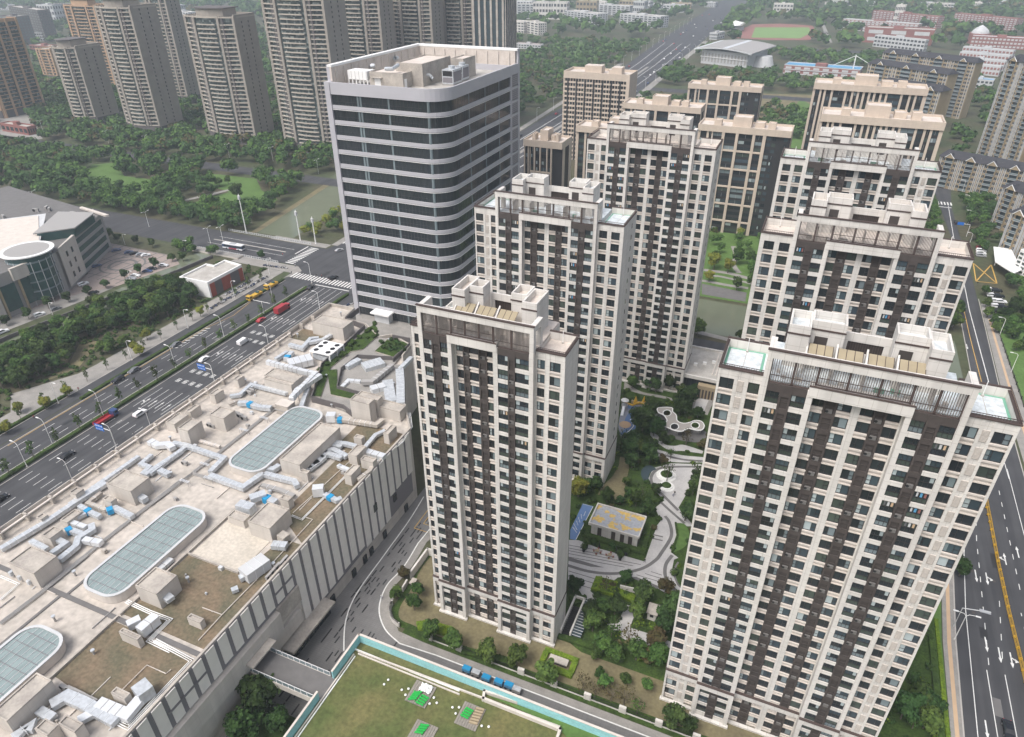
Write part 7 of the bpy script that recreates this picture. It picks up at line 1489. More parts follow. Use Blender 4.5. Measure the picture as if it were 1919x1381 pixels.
tag(wood.build('woodland'), 'distant woodland of dark rounded crowns in and beyond the park', 'woodland', kind='stuff')
# --- lone trees on the park lawn
for (x, y, s, l) in ((600, 1045, .9, 'small round tree alone on the nearer left park lawn'), (683, 1050, .8, 'second small tree on the left park lawn, right of the round one'), (700, 985, 1.35, 'dark spreading tree at the back of the left park lawn, left one'), (765, 1000, 1.35, 'dark spreading tree at the back of the left park lawn, right one'), (1237, 1050, .9, 'small tree alone on the right park lawn'), (1340, 1125, 1.4, 'broad round tree on the right park lawn'), (1285, 1035, .8, 'pale small tree at the top of the right park lawn'), (850, 1005, 1.3, 'mid-green tree at the right edge of the left park lawn'), (900, 1000, 1.3, 'tall tree beside the mid-green one on the left park lawn')):
    p = Tq(x, y); tree('leafd' if s > 1 else 'leaf', p[0], p[1], s, l)
# --- saplings in the central hedge and along the pavements
for i in range(24): tree('sap', -204.6, 34+i*8.1, random.uniform(.95, 1.25), ORD[i]+' sapling in the central hedge of the boulevard, counted from the camera side', 'tree', 'saplings in the central hedge')
for i in range(21): tree('sap', -228.5, 60+i*8.6, random.uniform(.8, 1.15), ORD[i]+' sapling along the left pavement of the boulevard, counted from the camera side', 'tree', 'saplings on the left pavement')
for i, (x, y) in enumerate(((120, 1180), (260, 1160), (760, 840), (790, 860), (830, 770), (40, 1300), (380, 1090), (1130, 640))): p = Lq(x, y); tree('leafy', p[0], p[1], .7, ['yellow-green ginkgo at the left end of the slanting paths', 'yellow-green ginkgo beside the slanting paths', 'bright yellow ginkgo beside the boulevard pavement', 'yellow ginkgo next to the brightest one', 'brightest yellow ginkgo at the thicket edge', 'yellowing tree at the left picture edge by the pavement', 'thin yellow-green tree by the slanting paths', 'yellowing tree south of the pump house'][i])
for i in range(9): tree('leaf' if i % 2 else 'leafy', -189-3*(i % 2)-40, 300+i*22, 1.0, ORD[i]+' tree in the row on the left kerb beyond the junction', 'tree', 'kerb trees beyond the junction')
# round clipped trees by the plaza
for i, (x, y) in enumerate(((40, 690), (165, 655), (275, 595), (390, 560), (500, 520), (597, 480), (705, 430), (788, 400), (878, 370), (970, 330), (1030, 330), (1095, 280), (1185, 290), (560, 210), (625, 200), (665, 220), (765, 230), (860, 250), (1015, 270), (1470, 320))): p = Lq(x, y); tree('leafd', p[0], p[1], .72, ORD[i]+' clipped round tree around the plaza car park, counted from the left edge', 'tree', 'clipped trees round the plaza')
# --- estate trees
def many(fn, l, lab, grp):
    for i, (x, y, k, s) in enumerate(l): p = fn(x, y); tree(k, p[0], p[1], s, lab % ORD[i], 'tree', grp)
many(c1, [(250, 640, 'leafy', 1.0), (430, 560, 'leafd', .8), (800, 215, 'leafd', 1.0), (720, 140, 'bare', 1.0), (1020, 285, 'leafd', .9), (980, 850, 'leafd', .75), (1400, 900, 'leafd', .85), (560, 700, 'leaf', .7), (870, 740, 'leaf', .7), (940, 660, 'bare', 1.0), (1080, 620, 'leafd', .6), (1150, 300, 'leafr', .55), (780, 520, 'leaf', .5), (330, 600, 'leaf', .8), (1205, 470, 'bare', 1.1), (1520, 430, 'bare', 1.1), (830, 330, 'leafd', .8), (700, 720, 'leafd', .5), (1480, 620, 'leafd', .8), (1540, 520, 'leafd', .9)], '%s tree of the middle courtyard, between the pavilion and the circular plaza', 'middle courtyard trees')
many(c2, [(220, 500, 'leafd', .75), (600, 500, 'bare', .9), (830, 420, 'leafd', .6), (1040, 640, 'leafd', 1.0), (700, 760, 'leafd', .9), (540, 760, 'leaf', .8), (440, 960, 'leaf', .9), (960, 800, 'leaf', .8), (1290, 520, 'leafr', .7), (1340, 860, 'leafd', 1.0), (1280, 1020, 'leafd', .9), (660, 1030, 'bare', 1.1), (860, 1160, 'bare', 1.2), (1180, 1170, 'leafr', .9), (560, 1200, 'leaf', .8), (700, 1300, 'leaf', .8), (950, 1300, 'leaf', .9), (1080, 1320, 'leafr', .7), (1200, 1360, 'leaf', .9), (420, 840, 'leafd', .8), (1400, 760, 'leaf', .9)], '%s tree of the front courtyard, around the white T-shaped path', 'front courtyard trees')
many(c3, [(430, 570, 'leafd', 1.4), (540, 600, 'leafd', 1.1), (860, 330, 'leafd', 1.2), (790, 400, 'leafd', 1.0), (680, 160, 'leafd', .9), (330, 720, 'leafd', 1.0), (500, 830, 'leafd', 1.1), (240, 680, 'bare', 1.0), (850, 690, 'bare', 1.1), (520, 360, 'leafd', .9), (420, 800, 'leaf', .9), (330, 140, 'leaf', .8), (560, 180, 'leafd', .8), (900, 230, 'leafd', .8), (620, 680, 'leafd', .7), (700, 830, 'bare', .9), (470, 130, 'leafd', .6), (1010, 740, 'leafr', .6), (800, 240, 'leaf', .7), (960, 430, 'leafd', .7)], '%s tree of the rear courtyard, around the playground and cloud canopy', 'rear courtyard trees')
many(gq, [(590, 640, 'leaf', .6), (680, 700, 'leaf', .7), (620, 530, 'leafr', .6), (770, 860, 'leaf', .8), (900, 910, 'leaf', .9), (1070, 970, 'leaf', .9), (1230, 1000, 'leaf', .9), (1390, 1090, 'leaf', .9), (700, 620, 'leaf', .6), (1660, 960, 'leaf', .5), (1700, 1120, 'leaf', .6)], '%s small tree on the dry lawn in front of the narrow tower, from the left', 'front lawn trees')
many(fq, [(150, 1130, 'bare', .9), (215, 1165, 'bare', .8), (300, 1190, 'bare', 1.0), (370, 1210, 'bare', 1.0), (440, 1260, 'bare', .9), (640, 1320, 'leafd', .9), (700, 1350, 'leafd', .7), (240, 1060, 'leaf', .4), (490, 1130, 'leaf', .5), (375, 1100, 'leaf', .5), (300, 960, 'leaf', .6), (560, 960, 'leaf', .6)], '%s thin tree between the dry lawn and the long fence, from the left', 'fence-side trees')
many(rr, [(90, 1270, 'leafd', 1.0), (190, 1200, 'leaf', 1.0), (230, 1330, 'leaf', .9), (150, 1050, 'leafd', .5), (450, 390, 'leafd', .9), (250, 1240, 'leafd', .8), (160, 1330, 'bare', .9)], '%s tree beside the large right tower, towards the right road', 'trees beside the large tower')
many(ur, [(395, 720, 'leaf', .75), (405, 790, 'leaf', .7), (415, 850, 'leaf', .8), (445, 900, 'leaf', .7), (460, 940, 'leaf', .7), (545, 660, 'leafd', .8)], '%s tree on the pavement beside the parked cars, from the far end', 'trees by the parked cars')
for i, (x, y, s) in enumerate(((1300, 700, 0), (1180, 640, 0))): pass
TREE3 = [(*P(490, 1322, 4), 1.5), (*P(525, 1352, 3), .9), (*P(462, 1368, 3), 1.2)]
# big dark tree under the footbridge and trees beside the street
for i, (u, v, s) in enumerate((TREE3)): tree('leafd', u, v, s, ['large dark tree below the footbridge', 'smaller dark tree against the mall wall below the footbridge', 'dark tree at the bottom edge below the footbridge'][i])
# --- shrubs in the estate beds
rnd = random.Random(31); ns = 0; und = MB(); est = [(-71, 90.5), (-70, 172), (-80, 176), (-80, 238), (46, 238), (46, 90.5)]; LAWN = [p for n, p in FLAT if n == 'estate_lawn']
for _ in range(2600):
    u, v = rnd.uniform(-75, 46), rnd.uniform(90, 236)
    if v < 100 and -70 < u < 40 and rnd.random() < .9: continue
    if not inside((u, v), est) or not free(u, v, .8) or any(inside((u, v), l) for l in LAWN): continue
    pq = (Vector((u, v, 0))-Vector((0, 0, CH))); dd = pq.dot(CF); sx = PW/2+FPX*pq.dot(CR)/dd; sy = PH/2-FPX*pq.dot(CU)/dd
    if ns < 240 and 1040 < sx < 1330 and 680 < sy < 1260:
        tree('shrub', u, v, rnd.uniform(.5, 1.15), 'low leafy shrub in the planting beds of the estate courtyard', 'shrub', 'courtyard shrubs', i=rnd.choice([0, 0, 1, 2, 2, 3])); ns += 1
    else: crown_mb(und, rnd, [(0, 0, .6, .9, .6)], 16, .26, rnd.choice(['hedge', 'hedge', 'leafd', 'hedgey']), 'hedge', (u, v, 0), 5)
for _ in range(1500):
    u = rnd.uniform(-267, -237); v = rnd.uniform(70, 245); crown_mb(und, rnd, [(0, 0, .5, 1.1, .6)], 12, .3, rnd.choice(['leaf', 'hedge', 'leafd']), 'hedge', (u, v, 0), 5) if free(u, v, 1) and rnd.random() < .5 else None
tag(und.build('undergrowth'), 'leafy undergrowth in the planting beds and under the thicket', 'undergrowth', kind='stuff')
# --- roof-terrace shrubs on the mall
for i in range(46):
    a = G1[rnd.randrange(len(G1))]; b_ = G1[rnd.randrange(len(G1))]; t = rnd.random(); u, v = a[0]+(b_[0]-a[0])*t, a[1]+(b_[1]-a[1])*t
    if inside((u, v), G1): tree('shrub', u, v, rnd.uniform(.5, .9), 'green shrub in the long planting bed on the mall terrace', 'shrub', 'terrace shrubs', i=0, z=24.5)
for i in range(16):
    p = n5(rnd.uniform(1230, 1480), rnd.uniform(440, 580), 24.6); tree('shrub', p[0], p[1], rnd.uniform(.6, 1.1), 'green shrub in the raised square bed near the office', 'shrub', 'raised bed shrubs', i=2, z=24.5)
# --- hedges of the boulevard
hedge_box([(-205.4, 20), (-203.8, 20), (-203.8, 235.5), (-205.4, 235.5)], .9, 'long clipped hedge along the middle of the boulevard'); hedge_box([(-221.1, 128), (-219.8, 128), (-219.8, 238), (-221.1, 238)], .9, 'long hedge between the boulevard and its slow lane'); hedge_box([(-183.4, 143), (-182.0, 143), (-182.0, 236), (-183.4, 236)], 1.0, 'hedge along the mall side of the boulevard')
hedge_box([(-228, 60), (-226.8, 60), (-226.8, 128), (-228, 128)], .9, 'hedge beside the left pavement near the left edge'); hedge_box([(46, 70), (47.2, 70), (47.6, 156), (46.2, 156)], .8, 'dark clipped hedge inside the estate fence by the right road'); hedge_box([(47.5, 70), (48.4, 70), (48.6, 140), (47.8, 140)], .5, 'narrow yellow-green hedge along the right pavement', 'hedgey')
for i, (fn, l, h, m, lab) in enumerate(((c2, [(480, 330), (740, 400), (680, 560), (420, 480)], .9, 'hedgey', 'bright green hedge bed left of the seat wall'), (c2, [(700, 450), (950, 560), (920, 640), (680, 530)], .8, 'hedgey', 'brightest yellow-green shrub bed below the seat wall'), (gq, [(690, 770), (760, 765), (890, 800), (905, 830), (840, 840), (700, 810)], .9, 'hedgey', 'rounded bright hedge at the corner of the front lawn'), (c1, [(1290, 925), (1310, 930), (1330, 1060), (1270, 1250), (1250, 1240), (1310, 1060)], .8, 'hedge', 'curved hedge along the edge of the small courtyard lawn'), (c2, [(160, 560), (370, 560), (370, 620), (200, 680)], .9, 'hedge', 'hedge block at the head of the garage ramp'), (c2, [(20, 1000), (300, 1070), (460, 1150), (440, 1190), (20, 1050)], .8, 'hedge', 'hedge along the foot of the garage ramp'), (gq, [(930, 900), (1180, 960), (1180, 1000), (930, 940)], .8, 'hedge', 'dark hedge behind the fence on the front lawn'))): hedge_box(pts(fn, l), h, lab, m)
# ================================================================ vehicles
CM = {}
def car_parts(kind, col):
    k = (kind, col)
    if k in CM: return CM[k]
    if kind == 'sedan': L_, Wd, pr = 4.6, 1.8, [(-2.3, .45), (-2.3, .85), (-1.7, .98), (-1.15, 1.42), (.35, 1.45), (1.05, .98), (2.1, .85), (2.3, .6), (2.3, .35), (-2.2, .35)]; cab = [(-1.6, .99), (-1.12, 1.40), (.33, 1.43), (.98, .99)]
    elif kind == 'suv': L_, Wd, pr = 4.7, 1.9, [(-2.3, .5), (-2.35, 1.1), (-2.1, 1.65), (.2, 1.7), (1.0, 1.12), (2.2, 1.0), (2.35, .6), (2.3, .4), (-2.2, .4)]; cab = [(-2.15, 1.13), (-1.98, 1.6), (.18, 1.66), (.9, 1.13)]
    else: L_, Wd, pr = 5.2, 1.95, [(-2.6, .5), (-2.6, 1.95), (-2.4, 2.1), (1.3, 2.1), (2.0, 1.25), (2.6, 1.05), (2.6, .45), (-2.5, .4)]; cab = [(1.2, 1.25), (1.2, 1.95), (1.4, 1.95), (1.95, 1.28)]
    b = MB(); n = len(pr); h = Wd/2
    ins = lambda z: h-(.0 if z < 1.0 else min(.22, (z-1.0)*.45)) if kind != 'van' else h-(.0 if z < 1.2 else (z-1.2)*.12)
    b.v = [(x, -ins(z), z) for x, z in pr]+[(x, ins(z), z) for x, z in pr]; mi = b.mi(col)
    b.f.append(tuple(range(n))[::-1]); b.f.append(tuple(range(n, 2*n))); b.m += [mi]*2
    for i in range(n): j = (i+1) % n; b.f.append((i, j, n+j, n+i)); b.m.append(mi)
    body = b.mesh('body'); g = MB(); c = cab
    for s in (-1, 1):
        q = [(x, s*(ins(z)+.012), z) for x, z in c]; g.face(q if s > 0 else q[::-1], 'glass')
    def wind(a, e): (x0, z0), (x1, z1) = a, e; o = .02 if x0 > 0 else -.02; w0, w1 = ins(z0)-.1, ins(z1)-.1; q = [(x0+o, -w0, z0+.02), (x0+o, w0, z0+.02), (x1+o, w1, z1+.02), (x1+o, -w1, z1+.02)]; g.face(q if x0 > 0 else q[::-1], 'glass')
    wind(c[-1], c[-2]); 
    if kind != 'van': wind(c[0], c[1])
    glass = g.mesh('windows'); w = MB()
    for j in range(10):
        a, e = 6.283*j/10, 6.283*(j+1)/10; w.face([(.33*math.cos(a), -.1, .33*math.sin(a)), (.33*math.cos(e), -.1, .33*math.sin(e)), (.33*math.cos(e), .1, .33*math.sin(e)), (.33*math.cos(a), .1, .33*math.sin(a))][::-1], 'black')
    for s in (-1, 1): w.face([(.33*math.cos(6.283*j/10), s*.1, .33*math.sin(6.283*j/10)) for j in range(10)][::-s], 'black'); w.face([(.19*math.cos(6.283*j/8), s*.105, .19*math.sin(6.283*j/8)) for j in range(8)][::-s], 'silver')
    wh = w.mesh('wheel'); l = MB()
    for s in (-.65, .65): l.box(L_/2-.06, s-.16, .62, L_/2+.02, s+.16, .78, 'white'); l.box(-L_/2-.03, s-.14, .75, -L_/2+.03, s+.14, .9, 'redcar')
    CM[k] = (body, glass, wh, l.mesh('lights'), L_*.29, Wd/2-.08); return CM[k]
def car(u, v, ang, kind, col, label, group=None, z=.06):
    body, glass, wh, li, wx, wy = car_parts(kind, col); r = empty('parked_car' if group and 'parked' in group else ('van' if kind == 'van' else 'car'), (u, v, z), label, 'van' if kind == 'van' else 'car', group, ang)
    inst('body', body, (0, 0, 0), r); inst('windows', glass, (0, 0, 0), r); inst('lights', li, (0, 0, 0), r)
    for sx in (-1, 1):
        for sy in (-1, 1): inst('wheel', wh, (sx*wx, sy*wy, .33), r)
    return r
N_ = math.pi/2
for (x, y, d, k, c, l) in ((790, 1192, 1, 'suv', 'whitecar', 'white car on the near carriageway beside the white arrows'), (1148, 885, 1, 'sedan', 'whitecar', 'white and blue car next to the blue overhead sign'), (1368, 790, 1, 'van', 'whitecar', 'white van on the near carriageway of the boulevard'), (1468, 665, 1, 'sedan', 'redcar', 'dark red car on the boulevard near the red truck'), (1745, 482, 1, 'sedan', 'blackcar', 'black car waiting at the stop line'), (990, 803, -1, 'sedan', 'greycar', 'dark grey car in the far slow lane, farthest of three'), (755, 948, -1, 'sedan', 'greycar', 'dark grey car in the far slow lane, middle of three'), (665, 1002, -1, 'suv', 'blackcar', 'black car in the far slow lane, nearest of three')):
    p = Lq(x, y); car(p[0], p[1], N_*d, k, c, l)
for (x, y, a, k, c, l) in ((127, 856, N_, 'sedan', 'blackcar', 'black car on the near carriageway at the left of the picture'), (2, 938, N_, 'sedan', 'blackcar', 'black car cut by the left edge of the picture'), (636, 471, 1.1, 'sedan', 'silver', 'silver car crossing the junction beside the office'), (625, 523, 1.2, 'suv', 'blackcar', 'dark car on the right zebra crossing'), (1888, 1372, -N_, 'sedan', 'blackcar', 'black car on the right road at the bottom edge')): p = P(x, y); car(p[0], p[1], a, k, c, l)
cs_ = ['bluecar', 'bluecar', 'blackcar', 'silver', 'whitecar', 'whitecar', 'silver', 'blackcar', 'bluecar', 'whitecar', 'whitecar', 'blackcar', 'whitecar', 'greycar', 'whitecar', 'bluecar', 'redcar']
for i, (x, y) in enumerate(((655, 272), (725, 284), (755, 290), (790, 296), (820, 300), (762, 415), (738, 432), (855, 376), (830, 390), (920, 357), (470, 463), (527, 512), (225, 635), (315, 602), (18, 732), (545, 360), (520, 335))):
    p = Lq(x, y); car(p[0], p[1], (math.radians(55) if i in (0, 1, 2, 3, 4) else (math.radians(20) if i < 10 else math.radians(75))), 'suv' if i in (10, 12, 14) else 'sedan', cs_[i], {'bluecar': 'dark blue', 'blackcar': 'black', 'silver': 'silver', 'whitecar': 'white', 'greycar': 'grey', 'redcar': 'red'}[cs_[i]]+' car parked '+['alone at the far left of the plaza', 'first in the row of four on the plaza', 'second in the row of four on the plaza', 'third in the row of four on the plaza', 'last in the row of four on the plaza', 'at the near plaza edge under a round tree', 'beside another white car at the near plaza edge', 'at the near plaza edge, middle pair right', 'at the near plaza edge, middle pair left', 'at the right end of the near plaza edge', 'in front of the stone wing of the round mall', 'half under a round tree on the riverside lane', 'on the riverside lane at the far left', 'beside a lamp on the riverside lane', 'at the left picture edge on the riverside lane', 'beside the stalls at the round mall corner', 'behind the stalls at the round mall corner'][i], 'cars parked by the plaza')
cl2 = ['whitecar', 'whitecar', 'whitecar', 'whitecar', 'blackcar', 'blackcar', 'blackcar', 'whitecar', 'blackcar', 'whitecar']
for i in range(10):
    col_, row = divmod(i, 5); p = ur(432+col_*38+row*13, 692+row*33+col_*4); car(p[0], p[1], math.radians(8), 'suv', cl2[i], ('white' if cl2[i] == 'whitecar' else 'black')+' car, '+ORD[row].replace('nearest', 'first')+' in the '+['left', 'right'][col_]+' file of the yard by the right road', 'cars parked by the right road')
for i, c in enumerate(('redcar', 'whitecar', 'whitecar', 'silver')): p = ur(378, 440+i*15); car(p[0], p[1], math.radians(5), 'suv', c, ['red', 'white', 'white', 'silver'][i]+' car, '+['first', 'second', 'third', 'last'][i]+' of four parked beyond the yellow junction box', 'cars parked beyond the junction')
p = ur(228, 285); car(p[0], p[1], N_, 'suv', 'blackcar', 'black car parked at the kerb of the upper right road')
rnd = random.Random(77); cc = ['whitecar', 'whitecar', 'blackcar', 'greycar', 'silver', 'bluecar', 'redcar']; NM = {'whitecar': 'white', 'blackcar': 'black', 'greycar': 'grey', 'silver': 'silver', 'bluecar': 'blue', 'redcar': 'red'}
for i in range(46):
    v = 520+i*27+rnd.uniform(-6, 6); t = rnd.choice([.12, .28, .42, .62, .75, .9])
    xl = next((BL[j][0]+(BL[j+1][0]-BL[j][0])*(v-BL[j][1])/(BL[j+1][1]-BL[j][1]) for j in range(4, 11) if BL[j][1] <= v <= BL[j+1][1]), -230); xr = -181-max(0, (v-840))*.036-(max(0, v-1225))*.01
    c = rnd.choice(cc); car(xl+(xr-xl)*t, v, N_, rnd.choice(['sedan', 'suv']), c, NM[c]+' car in traffic on the far boulevard towards the top edge', 'cars on the far boulevard', z=.1)
def truck(u, v, ang, label, cab, bed, L_=8, box=False, load=None, kind='truck', h=3.2):
    r = empty(kind, (u, v, .06), label, kind, None, ang)
    def bb(b, nm): return inst(nm, b.mesh(nm), (0, 0, 0), r)
    b = MB(); b.prism([(L_/2-1.9, -1.15), (L_/2-.1, -1.15), (L_/2, -.9), (L_/2, .9), (L_/2-.1, 1.15), (L_/2-1.9, 1.15)], .6, 2.5, cab); bb(b, 'cab'); b = MB(); b.box(L_/2-.02, -1, 1.5, L_/2+.04, 1, 2.25, 'glass'); b.box(L_/2-1.3, -1.18, 1.5, L_/2-.4, -1.14, 2.2, 'glass'); b.box(L_/2-1.3, 1.14, 1.5, L_/2-.4, 1.18, 2.2, 'glass'); bb(b, 'windows')
    b = MB()
    if box: b.box(-L_/2, -1.25, .8, L_/2-2.1, 1.25, h, bed)
    else: b.box(-L_/2, -1.2, .8, L_/2-2.1, 1.2, 1.0, bed); b.box(-L_/2, -1.2, 1, -L_/2+.1, 1.2, 1.7, bed); b.box(-L_/2, -1.2, 1, L_/2-2.1, -1.1, 1.7, bed); b.box(-L_/2, 1.1, 1, L_/2-2.1, 1.2, 1.7, bed)
    bb(b, 'bed')
    if load: b = MB(); b.box(-L_/2+.6, -1.0, 1.0, L_/2-2.6, 1.0, 1.75, load); b.box(-L_/2+1.4, -.7, 1.75, -L_/2+2.6, .7, 2.2, 'tealglass'); bb(b, 'load')
    for x in (L_/2-1, -L_/2+1.2, -L_/2+2.3):
        for y in (-1.05, 1.05): b = MB(); n = 10; b.v = [(x+.45*math.cos(6.283*j/n), y+s*.15, .45+.45*math.sin(6.283*j/n)) for s in (-1, 1) for j in range(n)]; b.f = [tuple(range(n)), tuple(range(n, 2*n))[::-1]]+[(j, n+j, n+(j+1) % n, (j+1) % n) for j in range(n)]; b.m = [b.mi('black')]*len(b.f); bb(b, 'wheel')
    return r
p = Lq(1588, 612); truck(p[0], p[1], N_, 'red box truck on the near carriageway', 'redcar', 'redcar', 8, True); p = Lq(600, 1225); truck(p[0], p[1], N_, 'blue lorry with a rusty red open bed behind the blue road sign', 'bluecar', 'redcar', 8.5)
p = Lq(1432, 535); truck(p[0], p[1], -N_, 'yellow recovery truck on the far carriageway, the nearer', 'yelcar', 'yelcar', 8.5, load='yelcar'); p = Lq(1525, 477); truck(p[0], p[1], -N_, 'yellow recovery truck on the far carriageway, the farther', 'yelcar', 'yelcar', 7.5, load='yelcar')
p = Lq(1318, 262); bs = empty('bus', (p[0], p[1], .06), 'white and dark blue bus with orange skirt on the cross road', 'bus', None, math.radians(2)); b = MB(); b.box(-6.5, -1.25, .5, 6, 1.25, 1.2, 'whitecar'); b.box(-6.5, -1.25, 2.7, 6, 1.25, 3.1, 'whitecar'); b.box(-6.45, -1.2, 1.2, 5.95, 1.2, 2.7, 'bluecar'); inst('body', b.mesh('body'), (0, 0, 0), bs)
b = MB(); b.box(-5.5, -1.28, 1.5, 5.6, -1.2, 2.5, 'glass'); b.box(5.95, -1.1, 1.2, 6.02, 1.1, 2.6, 'glass'); inst('windows', b.mesh('windows'), (0, 0, 0), bs); b = MB(); b.box(-2.5, -1.3, .6, 2.5, -1.24, 1.2, 'redcar'); inst('side_panel', b.mesh('side_panel'), (0, 0, 0), bs); b = MB(); b.box(-2, -.8, 3.1, 1.5, .8, 3.4, 'silver'); inst('roof_unit', b.mesh('roof_unit'), (0, 0, 0), bs)
for x in (-4, 3.6):
    for y in (-1.1, 1.1): b = MB(); n = 10; b.v = [(x+.5*math.cos(6.283*j/n), y+s*.18, .45+.5*math.sin(6.283*j/n)) for s in (-1, 1) for j in range(n)]; b.f = [tuple(range(n)), tuple(range(n, 2*n))[::-1]]+[(j, n+j, n+(j+1) % n, (j+1) % n) for j in range(n)]; b.m = [b.mi('black')]*len(b.f); inst('wheel', b.mesh('wheel'), (0, 0, 0), bs)
# scooters
sb_ = MB(); n = 8
for x in (-.6, .6): sb_.v += [(x+.25*math.cos(6.283*j/n), s*.05, .25+.25*math.sin(6.283*j/n)) for s in (-1, 1) for j in range(n)]; k = len(sb_.v)-2*n; sb_.f += [tuple(range(k, k+n)), tuple(range(k+n, k+2*n))[::-1]]; sb_.m += [sb_.mi('black')]*2; sb_.f += [(k+j, k+n+j, k+n+(j+1) % n, k+(j+1) % n) for j in range(n)]; sb_.m += [sb_.mi('black')]*n
sb_.prism([(-.65, -.14), (.1, -.14), (.1, .14), (-.65, .14)], .3, .72, 'greycar'); sb_.box(.1, -.12, .28, .5, .12, .36, 'greycar'); sb_.box(.45, -.14, .3, .6, .14, .95, 'greycar'); sb_.tube([(.5, -.3, 1.0), (.5, .3, 1.0)], .03, 'black', 4); sb_.box(-.6, -.13, .72, .0, .13, .8, 'black')
scm = [sb_.mesh('scooter')]
for c_ in ('whitecar', 'bluecar'):
    m_ = scm[0].copy(); m_.materials[[i for i, x in enumerate(m_.materials) if x == M['greycar']][0]] = M[c_]; scm.append(m_)
k = 0
for (u0, v0, u1, v1, n, where) in ((-229.8, 200, -229.8, 238, 44, 'in the long row on the pavement before the junction'), (-234, 214, -233.5, 232, 20, 'in the back row beside the pump house'), (-240, 248, -227, 249.5, 16, 'in the cluster on the junction corner'), (-178, 222, -172, 238, 18, 'in the cluster at the corner of the office')):
    for i in range(n):
        t = i/n; u, v = u0+(u1-u0)*t+rnd.uniform(-.3, .3), v0+(v1-v0)*t+rnd.uniform(-.2, .2); j = rnd.randrange(3); tag(inst('scooter', scm[j], (u, v, .12), None, rnd.uniform(-.3, .3)+(0 if u0 == u1 or n == 20 else .8)), ['grey', 'white', 'blue'][j]+' scooter parked '+where, 'scooter', 'scooters '+where)
for i, (x, y) in enumerate(((963, 1018), (1012, 1038), (1068, 1065), (1135, 1088), (1190, 1105), (1232, 1130))):
    p = gq(x, y, .8); r = empty('cart', (p[0], p[1], .1), ORD[i].replace('nearest', 'first')+' '+('grey' if i in (1, 5) else 'blue')+' utility cart from the left in the row behind the lawn-roof building', 'cart', 'utility carts in a row', -.02)
    b = MB(); b.box(-1, -.6, .5, .9, .6, 1.3, 'ac' if i in (1, 5) else 'bluer'); inst('box', b.mesh('box'), (0, 0, 0), r); b = MB(); b.box(-.95, -.55, 1.3, .85, .55, 1.36, 'blue' if i not in (1, 5) else 'steel'); inst('lid', b.mesh('lid'), (0, 0, 0), r)
    for a, c in ((-.7, -.6), (.6, -.6), (-.7, .6), (.6, .6)): b = MB(); b.v = [(a+.25*math.cos(6.283*j/8), c+s*.06, .25+.25*math.sin(6.283*j/8)) for s in (-1, 1) for j in range(8)]; b.f = [tuple(range(8)), tuple(range(8, 16))[::-1]]+[(j, 8+j, 8+(j+1) % 8, (j+1) % 8) for j in range(8)]; b.m = [b.mi('black')]*len(b.f); inst('wheel', b.mesh('wheel'), (0, 0, 0), r)
# ================================================================ lamps, signs, railings
def lamp(u, v, h, ang, label, grp, two=False, curved=True, z=0):
    r = empty('street_lamp', (u, v, z), label, 'street lamp', grp, ang); b = MB(); b.tube([(0, 0, 0), (0, 0, h*.93)], .11, 'white', 6, .07); inst('pole', b.mesh('pole'), (0, 0, 0), r)
    for s in ((1, -1) if two else (1,)):
        b = MB(); b.tube([(0, 0, h*.9), (s*.5, 0, h*.98), (s*1.9, 0, h)], .06, 'white', 5); inst('arm', b.mesh('arm'), (0, 0, 0), r); b = MB(); b.box(s*1.7, -.16, h-.1, s*2.7, .16, h+.06, 'white'); inst('lamp_head', b.mesh('lamp_head'), (0, 0, 0), r)
    b = MB(); b.box(-.25, -.25, 0, .25, .25, .3, 'kerb'); inst('base', b.mesh('base'), (0, 0, 0), r)
    return r
def lamps(fn, l, ang, lab, grp, h=9.5, two=False):
    for i, (x, y) in enumerate(l): p = fn(x, y); lamp(p[0], p[1], h, ang, lab % ORD[i], grp, two)
lamps(Lq, [(300, 1365), (585, 1205), (992, 940), (1262, 765), (1540, 582), (1752, 452)], math.pi, '%s tall lamp in the central hedge of the boulevard', 'lamps in the central hedge', 10.5)
lamps(Lq, [(330, 1128), (742, 885), (1057, 705), (1318, 538), (1515, 405)], 0, '%s lamp on the left pavement of the boulevard', 'lamps on the left pavement', 9)
lamps(Lq, [(655, 1379), (857, 1290), (1212, 1025), (1510, 805), (1798, 605)], math.pi, '%s lamp on the mall side of the boulevard', 'lamps on the mall side', 9)
p = n3(690, 440); lamp(p[0], p[1], 9.5, math.pi, 'lamp on the long traffic island left of the mall', 'lamps by the mall islands')
p = n3(252, 272); lamp(p[0], p[1], 9.5, math.pi, 'lamp in the central hedge nearest the left edge of the picture', 'lamps in the central hedge')
lamps(Lq, [(530, 130), (838, 135), (1183, 228), (1255, 222), (205, 15)], N_, '%s double-armed lamp along the cross road by the park', 'double lamps on the cross road', 9, True)
lamps(Tq, [(1790, 978), (1535, 905), (1290, 885), (830, 835), (610, 805), (245, 745)], N_, '%s double-armed lamp on the far park road, from the right', 'double lamps on the park road', 10, True)
lamps(ur, [(303, 430), (300, 290), (290, 195), (490, 960), (560, 1180), (295, 60), (350, 60), (265, 100)], math.pi, '%s lamp beside the upper right road', 'lamps by the upper right road', 8)
p = rr(420, 785); lamp(p[0], p[1], 9, 0, 'lamp leaning over the right road beside the large tower', 'right road lamps', True)
for i in range(20): lamp(-183-max(0, i-9)*1.0, 600+i*48, 12, math.pi, ORD[i]+' lamp on the right kerb of the far boulevard', 'lamps on the far boulevard right')
for i in range(20): lamp(-233-i*2.0, 600+i*48, 12, 0, ORD[i]+' lamp on the left kerb of the far boulevard', 'lamps on the far boulevard left')
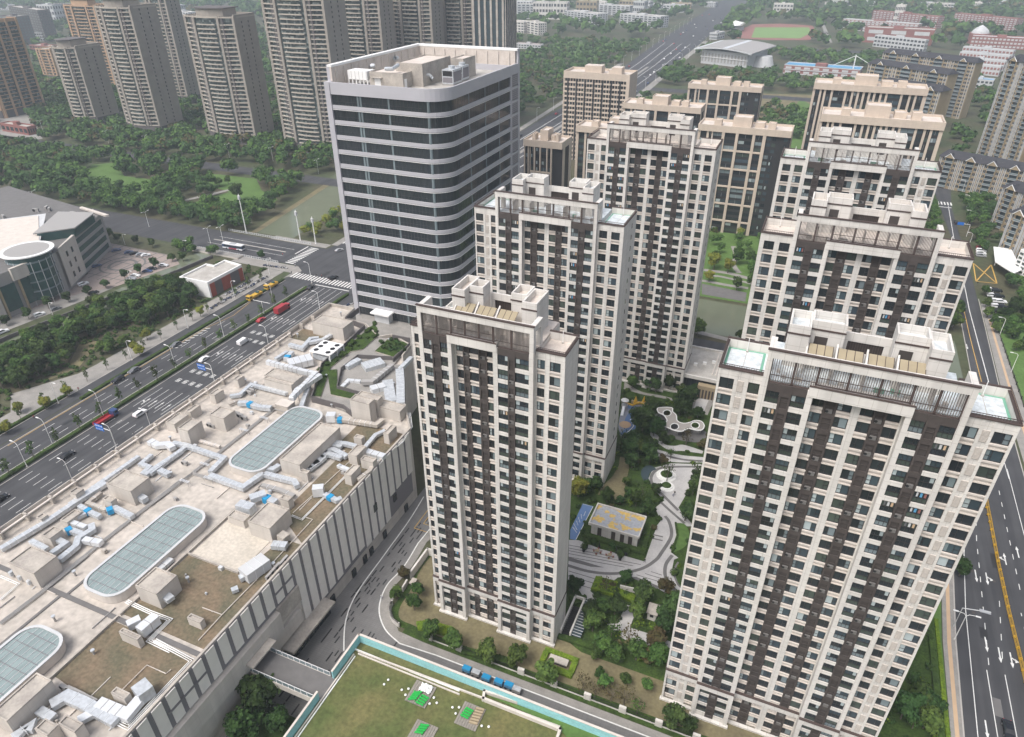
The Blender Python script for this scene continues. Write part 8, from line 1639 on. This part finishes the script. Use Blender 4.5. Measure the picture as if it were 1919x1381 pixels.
for i, (x, y) in enumerate(((703, 235), (735, 445), (296, 628), (1040, 270))): p = Lq(x, y); lamp(p[0], p[1], 6, 0, ['far', 'near', 'left', 'right'][i]+' short white lamp round the plaza car park', 'short lamps round the plaza')
for i, (x0, y0, h, l) in enumerate(((462, 437, 22, 'tall white mast beside the canal bridge'), (563, 451, 17, 'white mast on the bridge corner, left of two'), (592, 457, 15, 'white mast on the bridge corner, right of two'))): p = P(x0, y0); r = empty('mast', (p[0], p[1], 0), l, 'mast'); b = MB(); b.tube([(0, 0, 0), (0, 0, h)], .32, 'white', 8, .16); inst('pole', b.mesh('pole'), (0, 0, 0), r); b = MB(); b.box(-.5, -.5, h-3, .5, .5, h-1, 'palew'); b.box(-.8, -.05, h-1, .8, .05, h-.8, 'white'); inst('antenna', b.mesh('antenna'), (0, 0, 0), r)
for i, (x, y, sx, sy, l) in enumerate(((655, 1375, 568, 1262, 'blue direction sign board over the near carriageway, lower left'), (1212, 1025, 1160, 890, 'blue direction sign board over the carriageway beside the white and blue car'))):
    p = Lq(x, y); r = empty('road_sign', (p[0], p[1], 0), l, 'road sign'); b = MB(); b.tube([(0, 0, 0), (0, 0, 7.2)], .14, 'white', 6); b.tube([(0, 0, 6.6), (-6.2, 0, 6.9)], .1, 'white', 5); inst('post', b.mesh('post'), (0, 0, 0), r)
    b = MB(); b.box(-6.4, -.18, 5.6, -2.8, -.12, 8.0, 'signblue'); 
    for k_ in range(5): b.box(-6.1+k_*.66, -.2, 7.1, -5.75+k_*.66, -.185, 7.6, 'white'); b.box(-6.1+k_*.66, -.2, 6.0, -5.8+k_*.66, -.185, 6.3, 'white')
    inst('board', b.mesh('board'), (0, 0, 0), r)
for i, (u, v, l) in enumerate(((49.8, 100, 'skip'), )): pass
p = ur(110, 700)
for i, (q, w_, l) in enumerate(((ur(235, 372), 5, 'blue sign board over the upper right road near the crosswalk'), )): r = empty('road_sign', (83.5, 425, 0), l, 'road sign'); b = MB(); b.tube([(0, 0, 0), (0, 0, 6.5), (-6, 0, 6.8)], .14, 'white', 5); inst('post', b.mesh('post'), (0, 0, 0), r); b = MB(); b.box(-6, -.2, 5.8, -3, -.1, 7.4, 'signblue'); inst('board', b.mesh('board'), (0, 0, 0), r)
r = empty('road_sign', (79, 172, 0), 'blue sign board over the right road at the right edge of the picture', 'road sign'); b = MB(); b.tube([(0, 0, 0), (0, 0, 6.5), (-4, 0, 6.8)], .12, 'white', 5); inst('post', b.mesh('post'), (0, 0, 0), r); b = MB(); b.box(-4.6, -.2, 5.8, -1.2, -.1, 7.2, 'signblue'); inst('board', b.mesh('board'), (0, 0, 0), r)
r = empty('traffic_signal', (-204.2, 205, 0), 'white signal gantry arm above the boulevard beside the red truck', 'traffic signal'); b = MB(); b.tube([(0, 0, 0), (0, 0, 6.5)], .14, 'white', 6); b.tube([(-4.5, 0, 6.6), (4.5, 0, 6.6)], .1, 'white', 5); inst('gantry', b.mesh('gantry'), (0, 0, 0), r)
for x in (-3.8, -1.5, 2, 4): b = MB(); b.box(x-.5, -.15, 6.1, x+.5, .15, 6.5, 'greycar'); inst('signal_head', b.mesh('signal_head'), (0, 0, 0), r)
p = rr(420, 785); r = empty('signal_arm', (p[0]+.2, p[1]+4, 0), 'pale camera gantry reaching over the right road', 'gantry'); b = MB(); b.tube([(0, 0, 0), (0, 0, 6.5), (5.6, .6, 7.0)], .12, 'palew', 5); b.box(3.4, .1, 6.7, 5.6, .9, 6.9, 'silver'); inst('arm', b.mesh('arm'), (0, 0, 0), r)
bar = empty('road_barrier', (64.4, 160, 0), 'yellow barrier fence down the middle of the right road', 'barrier'); q = [(64.7, 100), (64.6, 130), (64.2, 150), (64.2, 165), (64.7, 192)]
for dx in (-.25, .25): b = MB(); b.tube([(a+dx, c, .8) for a, c in q], .07, 'yelcar', 4); b.tube([(a+dx, c, .35) for a, c in q], .06, 'yelcar', 4); b.build('rail', bar)
for i in range(30): v = 101+i*3.1; u = 64.5 if v < 140 else 64.3; b = MB(); b.box(u-.35, v-.15, 0, u+.35, v+.15, .25, 'black'); b.box(u-.3, v-.05, .25, u+.3, v+.05, .9, 'yelcar'); b.build('foot', bar)
rf = empty('kerb_railing', (82.9, 290, 0), 'dark railing along the pavement at the far right', 'railing')
for i in range(24): v = 210+i*5; b = MB(); b.box(82.8, v, 0, 83.05, v+.25, 1.4, 'frame'); b.build('post', rf)
b = MB(); b.box(82.88, 210, 1.1, 82.96, 330, 1.18, 'frame'); b.box(82.88, 210, .5, 82.96, 330, .56, 'frame'); b.build('rail', rf)
for (v, l) in ((280.2, 'white stone bridge railing on the far side of the cross road'), (253.6, 'white stone bridge railing on the near side of the cross road')):
    r = empty('bridge_railing', (-262, v, 0), l, 'railing'); b = MB(); b.box(-292, v-.12, .9, -236, v+.12, 1.1, 'palew'); b.box(-292, v-.08, .1, -236, v+.08, .3, 'palew'); b.build('rail', r); b = MB()
    for i in range(38): b.box(-292+i*1.5, v-.12, .1, -291.75+i*1.5, v+.12, 1.25, 'palew')
    b.build('balusters', r)
b = MB(); b.box(-289, 249.5, -.1, -258, 253.3, .9, 'conc', top='paving'); tag(b.build('bridge_edge'), 'concrete footway edge of the bridge beside the plaza', 'footway')
wallline('stream_wall', None, [(-287.2, 120), (-286.5, 149), (-280.8, 181.1), (-274, 224.1), (-271.5, 246)], .6, 0, 1.6, 'towerd'); o_ = COL.objects['stream_wall']; tag(o_, 'long brown stream wall between the riverside lane and the thicket', 'wall')
for i, (x, y) in enumerate(((340, 1190), (310, 1230), (765, 1270), (700, 1320))):
    p = c1(x, y); r = empty('potted_tree', (p[0], p[1], .12), ORD[i].replace('nearest', 'first')+' dark pot with a small bushy tree in front of the pavilion, from the left', 'potted tree', 'potted trees by the pavilion'); b = MB(); b.cyl(p[0], p[1], .12, 1.1, .35, 'frame', 10, .5); b.build('pot', r); b = MB(); crown_mb(b, random.Random(i), [(p[0], p[1], 2.0, .9, .9)], 120, .18, 'hedge', 'hedge'); b.build('foliage', r)
for i, (x, y) in enumerate(((455, 1240), (590, 1285), (475, 1185), (660, 1245))):
    p = c1(x, y); r = empty('cafe_set', (p[0], p[1], .12), ['brown table with chairs on the striped paving, left', 'brown table with chairs on the striped paving, right', 'closed dark parasol by the pavilion hedge, left', 'closed dark parasol by the pavilion hedge, right'][i], ['table', 'table', 'parasol', 'parasol'][i])
    if i < 2:
        b = MB(); b.box(p[0]-.5, p[1]-.5, .8, p[0]+.5, p[1]+.5, .86, 'ochre'); b.cyl(p[0], p[1], .12, .8, .06, 'frame', 6); b.build('table', r)
        for a in range(4): b = MB(); x_, y_ = p[0]+.9*math.cos(a*N_), p[1]+.9*math.sin(a*N_); b.box(x_-.22, y_-.22, .5, x_+.22, y_+.22, .56, 'redb'); b.box(x_-.2, y_-.2, .12, x_+.2, y_+.2, .5, 'ochre'); b.obox(p[0]+1.1*math.cos(a*N_), p[1]+1.1*math.sin(a*N_), .5, .95, .05, .42, a*N_, 'redb'); b.build('chair', r)
    else: b = MB(); b.cyl(p[0], p[1], .12, .3, .4, 'frame', 8); b.build('base', r); b = MB(); b.cyl(p[0], p[1], .3, 2.6, .22, 'frame', 8, .04); b.build('folded_canopy', r)
# ---------------------------------------------------------------- people
def person_mesh(name, top, legs, stride=.25):
    V = [(0, 0, .95), (0, .02, 1.2), (0, .02, 1.42), (0, .0, 1.52), (0, -.02, 1.66), (.09, 0, .9), (.10, stride*.5, .48), (.10, stride*.9, .08), (.10, stride*.9-.16, .05), (-.09, 0, .9), (-.10, -stride*.2, .5), (-.10, -stride*.9, .1), (-.10, -stride*.9-.16, .05), (.2, .0, 1.40), (.25, -.08, 1.12), (.24, -.18, .9), (-.2, .0, 1.40), (-.25, .1, 1.12), (-.24, .08, .88)]
    E_ = [(0, 1), (1, 2), (2, 3), (3, 4), (0, 5), (5, 6), (6, 7), (7, 8), (0, 9), (9, 10), (10, 11), (11, 12), (2, 13), (13, 14), (14, 15), (2, 16), (16, 17), (17, 18)]
    R_ = [.15, .14, .15, .055, .11, .09, .06, .04, .04, .09, .06, .04, .04, .06, .045, .035, .06, .045, .035]
    me = bpy.data.meshes.new(name); me.from_pydata(V, E_, []); o = bpy.data.objects.new(name, me); COL.objects.link(o)
    md = o.modifiers.new('skin', 'SKIN')
    for i, r in enumerate(R_): me.skin_vertices[0].data[i].radius = (r, r*.8)
    me.skin_vertices[0].data[0].use_root = True; o.modifiers.new('sub', 'SUBSURF').levels = 1
    dg = bpy.context.evaluated_depsgraph_get(); m2 = bpy.data.meshes.new_from_object(o.evaluated_get(dg)); bpy.data.objects.remove(o)
    m2.materials.clear()
    for k in (top, legs, 'skin', 'black'): m2.materials.append(M[k])
    for f in m2.polygons: c = f.center; f.material_index = 3 if c.z > 1.7 or c.z < .12 or (c.z > 1.6 and c.y > 0) else (2 if c.z > 1.5 or (c.z < .96 and abs(c.x) > .19) else (0 if c.z > .93 else 1))
    return m2
pm = [person_mesh('person', 'blackcar', 'greycar'), person_mesh('person', 'whitecar', 'bluecar'), person_mesh('person', 'redcar', 'blackcar')]
for i, (fn, x, y, k, l, z) in enumerate(((c1, 1287, 625, 0, 'person in dark clothes walking in the circular plaza', .13), (c1, 1272, 636, 1, 'person in a light top walking beside the dark-clad one', .13), (c1, 965, 1352, 0, 'person in dark clothes standing at the pavilion hedge corner', .13), (c2, 1078, 1090, 0, 'person in black walking on the white T-shaped path', .14), (Lq, 1660, 360, 1, 'person in white crossing the junction', .06), (Lq, 1590, 300, 2, 'person in red waiting at the junction corner', .11), (Lq, 1640, 402, 0, 'dark-clad person first on the zebra crossing', .09), (Lq, 1700, 408, 0, 'dark-clad person second on the zebra crossing', .09), (Lq, 1780, 418, 0, 'dark-clad person near the middle of the zebra crossing', .09), (Lq, 1808, 420, 2, 'red-clad person near the middle of the zebra crossing', .09), (P, 716, 1123, 1, 'person in white on the paved street behind the mall', .07), (P, 693, 1100, 0, 'dark-clad person on the paved street behind the mall', .07), (ur, 355, 655, 0, 'dark-clad person on the pavement below the yellow box', .13), (Lq, 445, 1058, 2, 'person in red walking on the boulevard pavement', .11), (Lq, 195, 1215, 2, 'person in red on the pavement near the left edge', .11))):
    p = fn(x, y); tag(inst('person', pm[k], (p[0], p[1], z), None, i*1.3), l, 'person')
# ---------------------------------------------------------------- haze
hz = MB(); hz.box(-5400, -700, -1.0, 5400, 7400, 150, 'white'); hm = bpy.data.materials.new('haze_air'); hm.use_nodes = True; t = hm.node_tree; t.nodes.clear()
vo = t.nodes.new('ShaderNodeVolumePrincipled'); vo.inputs['Color'].default_value = (.80, .89, 1.0, 1); vo.inputs['Density'].default_value = HAZE; vo.inputs['Anisotropy'].default_value = .2
mo = t.nodes.new('ShaderNodeOutputMaterial'); t.links.new(vo.outputs[0], mo.inputs['Volume'])
ho = hz.build('haze'); ho.data.materials.clear(); ho.data.materials.append(hm); ho['kind'] = 'stuff'

# ---------------------------------------------------------------- labels: where look-alikes share a group, say which one
GR = {}
for o in COL.objects:
    if o.parent is None and o.get('label'): GR.setdefault(o['label'], []).append(o)
SHORT = {}
for lab, l in list(GR.items()):
    if len(l) < 2: continue
    base = ' '.join(lab.split()[:8])
    while base.split()[-1] in ('the', 'of', 'a', 'and', 'in', 'between', 'before', 'on', 'to', 'by', 'with', 'along', 'beside', 'beyond'): base = ' '.join(base.split()[:-1])
    w_ = []
    for o in l: d_ = o.location-Vector((0, 0, CH)); w_.append((d_.dot(CF), d_.dot(CR)/d_.dot(CF), o))
    w_.sort(key=lambda t: t[0]); k = max(3, int(math.ceil(math.sqrt(len(w_))))) if len(w_) > 8 else len(w_)
    for i in range(0, len(w_), k):
        row = sorted(w_[i:i+k], key=lambda t: t[1])
        for j, t in enumerate(row): t[2]['label'] = base+', '+ordinal(j+1)+' from left'+(', '+ordinal(i//k+1)+' row back' if len(w_) > 8 else '')
